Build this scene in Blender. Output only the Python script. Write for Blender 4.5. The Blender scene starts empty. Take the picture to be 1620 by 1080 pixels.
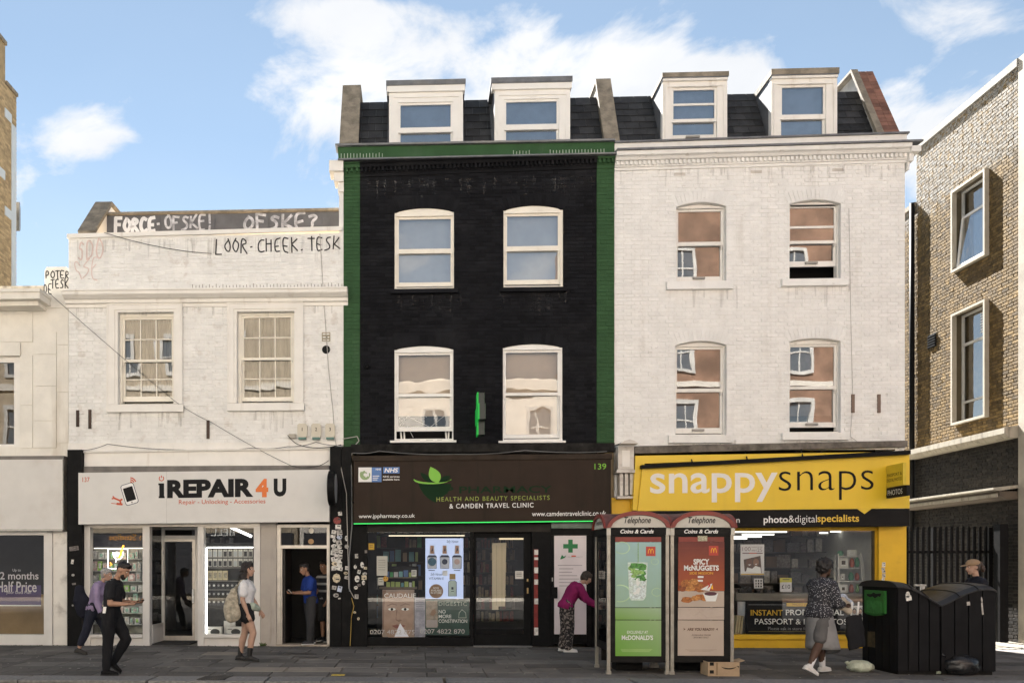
import bpy, math, random
import numpy as np
from mathutils import Vector, Matrix, noise
R = math.radians
random.seed(7); np.random.seed(7)
SC = bpy.context.scene
COL = SC.collection

# ---------------------------------------------------------------- camera, sky, sun, exposure
F_PX, PPX, PPY = 1347.0, 606.0, 895.0          # focal length and principal point of the 1620 px wide photograph
CAM = Vector((0, -17.5, 1.65)); YAW = R(2.3)
cd = bpy.data.cameras.new('camera'); cam = bpy.data.objects.new('camera', cd); COL.objects.link(cam)
cam.location = CAM; cam.rotation_euler = (R(90), 0, YAW)
cd.sensor_width = 36; cd.lens = F_PX / 1620 * 36
cd.shift_x = (810 - PPX) / 1620; cd.shift_y = (PPY - 540) / 1620
cd.clip_start = .1; cd.clip_end = 2000
SC.camera = cam
FWD = Vector((-math.sin(YAW), math.cos(YAW), 0)); RGT = Vector((math.cos(YAW), math.sin(YAW), 0)); UP = Vector((0, 0, 1))

SUN_AZ, SUN_EL = R(-12), R(45)                  # azimuth from +Y (behind the houses), towards -X
SKY_STRENGTH = .05
SUN_POWER = 5.0
EXPOSURE = 2.85
CLOUD = 2.85

def setup_world():
    w = bpy.data.worlds.new('World'); SC.world = w; w.use_nodes = True
    nt = w.node_tree; nt.nodes.clear(); N = nt.nodes.new; L = nt.links.new
    out = N('ShaderNodeOutputWorld'); bg = N('ShaderNodeBackground'); bg.inputs[1].default_value = SKY_STRENGTH
    sky = N('ShaderNodeTexSky'); sky.sky_type = 'NISHITA'; sky.sun_disc = False
    sky.sun_elevation = SUN_EL; sky.sun_rotation = SUN_AZ
    sky.air_density = .62; sky.dust_density = 0; sky.ozone_density = 2; sky.altitude = 200
    tc = N('ShaderNodeTexCoord')
    def math_(op, a, b=None, clamp=False):
        n = N('ShaderNodeMath'); n.operation = op; n.use_clamp = clamp
        for i, v in enumerate((a, b)):
            if v is None: continue
            if isinstance(v, (int, float)): n.inputs[i].default_value = v
            else: L(v, n.inputs[i])
        return n.outputs[0]
    def dot(vec):
        n = N('ShaderNodeVectorMath'); n.operation = 'DOT_PRODUCT'; L(tc.outputs['Generated'], n.inputs[0]); n.inputs[1].default_value = vec
        return n.outputs['Value']
    # cloud noise on the sky sphere, a little flattened
    mp = N('ShaderNodeMapping'); L(tc.outputs['Generated'], mp.inputs[0]); mp.inputs['Scale'].default_value = (1, 1, 1.7)
    n1 = N('ShaderNodeTexNoise'); L(mp.outputs[0], n1.inputs['Vector']); n1.inputs['Scale'].default_value = 6.5; n1.inputs['Detail'].default_value = 14; n1.inputs['Roughness'].default_value = .60; n1.inputs['Distortion'].default_value = .35
    n2 = N('ShaderNodeTexNoise'); L(mp.outputs[0], n2.inputs['Vector']); n2.inputs['Scale'].default_value = 1.7; n2.inputs['Detail'].default_value = 3
    f = math_('MAXIMUM', dot(tuple(FWD)), .05)
    u = math_('DIVIDE', dot(tuple(RGT)), f); v = math_('DIVIDE', dot((0, 0, 1)), f)
    # cloud banks: centre and half size on the sky (tangents of bearing and height), weight
    banks = [(760, 120, 250, 105, .8), (940, 150, 230, 75, .75), (640, 90, 130, 50, .45), (135, 208, 82, 48, .98), (520, 20, 140, 35, .38), (1440, 230, 90, 95, .7),
             (1560, 25, 130, 40, .45), (530, 195, 50, 30, .4), (1120, 120, 130, 60, .5), (700, 20, 200, 30, .3), (1390, 170, 110, 40, .35), (1640, 300, 200, 120, .5)]
    tot = None
    for (px, py, rx, ry, wgt) in banks:
        du = math_('DIVIDE', math_('SUBTRACT', u, (px - PPX) / F_PX), rx / F_PX)
        dv = math_('DIVIDE', math_('SUBTRACT', v, (PPY - py) / F_PX), ry / F_PX)
        r2 = math_('ADD', math_('MULTIPLY', du, du), math_('MULTIPLY', dv, dv))
        g = math_('MULTIPLY', math_('POWER', 2.718, math_('MULTIPLY', r2, -.9)), wgt)
        tot = g if tot is None else math_('ADD', tot, g)
    front = math_('GREATER_THAN', dot(tuple(FWD)), .25)
    tot = math_('MULTIPLY', math_('MINIMUM', tot, .85), front)
    rest = math_('MULTIPLY', math_('SUBTRACT', n2.outputs['Fac'], .42), math_('SUBTRACT', 1.0, front))
    dens = math_('ADD', math_('ADD', tot, math_('MULTIPLY', rest, 1.6)), math_('MULTIPLY', math_('SUBTRACT', n1.outputs['Fac'], .5), 2.9))
    mr = N('ShaderNodeMapRange'); mr.interpolation_type = 'SMOOTHSTEP'; L(dens, mr.inputs[0]); mr.inputs[1].default_value = .20; mr.inputs[2].default_value = .80; mr.inputs[4].default_value = .96
    # cloud body: bright tops, greyer bases by its own fine noise
    n3 = N('ShaderNodeTexNoise'); L(mp.outputs[0], n3.inputs['Vector']); n3.inputs['Scale'].default_value = 9; n3.inputs['Detail'].default_value = 6
    cr = N('ShaderNodeMix'); cr.data_type = 'RGBA'; L(n3.outputs['Fac'], cr.inputs[0])
    cr.inputs[6].default_value = (CLOUD * .80, CLOUD * .83, CLOUD * .88, 1); cr.inputs[7].default_value = (CLOUD * 1.14, CLOUD * 1.13, CLOUD * 1.12, 1)
    hz = math_('MAXIMUM', math_('SUBTRACT', .50, math_('MULTIPLY', dot((0, 0, 1)), .9)), .10)
    veil = math_('MAXIMUM', mr.outputs[0], hz)      # thin high haze over the blue
    mx = N('ShaderNodeMix'); mx.data_type = 'RGBA'; L(veil, mx.inputs[0]); sk = N('ShaderNodeVectorMath'); sk.operation = 'MULTIPLY'; sk.inputs[1].default_value = (.86, .76, .575); L(sky.outputs[0], sk.inputs[0]); L(sk.outputs[0], mx.inputs[6]); L(cr.outputs[2], mx.inputs[7])
    L(mx.outputs[2], bg.inputs[0]); L(bg.outputs[0], out.inputs[0])
setup_world()
sl = bpy.data.lights.new('sun', 'SUN'); sl.energy = SUN_POWER; sl.angle = R(.53); sl.color = (1, .965, .92)
so = bpy.data.objects.new('sun', sl); COL.objects.link(so); so.location = (-10, 30, 40)
sdir = Vector((math.sin(SUN_AZ) * math.cos(SUN_EL), math.cos(SUN_AZ) * math.cos(SUN_EL), math.sin(SUN_EL)))
so.rotation_euler = sdir.to_track_quat('Z', 'Y').to_euler()
SC.view_settings.view_transform = 'Standard'; SC.view_settings.look = 'None'; SC.view_settings.gamma = 1
SC.view_settings.use_curve_mapping = False; SC.view_settings.exposure = EXPOSURE
SC.render.engine = 'CYCLES'
cy = SC.cycles; cy.use_denoising = True; cy.max_bounces = 7; cy.diffuse_bounces = 4; cy.glossy_bounces = 4; cy.transparent_max_bounces = 24
cy.caustics_reflective = False; cy.caustics_refractive = False; cy.sample_clamp_indirect = 6

# ---------------------------------------------------------------- photo pixel -> point on a plane of the place
def P(px, py, Y=0.0):
    d = FWD + RGT * ((px - PPX) / F_PX) + UP * ((PPY - py) / F_PX)
    return CAM + d * ((Y - CAM.y) / d.y)
def G(px, py, z=0.0):
    d = FWD + RGT * ((px - PPX) / F_PX) + UP * ((PPY - py) / F_PX)
    return CAM + d * ((z - CAM.z) / d.z)
def PXW(px, py, X):
    d = FWD + RGT * ((px - PPX) / F_PX) + UP * ((PPY - py) / F_PX)
    return CAM + d * ((X - CAM.x) / d.x)
def fx(px, Y=0.0): return P(px, 600, Y).x
def fz(py, px=800, Y=0.0): return P(px, py, Y).z

# ---------------------------------------------------------------- mesh building
def woff(o):
    v = Vector((0, 0, 0))
    while o is not None: v = v + o.location; o = o.parent
    return v
class MB:
    def __init__(s): s.v = []; s.f = []; s.m = []
    def add(s, vs, fs, m=0):
        b = len(s.v); s.v.extend(tuple(p) for p in vs)
        for f in fs: s.f.append(tuple(b + i for i in f)); s.m.append(m)
        return s
    def box(s, x0, x1, y0, y1, z0, z1, m=0):
        if x1 < x0: x0, x1 = x1, x0
        if y1 < y0: y0, y1 = y1, y0
        if z1 < z0: z0, z1 = z1, z0
        return s.add([(x0,y0,z0),(x1,y0,z0),(x1,y1,z0),(x0,y1,z0),(x0,y0,z1),(x1,y0,z1),(x1,y1,z1),(x0,y1,z1)],
              [(0,3,2,1),(4,5,6,7),(0,1,5,4),(1,2,6,5),(2,3,7,6),(3,0,4,7)], m)
    def quad(s, a, b, c, d, m=0): return s.add([a, b, c, d], [(0, 1, 2, 3)], m)
    def prism(s, pts, y0, y1, m=0, axis='Y'):
        """polygon in (x,z), extruded along Y (axis X: polygon in (y,z), along X; axis Z: polygon in (x,y))"""
        n = len(pts)
        if axis == 'Y': a = [(p[0], y0, p[1]) for p in pts]; b = [(p[0], y1, p[1]) for p in pts]
        elif axis == 'X': a = [(y0, p[0], p[1]) for p in pts]; b = [(y1, p[0], p[1]) for p in pts]
        else: a = [(p[0], p[1], y0) for p in pts]; b = [(p[0], p[1], y1) for p in pts]
        return s.add(a + b, [tuple(range(n)), tuple(range(2*n-1, n-1, -1))] + [(i, i+n, (i+1) % n + n, (i+1) % n) for i in range(n)], m)
    def ring(s, x0, x1, z0, z1, l, r, t, b, y0, y1, m=0):
        s.box(x0, x0+l, y0, y1, z0, z1, m); s.box(x1-r, x1, y0, y1, z0, z1, m)
        s.box(x0+l, x1-r, y0, y1, z1-t, z1, m); s.box(x0+l, x1-r, y0, y1, z0, z0+b, m); return s
    def bar(s, a, b, w, h=None, m=0, up=(0, 0, 1)):
        a = Vector(a); b = Vector(b); h = h or w; t = (b - a).normalized(); up = Vector(up)
        if abs(t.dot(up)) > .95: up = Vector((0, 1, 0))
        sd = t.cross(up).normalized(); u2 = sd.cross(t)
        c = [p + sd * (i * w / 2) + u2 * (j * h / 2) for p in (a, b) for i, j in ((-1,-1),(1,-1),(1,1),(-1,1))]
        return s.add(c, [(0,1,2,3),(7,6,5,4),(0,4,5,1),(1,5,6,2),(2,6,7,3),(3,7,4,0)], m)
    def tube(s, pts, r, n=6, m=0):
        pts = [Vector(p) for p in pts]; rs = r if isinstance(r, (list, tuple)) else [r] * len(pts)
        rings = []; up = Vector((.13, .21, .97)).normalized()
        for i, p in enumerate(pts):
            t = (pts[min(i+1, len(pts)-1)] - pts[max(i-1, 0)])
            t = t.normalized() if t.length > 1e-9 else Vector((0, 0, 1))
            a = t.cross(up)
            if a.length < .05: a = t.cross(Vector((1, 0, 0)))
            a.normalize(); b = t.cross(a)
            rings.append([p + (a * math.cos(k*2*math.pi/n) + b * math.sin(k*2*math.pi/n)) * rs[i] for k in range(n)])
        return s.loft(rings, m)
    def loft(s, rings, m=0, cap=True):
        n = len(rings[0]); vs = [p for r in rings for p in r]
        fs = [(i*n+k, i*n+(k+1) % n, (i+1)*n+(k+1) % n, (i+1)*n+k) for i in range(len(rings)-1) for k in range(n)]
        if cap: fs += [tuple(range(n-1, -1, -1)), tuple(range((len(rings)-1)*n, len(rings)*n))]
        return s.add(vs, fs, m)
    def lathe(s, c, prof, n=14, m=0):
        c = Vector(c)
        return s.loft([[c + Vector((r*math.cos(k*2*math.pi/n), r*math.sin(k*2*math.pi/n), z)) for k in range(n)] for r, z in prof], m)
    def ell(s, c, rx, ry, rz, n=12, k=8, m=0, rot=None):
        c = Vector(c); rr = []
        for i in range(k+1):
            a = math.pi * (i + .02) / (k + .04) ; z = -math.cos(a); q = math.sin(a)
            ring = [Vector((rx*q*math.cos(j*2*math.pi/n), ry*q*math.sin(j*2*math.pi/n), rz*z)) for j in range(n)]
            if rot is not None: ring = [rot @ p for p in ring]
            rr.append([c + p for p in ring])
        return s.loft(rr, m)
    def disc(s, c, rx, rz, y0, y1, n=20, m=0, a0=0, a1=360):
        pts = [(c[0] + rx*math.cos(R(a0+(a1-a0)*i/n)), c[1] + rz*math.sin(R(a0+(a1-a0)*i/n))) for i in range(n + (0 if a1-a0 >= 360 else 1))]
        return s.prism(pts, y0, y1, m)
    def sweep(s, prof, a, b, m=0):
        """profile [(out,z)] moved from point a to point b along the front (out = towards -Y)"""
        a = Vector(a); b = Vector(b)
        return s.loft([[p + Vector((0, -o, z)) for o, z in prof] for p in (a, b)], m)
    def mesh(s, name, mats, off=None, smooth=False, merge=False):
        me = bpy.data.meshes.new(name)
        v = s.v if off is None else [(x-off.x, y-off.y, z-off.z) for x, y, z in s.v]
        me.from_pydata(v, [], s.f)
        for mt in (mats if isinstance(mats, (list, tuple)) else [mats]): me.materials.append(mt)
        if any(s.m): me.polygons.foreach_set('material_index', s.m)
        if smooth: me.polygons.foreach_set('use_smooth', [True] * len(me.polygons))
        me.update(); return me
    def build(s, name, mats, parent=None, smooth=False, local=False, **props):
        off = None if (parent is None or local) else woff(parent)
        o = bpy.data.objects.new(name, s.mesh(name, mats, off, smooth)); COL.objects.link(o)
        if parent is not None: o.parent = parent
        for k, v in props.items(): o[k] = v
        return o
def thing(name, label, cat, loc=(0, 0, 0), group=None, rotz=0):
    o = bpy.data.objects.new(name, None); o.empty_display_size = .2; COL.objects.link(o); o.location = loc; o.rotation_euler = (0, 0, rotz)
    o['label'] = label; o['category'] = cat
    if group: o['group'] = group
    return o
def tag(o, label, cat, group=None):
    o['label'] = label; o['category'] = cat
    if group: o['group'] = group
    return o
def solo(mb, name, mats, label, cat, group=None, loc=None, smooth=False):
    """a thing that is one mesh, its origin at its base"""
    a = np.array(mb.v); c = Vector((float(a[:,0].mean()), float(a[:,1].mean()), float(a[:,2].min()))) if loc is None else Vector(loc)
    o = bpy.data.objects.new(name, mb.mesh(name, mats, c, smooth)); COL.objects.link(o); o.location = c
    return tag(o, label, cat, group)
def copy_tree(o, parent=None):
    c = o.copy(); COL.objects.link(c)
    if parent is not None: c.parent = parent
    for ch in list(o.children): copy_tree(ch, c)
    return c
def inst(me, name, loc, parent, rot=None):
    o = bpy.data.objects.new(name, me); COL.objects.link(o)
    o.location = Vector(loc) - (woff(parent) if parent else Vector((0, 0, 0)))
    if rot: o.rotation_euler = rot
    if parent: o.parent = parent
    return o

# ---------------------------------------------------------------- materials
MATS = {}
def M(name, col, rough=.6, metal=0, var=.12, vs=2.5, bump=0, bs=60, spec=.4, dirt=0, dcol=(.12, .1, .08), ds=1.2, streak=False,
      rnd=0, emit=0, ecol=None, thr=.52, soft=.18, high=None, coat=0, fine=0, fleck=0):
    if name in MATS: return MATS[name]
    m = bpy.data.materials.new(name); m.use_nodes = True; nt = m.node_tree; N = nt.nodes.new; L = nt.links.new
    b = nt.nodes['Principled BSDF']; b.inputs['Roughness'].default_value = rough; b.inputs['Metallic'].default_value = metal
    b.inputs['Specular IOR Level'].default_value = spec; b.inputs['Coat Weight'].default_value = coat
    geo = N('ShaderNodeNewGeometry'); cur = None
    def mixc(fac, a, c, mode='MIX'):
        n = N('ShaderNodeMix'); n.data_type = 'RGBA'; n.blend_type = mode
        if isinstance(fac, (int, float)): n.inputs[0].default_value = fac
        else: L(fac, n.inputs[0])
        for i, q in ((6, a), (7, c)):
            if isinstance(q, (tuple, list)): n.inputs[i].default_value = (q[0], q[1], q[2], 1)
            else: L(q, n.inputs[i])
        return n.outputs[2]
    def noise_(scale, detail=4, stretch=None, off=0):
        n = N('ShaderNodeTexNoise'); n.inputs['Scale'].default_value = scale; n.inputs['Detail'].default_value = detail; n.inputs['Roughness'].default_value = .6
        mp = N('ShaderNodeMapping'); L(geo.outputs['Position'], mp.inputs[0]); mp.inputs['Location'].default_value = (off, off*.7, off*1.3)
        if stretch: mp.inputs['Scale'].default_value = stretch
        L(mp.outputs[0], n.inputs['Vector']); return n.outputs['Fac']
    def rng(f, a, b2, lo=0, hi=1):
        n = N('ShaderNodeMapRange'); L(f, n.inputs[0]); n.inputs[1].default_value = a; n.inputs[2].default_value = b2; n.inputs[3].default_value = lo; n.inputs[4].default_value = hi; n.interpolation_type = 'SMOOTHSTEP'; return n.outputs[0]
    cur = tuple(col)
    if var: cur = mixc(rng(noise_(vs), .3, .7), tuple(c*(1-var) for c in col), tuple(min(1, c*(1+var)) for c in col))
    if rnd:
        oi = N('ShaderNodeObjectInfo'); ad = N('ShaderNodeMath'); ad.operation = 'ADD'; L(oi.outputs['Random'], ad.inputs[0]); L(geo.outputs['Random Per Island'], ad.inputs[1])
        fr = N('ShaderNodeMath'); fr.operation = 'FRACT'; L(ad.outputs[0], fr.inputs[0])
        cur = mixc(1.0, cur, mixc(fr.outputs[0], (1-rnd,)*3, (1+rnd,)*3), 'MULTIPLY')
    if fine: cur = mixc(1.0, cur, mixc(noise_(90, 2, off=3), (1-fine,)*3, (1+fine,)*3), 'MULTIPLY')
    if dirt:
        f = noise_(ds, 8, (2.2, 2.2, .28) if streak else None, 5.3)
        f2 = N('ShaderNodeMath'); f2.operation = 'MULTIPLY'; L(rng(f, thr, thr+soft), f2.inputs[0]); f2.inputs[1].default_value = dirt
        cur = mixc(f2.outputs[0], cur, tuple(dcol))
    if fleck:      # small chips and open joints where old paint has come away, flattened along the courses
        f = rng(noise_(7.5, 6, (1, 1, 4.2), 12), .63, .68, 0, fleck); cur = mixc(f, cur, (.36, .30, .255))
    if high:        # a pale crust on the masonry above some height, its lower edge uneven: (z, colour, strength)
        sp = N('ShaderNodeSeparateXYZ'); L(geo.outputs['Position'], sp.inputs[0])
        ad = N('ShaderNodeMath'); ad.operation = 'MULTIPLY_ADD'; L(noise_(2.2, 8, off=9), ad.inputs[0]); ad.inputs[1].default_value = 2.6; L(sp.outputs[2], ad.inputs[2])
        f = rng(ad.outputs[0], high[0] + 1.1, high[0] + 1.6, 0, high[2])
        g = N('ShaderNodeMath'); g.operation = 'MULTIPLY'; L(f, g.inputs[0]); L(rng(noise_(9, 5, off=2), .34, .6), g.inputs[1])
        cur = mixc(g.outputs[0], cur, high[1])
    if isinstance(cur, tuple): b.inputs['Base Color'].default_value = (*cur, 1)
    else: L(cur, b.inputs['Base Color'])
    if bump:
        bp = N('ShaderNodeBump'); bp.inputs['Strength'].default_value = bump; bp.inputs['Distance'].default_value = .01
        L(noise_(bs, 5, off=1.7), bp.inputs['Height']); L(bp.outputs[0], b.inputs['Normal'])
    if emit:
        b.inputs['Emission Color'].default_value = (*(ecol or col), 1); b.inputs['Emission Strength'].default_value = emit
    MATS[name] = m; return m
def glass(name, refl=.12, tint=(.85, .9, .9), rough=0.0, wave=0.0, ws=1.5):
    """clear window glass: a mirror share that grows at grazing angles over a see-through rest"""
    if name in MATS: return MATS[name]
    m = bpy.data.materials.new(name); m.use_nodes = True; nt = m.node_tree; nt.nodes.clear(); N = nt.nodes.new; L = nt.links.new
    out = N('ShaderNodeOutputMaterial'); mx = N('ShaderNodeMixShader'); tr = N('ShaderNodeBsdfTransparent'); gl = N('ShaderNodeBsdfGlossy'); lw = N('ShaderNodeLayerWeight')
    lw.inputs['Blend'].default_value = .25; tr.inputs[0].default_value = (*tint, 1); gl.inputs['Roughness'].default_value = rough
    mr = N('ShaderNodeMapRange'); L(lw.outputs['Facing'], mr.inputs[0]); mr.inputs[3].default_value = refl; mr.inputs[4].default_value = min(1, refl + .6)
    if wave:
        n = N('ShaderNodeTexNoise'); g = N('ShaderNodeNewGeometry'); L(g.outputs['Position'], n.inputs['Vector']); n.inputs['Scale'].default_value = ws; n.inputs['Detail'].default_value = 1
        bp = N('ShaderNodeBump'); bp.inputs['Strength'].default_value = wave; bp.inputs['Distance'].default_value = .1; L(n.outputs['Fac'], bp.inputs['Height']); L(bp.outputs[0], gl.inputs['Normal'])
    L(mr.outputs[0], mx.inputs[0]); L(tr.outputs[0], mx.inputs[1]); L(gl.outputs[0], mx.inputs[2]); L(mx.outputs[0], out.inputs[0])
    MATS[name] = m; return m
LAMP = .13          # lamp strength for this exposure
def lamp(name, col, s): s *= LAMP; return M(name, col, emit=s, var=0, ecol=col)

white_paint = M('white_painted_brick', (.785, .772, .745), .62, fleck=.4, var=.05, bump=.35, bs=45, dirt=.28, dcol=(.45, .40, .34), ds=1.6, streak=True, thr=.56, soft=.2, rnd=.03)
old_white = M('peeling_white_paint', (.785, .772, .742), .65, fleck=.45, var=.06, bump=.5, bs=35, dirt=.34, dcol=(.46, .39, .33), ds=3.2, thr=.58, soft=.10, rnd=.04)
cream_wall = M('cream_render', (.77, .735, .665), .65, var=.06, bump=.2, bs=30, dirt=.4, dcol=(.42, .34, .24), ds=.9, streak=True, thr=.55)
black_paint = M('black_painted_brick', (.0095, .0098, .0118), .85, spec=.12, var=.15, bump=.5, bs=45, rnd=.35, dirt=.3, dcol=(.028, .028, .030), thr=.5)
green_paint = M('green_painted_brick', (.037, .088, .038), .8, spec=.15, var=.1, bump=.3, bs=45, rnd=.05, dirt=.25, dcol=(.10, .16, .10), thr=.55, streak=True)
trim_white = M('white_trim_paint', (.80, .77, .72), .5, var=.04, dirt=.35, dcol=(.45, .38, .3), ds=2.5, streak=True, thr=.56)
upvc = M('white_window_paint', (.82, .80, .76), .4, var=.03, dirt=.2, dcol=(.5, .45, .38), ds=3, thr=.56)
cream_frame = M('cream_window_paint', (.83, .78, .68), .45, var=.04, dirt=.25, dcol=(.5, .42, .3), ds=3, thr=.55)
lead = M('lead_flashing', (.16, .165, .175), .55, .3, var=.2, vs=4, bump=.3, bs=12, dirt=.4, dcol=(.30, .29, .26), thr=.5)
stone = M('weathered_coping', (.25, .215, .165), .85, var=.25, vs=5, bump=.6, bs=25, dirt=.6, dcol=(.10, .09, .07), ds=3)
slate = M('roof_slate', (.036, .037, .039), .7, spec=.25, var=.2, vs=6, bump=.4, bs=30, rnd=.35)
dark = M('dark_room', (.012, .011, .010), .9, var=0)
room = M('shop_room_wall', (.03, .027, .024), .8, var=.1)
stock_brick = M('yellow_stock_brick', (.150, .098, .035), .85, var=.28, vs=7, bump=.8, bs=50, rnd=.42, dirt=.45, dcol=(.13, .095, .055), ds=2.2, thr=.5, high=(10.7, (.27, .265, .25), .75))
dark_brick = M('dark_glazed_brick', (.022, .019, .016), .7, spec=.15, var=.3, vs=6, bump=.4, bs=40, rnd=.4)
tan_brick = M('tan_brick', (.42, .32, .19), .85, var=.15, vs=4, rnd=.25, bump=.4)
red_brick = M('red_brick', (.40, .14, .065), .85, var=.2, vs=5, rnd=.3, bump=.4)
mortar = M('mortar', (.085, .066, .038), .9, var=.15, high=(10.7, (.26, .255, .24), .6))
dark_mortar = M('dark_mortar', (.045, .041, .035), .9, spec=.1)
slab_m = M('paving_slab', (.128, .119, .109), .85, spec=.2, var=.18, vs=1.3, bump=.4, bs=80, rnd=.32, dirt=.5, dcol=(.05, .047, .044), ds=1.6, thr=.52, fine=.15)
slab_pale = M('pale_paving_slab', (.23, .20, .165), .8, var=.12, vs=2, bump=.3, bs=80, dirt=.3, dcol=(.1, .09, .08), ds=2)
kerb_m = M('granite_kerb', (.17, .165, .16), .75, var=.2, vs=20, bump=.3, bs=90, rnd=.12)
asphalt = M('asphalt', (.055, .054, .053), .85, var=.2, vs=3, bump=.6, bs=120)
black_gloss = M('black_gloss_paint', (.007, .007, .0075), .55, spec=.09, var=.2, vs=8, dirt=.15, dcol=(.035, .032, .03), ds=4)
black_plastic = M('black_bin_plastic', (.008, .008, .009), .6, spec=.12, var=.2, vs=5, bump=.15, bs=70, dirt=.2, dcol=(.03, .028, .026), ds=3, streak=True)
metal_grey = M('galvanised_steel', (.36, .35, .33), .45, .6, var=.15, vs=9)
cable_m = M('black_cable', (.015, .014, .013), .6, var=0)
cable_w = M('grey_cable', (.42, .40, .37), .6, var=0)
white_print = M('white_print', (.78, .77, .75), .5, var=0)
black_print = M('black_print', (.010, .010, .010), .6, var=0, spec=.15)
glass_up = glass('sash_glass', .10, (.9, .9, .9), wave=.02, ws=2.2)
glass_sky = glass('dormer_glass', .38, (.7, .78, .86), wave=.05)
def stain_mat(name, col, a):
    m = M(name, col, .8, var=0); nt = m.node_tree; b = nt.nodes['Principled BSDF']; N = nt.nodes.new; L = nt.links.new
    g = N('ShaderNodeNewGeometry'); mp = N('ShaderNodeMapping'); L(g.outputs['Position'], mp.inputs[0]); mp.inputs['Scale'].default_value = (22, 22, 1.6); n = N('ShaderNodeTexNoise'); n.inputs['Scale'].default_value = 1; n.inputs['Detail'].default_value = 5; L(mp.outputs[0], n.inputs['Vector'])
    r = N('ShaderNodeMapRange'); L(n.outputs['Fac'], r.inputs[0]); r.inputs[1].default_value = .42; r.inputs[2].default_value = .72; r.inputs[4].default_value = a; L(r.outputs[0], b.inputs['Alpha']); return m
glass_shop = glass('shop_glass', .045, (.93, .95, .94))
# ---------------------------------------------------------------- the setting: road, pavement, kerb
def struct(o, **kw): o['kind'] = 'structure'; return o
rm = MB(); rm.quad((-160, -160, -.13), (160, -160, -.13), (160, 160, -.13), (-160, 160, -.13)); struct(rm.build('road', asphalt))
struct(MB().box(-60, 60, -21.9, -17.2, -.3, 0).build('far_pavement', M('far_paving', (.16, .15, .14), .85, var=.1)))
KY = -4.83
pv = MB(); pv.box(-30, 30, KY, 14, -.30, -.035); pavement = struct(pv.build('pavement', mortar))
pale_at = [G(404, 1061), G(534, 1060), G(372, 1035)]
slab_meshes = {}
def slab_mesh(w, d, k, mat):
    key = (round(w, 3), round(d, 3), k, mat.name)
    if key not in slab_meshes:
        rr = random.Random(str(key)); mb = MB(); e = .008
        j = [(rr.uniform(-.002, .002)) for _ in range(4)]
        mb.add([(-w/2, -d/2, -.04), (w/2, -d/2, -.04), (w/2, d/2, -.04), (-w/2, d/2, -.04),
                (-w/2, -d/2, -e), (w/2, -d/2, -e), (w/2, d/2, -e), (-w/2, d/2, -e),
                (-w/2+e, -d/2+e, j[0]), (w/2-e, -d/2+e, j[1]), (w/2-e, d/2-e, j[2]), (-w/2+e, d/2-e, j[3])],
               [(0,1,5,4), (1,2,6,5), (2,3,7,6), (3,0,4,7), (4,5,9,8), (5,6,10,9), (6,7,11,10), (7,4,8,11), (8,9,10,11)])
        slab_meshes[key] = mb.mesh('paving_slab', mat)
    return slab_meshes[key]
rows = [.62, .58, .62, .60, .58, .62, .60, .58]
y = -.01
for ri, d in enumerate(rows):
    x = -10.2 - (ri % 2) * .45
    while x < 14.5:
        w = random.choice((.75, .9, .9, .6)); cx, cyy = x + w/2, y - d/2
        pale = any(abs(p.x - cx) < w/2 and abs(p.y - cyy) < d/2 for p in pale_at)
        inst(slab_mesh(w-.012, d-.012, random.randrange(3), slab_pale if pale else slab_m), 'paving_slab', (cx, cyy, random.uniform(-.002, .002)), pavement)
        x += w
    y -= d
# lane between the white house and the brown brick building: pale concrete
ln = MB(); ln.box(9.9, 13.0, 0, 13, -.2, -.004); struct(ln.build('lane_ground', M('pale_concrete', (.36, .33, .27), .85, var=.2, vs=2, bump=.3, bs=60, dirt=.4, dcol=(.16, .14, .11))))
kerb = struct(MB().box(-30, 30, KY-.55, KY-.002, -.3, -.04).build('kerb', mortar))
x = -10.4
while x < 12:
    w = random.uniform(.82, .98)
    inst(slab_mesh(round(w, 1)-.01, .52, random.randrange(2), kerb_m), 'kerb_stone', (x + w/2, KY-.275, .002), kerb); x += round(w, 1)
# moss and grit in the joint between wall and pavement
gr = MB()
for i in range(420):
    px = random.uniform(-8.5, 10); s = random.uniform(.004, .014); gy = -random.random()**3*.25 - .01
    gr.box(px-s, px+s, gy-s, gy+s*.6, -.002, s*random.uniform(.4, .9))
for i in range(260):
    px = random.uniform(-8.5, 10); s = random.uniform(.004, .012); gy = random.uniform(-5.2, -.2)
    gr.box(px-s, px+s, gy-s, gy+s*.6, -.001, s*.5, 1)
for i in range(230):
    gx, gy = random.uniform(-8.5, 10), random.uniform(-4.7, -.3); r_ = random.uniform(.010, .024); gr.prism([(gx+r_*math.cos(a)*random.uniform(.8, 1.2), gy+r_*math.sin(a)) for a in [i*6.283/7 for i in range(7)]], .001, .0052, random.choice((1, 2, 2)), axis='Z')
o = gr.build('grit', [M('grit', (.10, .09, .07), .9), M('pale_litter', (.24, .225, .20), .8), M('trodden_gum', (.05, .047, .045), .8)]); o['kind'] = 'stuff'

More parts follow.
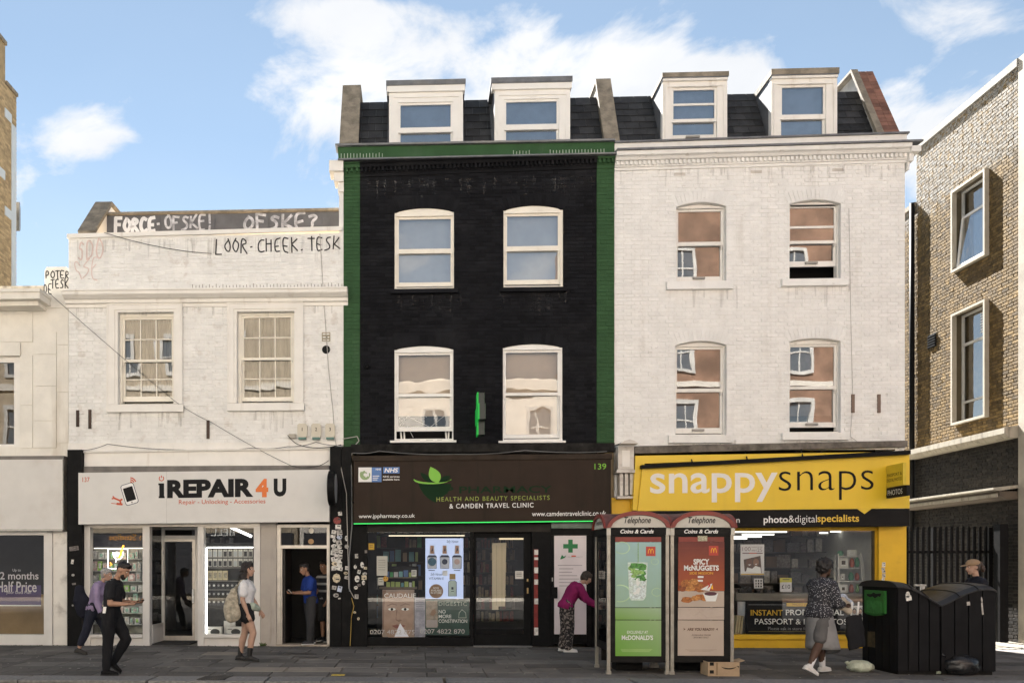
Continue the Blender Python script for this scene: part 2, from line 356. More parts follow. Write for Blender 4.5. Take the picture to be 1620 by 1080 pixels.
# ---------------------------------------------------------------- masonry
def brick_runs(u0, u1, z0, z1, ops, hd=.0655, g=.0105, step=.076):
    out = []; row = 0; z = z0
    while z + hd*.5 < z1:
        zt = min(z + hd, z1)
        blk = sorted((a, b) for a, b, c, d in ops if c < zt - .012 and d > z + .012)
        segs = []; cur = u0
        for a, b in blk:
            if a > cur: segs.append((cur, a))
            cur = max(cur, b)
        if cur < u1: segs.append((cur, u1))
        for a, b in segs:
            u = u0 - (0 if row % 2 == 0 else .163); k = 0
            while u < b:
                w = .215 if k % 2 == 0 else .1025
                lo, hi = max(u, a), min(u + w, b)
                if hi - lo > .025: out.append((lo, hi, z, zt, abs(hi-lo-.215) < 1e-4 and abs(zt-z-hd) < 1e-4))
                u += w + g; k += 1
        z += step; row += 1
    return out
def bricks(parent, mat, u0, u1, z0, z1, ops=(), plane=0.0, axis='Y', proud=.009, n_single=300, extra=None):
    """bricks standing proud of a wall core; the nearest whole ones are objects, the rest one part"""
    to = (lambda u, o, z: (u, plane - o, z)) if axis == 'Y' else (lambda u, o, z: (plane - o, u, z))
    runs = brick_runs(u0, u1, z0, z1, ops)
    full = [b for b in runs if b[4]]
    full.sort(key=lambda b: (Vector(to((b[0]+b[1])/2, 0, (b[2]+b[3])/2)) - CAM).length)
    single = full[:n_single]; sset = set(single); rest = [b for b in runs if b not in sset]
    def geo(mb, lo, hi, za, zb, rr, m=0):
        e = .004; o = proud * rr.uniform(.6, 1.35); j = lambda: rr.uniform(-.0016, .0016)
        f = [(lo+e+j(), za+e+j()), (hi-e+j(), za+e+j()), (hi-e+j(), zb-e+j()), (lo+e+j(), zb-e+j())]
        bk = [(lo, za), (hi, za), (hi, zb), (lo, zb)]
        vs = [to(u, -.004, z) for u, z in bk] + [to(u, o + j(), z) for u, z in f]
        fs = [(4,5,6,7), (0,1,5,4), (1,2,6,5), (2,3,7,6), (3,0,4,7)]
        if axis == 'X': fs = [t[::-1] for t in fs]
        mb.add(vs, fs, m)
    rr = random.Random(len(runs))
    mb = MB()
    for b in rest: geo(mb, *b[:4], rr)
    if extra: extra(mb)
    o = mb.build('brickwork', mat, parent); o['kind'] = 'stuff'
    var = []
    for k in range(6):
        t = MB(); geo(t, 0, .215, 0, .0655, rr); var.append(t.mesh('brick', mat, Vector(to(0, 0, 0))))
    for b in single: inst(var[rr.randrange(6)], 'brick', to(b[0], 0, b[2]), parent)
def wall_sheet(parent, name, mat, u0, u1, z0, z1, ops, plane=0.0, axis='Y', depth=.2, arches=()):
    """wall core: a front face with real openings and their reveals; arches = (x0,x1,z_spring,z_crown) fill the heads"""
    to = (lambda u, o, z: (u, plane + o, z)) if axis == 'Y' else (lambda u, o, z: (plane + o, u, z))
    mb = MB(); us = sorted({u0, u1, *[v for a in ops for v in a[:2]]}); zs = sorted({z0, z1, *[v for a in ops for v in a[2:4]]})
    def q(a, b, c, d): mb.quad(a, b, c, d) if axis == 'Y' else mb.quad(d, c, b, a)
    for a, b in zip(us, us[1:]):
        for c, d in zip(zs, zs[1:]):
            um, zm = (a+b)/2, (c+d)/2
            if any(p[0] < um < p[1] and p[2] < zm < p[3] for p in ops): continue
            q(to(a, 0, c), to(b, 0, c), to(b, 0, d), to(a, 0, d))
    for a, b, c, d in ops:
        q(to(a, 0, c), to(a, depth, c), to(a, depth, d), to(a, 0, d)); q(to(b, depth, c), to(b, 0, c), to(b, 0, d), to(b, depth, d))
        q(to(a, depth, d), to(b, depth, d), to(b, 0, d), to(a, 0, d)); q(to(a, 0, c), to(b, 0, c), to(b, depth, c), to(a, depth, c))
    for x0, x1, zs_, zc in arches:
        n = 12; top = zc + .001
        pts = [(x0 + (x1-x0)*i/n, zs_ + (zc-zs_)*(1 - (2*i/n-1)**2)) for i in range(n+1)]
        for (xa, za), (xb, zb) in zip(pts, pts[1:]):
            q(to(xa, -.001, za), to(xb, -.001, zb), to(xb, -.001, top), to(xa, -.001, top))
            q(to(xa, depth, za), to(xb, depth, zb), to(xb, -.001, zb), to(xa, -.001, za))
    return mb.build(name, mat, parent)
def arch_bricks(arches, plane=0.0, proud=.010):
    def f(mb):
        for x0, x1, zs_, zc in arches:
            n = max(8, int((x1-x0+.1)/.078)); a = x0 - .03; b = x1 + .03
            for i in range(n):
                s0, s1 = (i+.06)/n, (i+.94)/n
                def pt(s, up):
                    u = a + (b-a)*s; z = zs_ + (zc-zs_)*(1-(2*s-1)**2); t = (2*s-1)*.16*up
                    return (u + t*.6, plane - proud, z + .006 + .215*up)
                p = [pt(s0, 0), pt(s1, 0), pt(s1, 1), pt(s0, 1)]; bk = [(x, plane + .003, z) for x, _, z in p]
                mb.add(bk + p, [(4,5,6,7), (0,1,5,4), (1,2,6,5), (2,3,7,6), (3,0,4,7)])
    return f
def body(parent, x0, x1, zs, zt, depth, mat, inner=.75):
    """the house behind its front: party walls, back, roof deck and dark rooms"""
    mb = MB()
    mb.box(x0, x0+.18, .012, depth, 0, zt); mb.box(x1-.18, x1, .012, depth, 0, zt)
    mb.box(x0+.18, x1-.18, depth-.2, depth, 0, zt); mb.box(x0+.18, x1-.18, .21, depth-.2, zt-.15, zt-.01)
    o = mb.build('party_wall', mat, parent)
    MB().box(x0+.18, x1-.18, inner, depth-.2, zs, zt-.15).build('dark_room', dark, parent)
    return o

# ---------------------------------------------------------------- sash windows
def sash(parent, op, g, mr, gb, rb, frame_m, pane_m, sill=None, arch=None, Yf=.10, bars=(0, 0), gb2=None, back=None, horns=True, sill_m=None, label=None, upper_bar=None, glow=None):
    """op: (x0,x1,z0,z1) of the opening in metres; g: photo px of the glass (left,right,top); mr: meeting rail px (top,bottom);
    gb: px of the lower glass edge; rb: px of the lower edge of the bottom rail"""
    x0, x1, z0, z1 = op; cx = (g[0]+g[1])/2
    X = lambda px: P(px, 500, Yf).x
    Z = lambda py: P(cx, py, Yf).z
    gx0, gx1, gt, m0, m1, gbz, rbz = X(g[0]), X(g[1]), Z(g[2]), Z(mr[0]), Z(mr[1]), Z(gb), Z(rb)
    st = .045; zs_ = arch[2] if arch else z1
    fl, fr = max(.02, gx0 - st - x0), max(.02, x1 - gx1 - st)
    fm = MB(); e = .003
    fm.box(x0+e, x0+fl, Yf, Yf+.14, z0+.035, zs_-e); fm.box(x1-fr, x1-e, Yf, Yf+.14, z0+.035, zs_-e)
    hb = gt + st
    if arch:
        n = 12; pts = [(x1-e, hb), (x1-e, arch[2])] + [(x0 + (x1-x0)*(1-i/n), arch[2] + (arch[3]-arch[2])*(1-(1-2*i/n)**2) - e) for i in range(1, n)] + [(x0+e, arch[2]), (x0+e, hb)]
        pts2 = [(x1-fr, hb), (x1-fr, zs_-e), *[(max(x0+fl, min(x1-fr, a)), b) for a, b in pts[2:-2]], (x0+fl, zs_-e), (x0+fl, hb)]
        fm.prism(pts2, Yf+.002, Yf+.10)
        fm.box(x0+fl, x1-fr, Yf-.02, Yf+.002, hb, hb+.035)
    elif zs_ - e > hb + .01: fm.box(x0+fl, x1-fr, Yf+.001, Yf+.14, hb, zs_-e)
    fm.box(x0+e, x1-e, Yf-.03, Yf+.2, z0+.002, z0+.035)
    w = fm.build('window', frame_m, parent)
    if label: w['label'] = label
    ya, yb = Yf+.025, Yf+.06
    up = MB(); up.ring(x0+fl, x1-fr, m1, hb-.001, gx0-x0-fl, x1-fr-gx1, hb-gt, m0-m1, ya, yb)
    nx, ny = bars
    for i in range(1, nx): u = gx0+(gx1-gx0)*i/nx; up.box(u-.011, u+.011, ya+.002, yb-.004, m0, gt)
    for i in range(1, ny):
        v = m0+(gt-m0)*i/ny
        for k in range(max(1, nx)): up.box(gx0+(gx1-gx0)*k/max(1, nx)+(.011 if k else 0), gx0+(gx1-gx0)*(k+1)/max(1, nx)-(.011 if k < nx-1 else 0), ya+.004, yb-.006, v-.011, v+.011)
    if upper_bar: v = Z(upper_bar); up.box(gx0, gx1, ya+.004, yb-.006, v-.022, v+.022)
    if horns:
        for u in (x0+fl+.005, x1-fr-.04): up.prism([(u, m1-.07), (u+.02, m1-.07), (u+.035, m1), (u, m1)], ya, yb)
    up.build('sash', frame_m, w)
    ya2, yb2 = yb+.004, yb+.04
    lo = MB(); lo.ring(x0+fl, x1-fr, rbz, m0-.004, gx0-x0-fl, x1-fr-gx1, m0-.004-m1, gbz-rbz, ya2, yb2)
    for i in range(1, nx): u = gx0+(gx1-gx0)*i/nx; lo.box(u-.011, u+.011, ya2+.002, yb2-.004, gbz, m1)
    for i in range(1, ny):
        v = gbz+(m1-gbz)*i/ny
        for k in range(max(1, nx)): lo.box(gx0+(gx1-gx0)*k/max(1, nx)+(.011 if k else 0), gx0+(gx1-gx0)*(k+1)/max(1, nx)-(.011 if k < nx-1 else 0), ya2+.004, yb2-.006, v-.011, v+.011)
    lo.build('sash', frame_m, w)
    def panes(a, b, y):
        cols, rws = max(1, nx), max(1, ny)
        for i in range(cols):
            for j in range(rws):
                u0 = gx0+(gx1-gx0)*i/cols+.0115*(i > 0); u1 = gx0+(gx1-gx0)*(i+1)/cols-.0115*(i < cols-1)
                v0 = a+(b-a)*j/rws+.0115*(j > 0); v1 = a+(b-a)*(j+1)/rws-.0115*(j < rws-1)
                t = random.uniform(-.0012, .0012); t2 = random.uniform(-.0012, .0012)
                MB().quad((u0, y+t, v0), (u1, y-t, v0), (u1, y-t+t2, v1), (u0, y+t+t2, v1)).build('pane', pane_m, w)
    panes(m0, gt, (ya+yb)/2); panes(gbz, m1, (ya2+yb2)/2)
    if back:
        kind, mat, f0, f1 = back                       # how much of the glass height it covers, from the top
        zt, zb = gt + .04, z0 + .04; a, b = zt - (zt-zb)*f0, zt - (zt-zb)*f1
        bm = MB(); yb3 = Yf + .17
        if kind == 'blind':
            z = a
            while z > b: bm.add([(x0+fl+.01, yb3, z), (x1-fr-.01, yb3, z), (x1-fr-.01, yb3+.016, z-.022), (x0+fl+.01, yb3+.016, z-.022)], [(0,1,2,3)]); z -= .024
            o = bm.build('blind', mat, w); o['kind'] = 'stuff'
        elif kind == 'sheet': bm.quad((x0+fl, yb3, b), (x1-fr, yb3+.02, b), (x1-fr, yb3+.01, a), (x0+fl, yb3, a)); bm.build('blind', mat, w)
        elif kind == 'curtain':
            n = 36; xs = [x0+fl+(x1-x0-fl-fr)*i/n for i in range(n+1)]
            for i in range(n):
                w0, w1 = (.022*math.sin(t*1.1)+.012*math.sin(t*2.3+1) for t in (i, i+1))
                bm.quad((xs[i], yb3+w0, b), (xs[i+1], yb3+w1, b), (xs[i+1], yb3+w1*.6, a), (xs[i], yb3+w0*.6, a))
            bm.build('curtain', mat, w, smooth=True)
    if sill:
        l, r, t, b = sill; sx0, sx1 = P(l, t, -.09).x, P(r, t, -.09).x
        zt, zb = z0 + .001, min(z0 - .02, P(cx, b, -.09).z)
        MB().prism([(-.10, zb), (.0, zb), (.0, z0-.002), (.12, z0-.002), (.12, z0+.002), (-.10, zt-.012)], sx0, sx1, axis='X').build('sill', sill_m or frame_m, w)
    return w
def stains(parent, spots, mat, Y=-.016, seed=1):
    """run-off marks: thin tapering films below sills and ledges; spots = (x0, x1, z, longest)"""
    rr = random.Random(seed); mb = MB()
    for x0, x1, z, ln in spots:
        n = max(2, int((x1-x0)/.16))
        for i in range(n):
            x = x0+(x1-x0)*(i+rr.random())/n; w = rr.uniform(.03, .13); l = ln*rr.uniform(.3, 1)
            mb.quad((x+w*.15, Y-.0004*(i % 3), z-l), (x+w*.8, Y-.0004*(i % 3), z-l), (x+w, Y-.0004*(i % 3), z), (x, Y-.0004*(i % 3), z))
    o = mb.build('run_off_stain', mat, parent); o['kind'] = 'stuff'
def opening(l, r, t, b, crown=None):
    """photo px of a wall opening -> metres on the front"""
    c = (l+r)/2
    z1 = fz(crown if crown is not None else t, c)
    return (fx(l), fx(r), fz(b, c), z1), ((fx(l), fx(r), fz(t, c), z1) if crown is not None else None)
# ---------------------------------------------------------------- lettering
_TXT = {}
def glyphs(s, bold=0.0, shear=0.0, space=1.0, res=4):
    k = (s, bold, shear, space)
    if k not in _TXT:
        c = bpy.data.curves.new('lettering', 'FONT'); c.body = s; c.offset = bold; c.shear = shear; c.space_character = space; c.resolution_u = res; c.fill_mode = 'FRONT'
        o = bpy.data.objects.new('lettering', c); COL.objects.link(o); bpy.context.view_layer.update()
        me = bpy.data.meshes.new_from_object(o); v = np.empty(len(me.vertices)*3); me.vertices.foreach_get('co', v)
        fs = [tuple(p.vertices) for p in me.polygons]
        bpy.data.objects.remove(o); bpy.data.curves.remove(c); bpy.data.meshes.remove(me)
        _TXT[k] = (v.reshape(-1, 3), fs)
    return _TXT[k]
def write(parent, s, mat, box, Y, bold=0.0, shear=0.0, space=1.0, name='lettering', slope=0.0, world=None, keep=False, thick=.003, res=4, frame=None):
    """letters fitted into a box of photo px (l,r,t,b) on the plane Y (or into metres: world=(x0,x1,z0,z1)); slope tilts the line"""
    v, fs = glyphs(s, bold, shear, space, res)
    if world: x0, x1, z0, z1 = world
    else: a, b = P(box[0], box[3], Y), P(box[1], box[2], Y); x0, x1, z0, z1 = a.x, b.x, P((box[0]+box[1])/2, box[3], Y).z, P((box[0]+box[1])/2, box[2], Y).z
    mn, mx = v.min(0), v.max(0); kx = (x1-x0)/(mx[0]-mn[0]); kz = (z1-z0)/(mx[1]-mn[1])
    if keep: kx = kz = min(kx, kz)
    mb = MB(); pts = []
    for q in v:
        u = (q[0]-mn[0])*kx; pts.append((x0+u, Y-thick, z0+(q[1]-mn[1])*kz+slope*(u-(x1-x0)/2)))
    if frame: pts = [frame(*p) for p in pts]
    mb.add(pts, [f for f in fs])
    return mb.build(name, mat, parent, local=frame is not None)
STROKES = {'L': [[(0,1),(0,0),(.7,0)]], 'O': [[(.4,1),(.05,.7),(.05,.3),(.4,0),(.75,.3),(.75,.7),(.4,1)]], 'R': [[(0,0),(0,1),(.6,.9),(.6,.6),(.05,.5),(.7,0)]],
 'C': [[(.7,.9),(.3,1),(0,.6),(.05,.2),(.4,0),(.75,.1)]], 'H': [[(0,1),(0,0)],[(0,.5),(.65,.55)],[(.65,1),(.65,0)]], 'E': [[(.65,1),(0,1),(0,0),(.65,0)],[(0,.5),(.5,.5)]],
 'K': [[(0,1),(0,0)],[(.7,1),(.05,.45),(.75,0)]], 'T': [[(0,1),(.8,1)],[(.4,1),(.4,0)]], 'S': [[(.7,.9),(.3,1),(.05,.75),(.6,.4),(.55,.05),(0,.05)]],
 'F': [[(.7,1),(0,1),(0,0)],[(0,.55),(.5,.55)]], 'P': [[(0,0),(0,1),(.6,.9),(.6,.55),(0,.45)]], 'U': [[(0,1),(.05,.1),(.4,0),(.65,.1),(.7,1)]], 'D': [[(0,0),(0,1),(.6,.7),(.6,.3),(0,0)]],
 'A': [[(0,0),(.4,1),(.75,0)],[(.15,.4),(.6,.4)]], '.': [[(.2,.1),(.3,.1)]], '-': [[(.15,.5),(.35,.5)]], '!': [[(.2,1),(.2,.35)],[(.2,.1),(.2,.03)]], '?': [[(0,.85),(.4,1),(.65,.75),(.3,.45),(.3,.3)],[(.3,.1),(.3,.03)]], ' ': []}
def scrawl(parent, s, mat, l, r, t, b, Y, w, name='graffiti', jit=.06, slope=0):
    """hand painted letters: strokes of a spray can or marker on the wall"""
    a, c = P(l, b, Y), P(r, t, Y); H = c.z - a.z; n = len(s); cw = (c.x - a.x) / n; rr = random.Random(s)
    for i, ch in enumerate(s):
        mb = MB()
        for st in STROKES[ch]:
            pts = [Vector((a.x + cw*(i + .08 + .95*q[0] + rr.uniform(-jit, jit)*.5), Y - .004, a.z + H*(q[1]+rr.uniform(-jit, jit)) + slope*i*cw)) for q in st]
            if len(pts) > 3: # round it
                for _ in range(2):
                    np_ = [pts[0]]
                    for p0, p1 in zip(pts, pts[1:]): np_ += [p0*.75+p1*.25, p0*.25+p1*.75]
                    pts = np_ + [pts[-1]]
            for k in range(len(pts)):
                if k+1 < len(pts):
                    d = pts[k+1]-pts[k]
                    if d.length < 1e-5: continue
                    d.normalize(); nn = Vector((-d.z, 0, d.x))*w/2; e = d*w*.3
                    y = Vector((0, -.0004*((k+i) % 5), 0))
                    mb.quad(*[p+y for p in (pts[k]-e-nn, pts[k+1]+e-nn, pts[k+1]+e+nn, pts[k]-e+nn)])
        if mb.f: mb.build(name, mat, parent)
def poly(parent, name, mat, pts, Y, thick=.004, depth=.004):
    return MB().prism([(P(x, y, Y).x, P(x, y, Y).z) for x, y in pts], Y-thick, Y-thick+depth).build(name, mat, parent)
# ================================================================ house 1: two-storey white house over the phone repair shop
def house_left():
    b = thing('white_house', 'two-storey white painted brick house with graffiti on its parapet', 'building', (fx(325), 0, 0))
    x0, x1 = fx(108.5), fx(541.5); zt = fz(372, 325); zb = fz(700, 325)
    o1, _ = opening(187, 275, 494, 640); o2, _ = opening(375, 465.5, 493, 638)
    hole = (fx(510), fx(522.5), fz(560, 516), fz(546, 516))
    ops = [o1, o2]
    wall_sheet(b, 'front_wall', old_white, x0, x1, zb, zt, ops)
    sur = [(fx(171)-.01, fx(288.5)+.01, fz(651, 230)-.01, fz(481, 230)+.01), (fx(361.5)-.01, fx(479)+.01, fz(649, 420)-.01, fz(479, 420)+.01)]
    bricks(b, old_white, x0+.003, x1, zb, zt, sur + [(x0, x1, fz(481, 325), fz(457, 325))])
    body(b, x0+.004, x1-.004, fz(742, 325), fz(440, 325), 8.5, tan_brick)
    # stone window surrounds and sashes of twelve panes
    for (l, r, t, bt, op, sx, g, mr, gb, rb) in ((171, 288.5, 482, 640.5, o1, (168, 290, 641, 651), (197, 271, 505), (568, 572), 626, 634),
                                               (361.5, 479, 480, 638.5, o2, (359, 481, 639, 649), (385.5, 459.5, 502), (565, 569), 627, 633.5)):
        w = sash(b, op, g, mr, gb, rb, cream_frame, glass('old_glass', .11, (.8, .8, .78), wave=.012, ws=2), sx, bars=(3, 2), back=('curtain', M('grey_net', (.17, .155, .13), .9), 0, .98), sill_m=trim_white)
        mb = MB(); c = (l+r)/2
        X0, X1, Z0, Z1 = fx(l), fx(r), op[2]+.003, fz(t, c)
        mb.ring(X0, X1, Z0, Z1, op[0]-X0-.06, X1-op[1]-.06, Z1-op[3]-.05, 0.0005, -.045, -.001)
        mb.ring(op[0]-.06, op[1]+.06, Z0, op[3]+.05, .058, .058, .048, 0.0005, -.025, -.0012)
        mb.ring(X0-.015, X1+.015, Z0, Z1+.015, .03, .03, .03, .0005, -.06, -.046)
        mb.build('surround', trim_white, w)
    # cornice under the parapet
    a, c = P(97, 480, -.25), P(553, 476, -.25)
    pr = [(0.001, -.02), (.03, -.02), (.03, .05), (.09, .055), (.10, .12), (.15, .13), (.24, .19), (.25, .25), (.27, .26), (.27, .29), (.001, .34)]
    MB().sweep(pr, (fx(110)-.06, 0, a.z), (fx(543)+.10, 0, c.z)).build('cornice', trim_white, b)
    dn = MB(); n = 82
    for i in range(n):
        t = (i+.5)/n; X = fx(112)+(fx(545)-fx(112))*t; Z = a.z+(c.z-a.z)*t
        if i > 36: dn.box(X-.005, X+.005, -.20, -.19, Z+.30, Z+.345+random.random()*.05)
    o = dn.build('bird_spike', M('rusty_spike', (.2, .16, .12), .8), b); o['kind'] = 'stuff'
    # coping and the felted upstand behind it, with graffiti
    MB().sweep([(.06, 0), (.06, .085), (-.25, .10), (-.25, 0)], (fx(107.5), 0, fz(378, 110)), (fx(541), 0, fz(366, 540))).build('coping', trim_white, b)
    Yu = .75; felt = M('grey_felt', (.115, .115, .125), .7, var=.15, bump=.3, bs=15)
    ua, ub = P(165, 368, Yu), P(536, 362, Yu)
    u = MB(); u.add([(ua.x, Yu, P(165, 385, Yu).z), (ub.x, Yu, P(536, 385, Yu).z), (ub.x, Yu, P(536, 334, Yu).z), (ua.x, Yu, P(165, 341, Yu).z),
                     (ua.x, Yu+.4, P(165, 385, Yu).z), (ub.x, Yu+.4, P(536, 385, Yu).z), (ub.x, Yu+.4, P(536, 334, Yu).z), (ua.x, Yu+.4, P(165, 341, Yu).z)],
                    [(0,1,2,3), (3,2,6,7), (0,3,7,4), (1,5,6,2), (4,7,6,5)])
    up = u.build('upstand', felt, b)
    MB().bar((ua.x-.02, Yu-.02, P(165, 339.5, Yu).z), (ub.x, Yu-.02, P(536, 332.5, Yu).z), .09, .05, up=(0, 0, 1)).build('coping', stone, b)
    for px in (168, 254, 340, 425, 510, 524): q = P(px, 352, Yu); MB().box(q.x-.004, q.x+.004, Yu-.012, Yu, P(px, 366, Yu).z, P(px, 343, Yu).z).build('seam', felt, up)
    wsp = M('white_spray', (.72, .72, .74), .6, var=.1)
    scrawl(up, 'FORCE', wsp, 182, 248, 345, 367, Yu, .075); scrawl(up, '-OFSKE!', M('thin_white_spray', (.46, .46, .49), .6, var=.4, vs=9), 246, 342, 341, 364, Yu, .048, slope=.01, jit=.12)
    scrawl(up, 'OFSKE?', M('thin_white_spray', (.46, .46, .49)), 384, 508, 339, 364, Yu, .06, slope=.005, jit=.12)
    scrawl(b, 'LOOR-CHEEK.TESK', M('black_marker', (.02, .018, .018), .5), 341, 540, 377, 401, -.011, .027, slope=.012, jit=.11)
    scrawl(b, 'SDO', M('faded_red_spray', (.68, .54, .50), .7), 122, 165, 380, 412, -.011, .03, jit=.2); scrawl(b, 'CSE', M('faded_red_spray', (.62, .42, .38)), 118, 158, 410, 437, -.011, .02, jit=.3)
    # sloping party wall head at the far end of the parapet
    pw = MB(); xa, xb = fx(123), fx(147)
    p0, p1 = P(128, 370, .0), P(146, 329, 1.1)
    pw.prism([(.02, fz(378, 130)), (.02, p0.z), (1.0, p1.z-.02), (1.6, p1.z-.02), (1.6, fz(378, 130))], fx(126), fx(126)+.30, axis='X')
    o = pw.build('party_wall_head', trim_white, b)
    MB().prism([(.0, p0.z+.002), (.98, p1.z), (1.64, p1.z), (1.64, p1.z+.07), (.95, p1.z+.07), (-.04, p0.z+.05)], fx(126)-.03, fx(126)+.34, axis='X').build('coping', stone, o)
    stains(b, [(sur[0][0], sur[0][1], sur[0][2], .45), (sur[1][0], sur[1][1], sur[1][2], .45), (x0+.1, x1-.1, fz(484, 325), .25), (x0+.1, x1-.1, fz(377, 325), .55)], stain_mat('grey_run_off', (.38, .33, .28), .28), seed=2)
    # wall furniture
    rust = M('rusty_iron', (.07, .045, .035), .8, var=.3)
    for px, t, bt in ((123.5, 649, 675), (142.8, 648, 678), (329.5, 665, 694)):
        MB().box(fx(px)-.03, fx(px)+.03, -.035, -.002, fz(bt, px), fz(t, px)).build('wall_tie', rust, b)
    v = MB(); q = P(516, 533, 0)
    v.ring(q.x-.085, q.x+.085, q.z-.09, q.z+.09, .015, .015, .015, .015, -.03, -.004)
    for k in range(2): v.box(q.x-.07, q.x+.07, -.025, -.006, q.z-.05+k*.06, q.z-.025+k*.06)
    v.box(q.x-.008, q.x+.008, -.027, -.005, q.z-.075, q.z+.075)
    vo = v.build('air_vent', M('tan_vent', (.36, .31, .22), .7), b); MB().box(q.x-.07, q.x+.07, -.0045, -.003, q.z-.075, q.z+.075).build('vent_back', dark, vo)
    MB().disc((P(516, 553).x, P(516, 553).z), .085, .085, -.012, -.004).build('flue_hole', M('soot', (.006, .006, .006), .9, var=0), b)  # flat disc; the dark of the hole is put into its colour
    # base band of the front, between first floor and shop
    MB().box(x0, x1, -.03, 0, fz(737, 325), zb-.001).build('fascia_band', trim_white, b)
    MB().sweep([(0, 0), (.05, 0), (.06, .03), (0, .05)], (x0, -.03, fz(717, 120)), (x1, -.03, fz(711, 530))).build('string_course', trim_white, b)
    MB().box(fx(130), fx(521), -.06, -.002, fz(748, 325), fz(737, 325)-.001).build('fascia_board', M('grey_board', (.17, .155, .14), .7, var=.2, vs=3, dirt=.4), b)
    return b
H1 = house_left()

# ---------------------------------------------------------------- roof helpers
def slates(parent, mat, xa, xb, y0, z0, y1, z1, gap=(), w=.30, rows=8):
    """individual slates on a steep slope; gap = (x0,x1) intervals covered by dormers"""
    t = Vector((0, y1-y0, z1-z0)); Ln = t.length; t /= Ln; nrm = Vector((0, -t.z, t.y)); h = Ln/rows
    md = {}
    for r in range(rows):
        x = xa - (w/2 if r % 2 else 0)
        while x < xb - .02:
            a, b = max(x, xa), min(x+w, xb); segs = [(a, b)]
            for g0, g1 in gap:
                segs = [s for p, q in segs for s in (((p, min(q, g0)),) if p < g0 else ()) + (((max(p, g1), q),) if q > g1 else ())]
            for p, q in segs:
                if q - p < .03: continue
                k = (round(q-p, 2), random.randrange(3))
                if k not in md:
                    ww = q-p-.006; mb = MB(); j = [random.uniform(-.004, .004) for _ in range(4)]
                    lo, hi = -.035, h*1.0
                    vs = []
                    for dn in (0, 1):
                        for (u, s, jj) in ((-ww/2, lo, j[0]), (ww/2, lo, j[1]), (ww/2, hi, 0), (-ww/2, hi, 0)):
                            d = (.020 if s < 0 else .004) + (.008 if dn else 0)
                            vs.append(Vector((u, 0, 0)) + t*(s+jj) + nrm*d)
                    mb.add(vs, [(3,2,1,0), (4,5,6,7), (0,1,5,4), (1,2,6,5), (2,3,7,6), (3,0,4,7)])
                    md[k] = mb.mesh('slate', mat)
                inst(md[k], 'slate', Vector(((p+q)/2, y0, z0)) + t*(r*h), parent)
            x += w
    MB().add([(xa, y0, z0), (xb, y0, z0), (xb, y1, z1), (xa, y1, z1), (xa, y0+.3, z0), (xb, y0+.3, z0), (xb, y1+2.5, z1+.1), (xa, y1+2.5, z1+.1)],
             [(0,1,2,3), (3,2,6,7)]).build('roof', lead, parent)
def dormer(parent, l, r, lt, lb, fb, fr, g, mr, bot, g2=None, Yd=.40, bar=None, fm=upvc, rail=None, back=None):
    """lead topped dormer with a sash; photo px on its own front plane Yd"""
    X = lambda px: P(px, 200, Yd).x
    cx = (l+r)/2; Z = lambda py: P(cx, py, Yd).z
    zb = Z(bot) - .45
    c = MB(); x0, x1 = X(fr[0]), X(fr[1]); zt = Z(fb)
    d = c.box(X(l), X(r), Yd-.07, 2.3, Z(lb), Z(lt)).build('dormer', stone if fm is not upvc else lead, parent)
    MB().box(X(l)+.01, X(r)-.01, Yd-.065, Yd-.0, Z(lb)-.02, Z(lb)-.001).build('drip', lead, d)
    for xa in (x0, x1-.03): MB().box(xa, xa+.03, Yd+.145, 2.2, zb, Z(lb)-.001).build('cheek', lead, d)
    MB().box(X(l)+.015, X(r)-.015, Yd-.05, Yd+.10, zt, Z(lb)-.021).build('fascia', fm, d)
    gx0, gx1, gt = X(g[0]), X(g[1]), Z(g[2]); st = .045; ft = Z(fr[2])
    f = MB(); f.ring(x0, x1, zb, zt-.001, gx0-st-x0, x1-gx1-st, zt-gt-st, .02, Yd, Yd+.14)
    f.ring(x0+.05, x1-.05, zb, ft, .035, .035, .035, .02, Yd-.022, Yd-.001)
    f.build('frame', fm, d)
    m0, m1 = Z(mr[0]), Z(mr[1]); lo = zb+.02
    up = MB(); up.ring(gx0-st, gx1+st, m1, gt+st, st, st, st, m0-m1, Yd+.03, Yd+.065)
    if bar: up.box(gx0, gx1, Yd+.034, Yd+.06, Z(bar)-.022, Z(bar)+.022)
    up.build('sash', fm, d)
    rb = Z(rail[1]) if rail else lo; gb = Z(rail[0]) if rail else lo+.06
    MB().ring(gx0-st, gx1+st, rb, m0-.003, st, st, m0-.003-m1, gb-rb, Yd+.07, Yd+.10).build('sash', fm, d)
    MB().quad((gx0, Yd+.05, m0), (gx1, Yd+.05, m0), (gx1, Yd+.048, gt), (gx0, Yd+.048, gt)).build('pane', glass_sky, d)
    MB().quad((gx0, Yd+.085, gb), (gx1, Yd+.085, gb), (gx1, Yd+.083, m1), (gx0, Yd+.083, m1)).build('pane', glass_sky, d)
    if rail:
        MB().box((gx0+gx1)/2-.16, (gx0+gx1)/2+.12, Yd+.02, Yd+.07, rb+.01, rb+.05).build('handle', M('grey_vent', (.3, .28, .25), .5), d)
    MB().box(x0+.03, x1-.03, Yd+.9, Yd+.95, zb, zt).build('dark_room', dark, d)
    if back: MB().box(gx0-.02, gx1+.02, Yd+.16, Yd+.165, lo, gt+.03).build('blind', back, d)
    return d
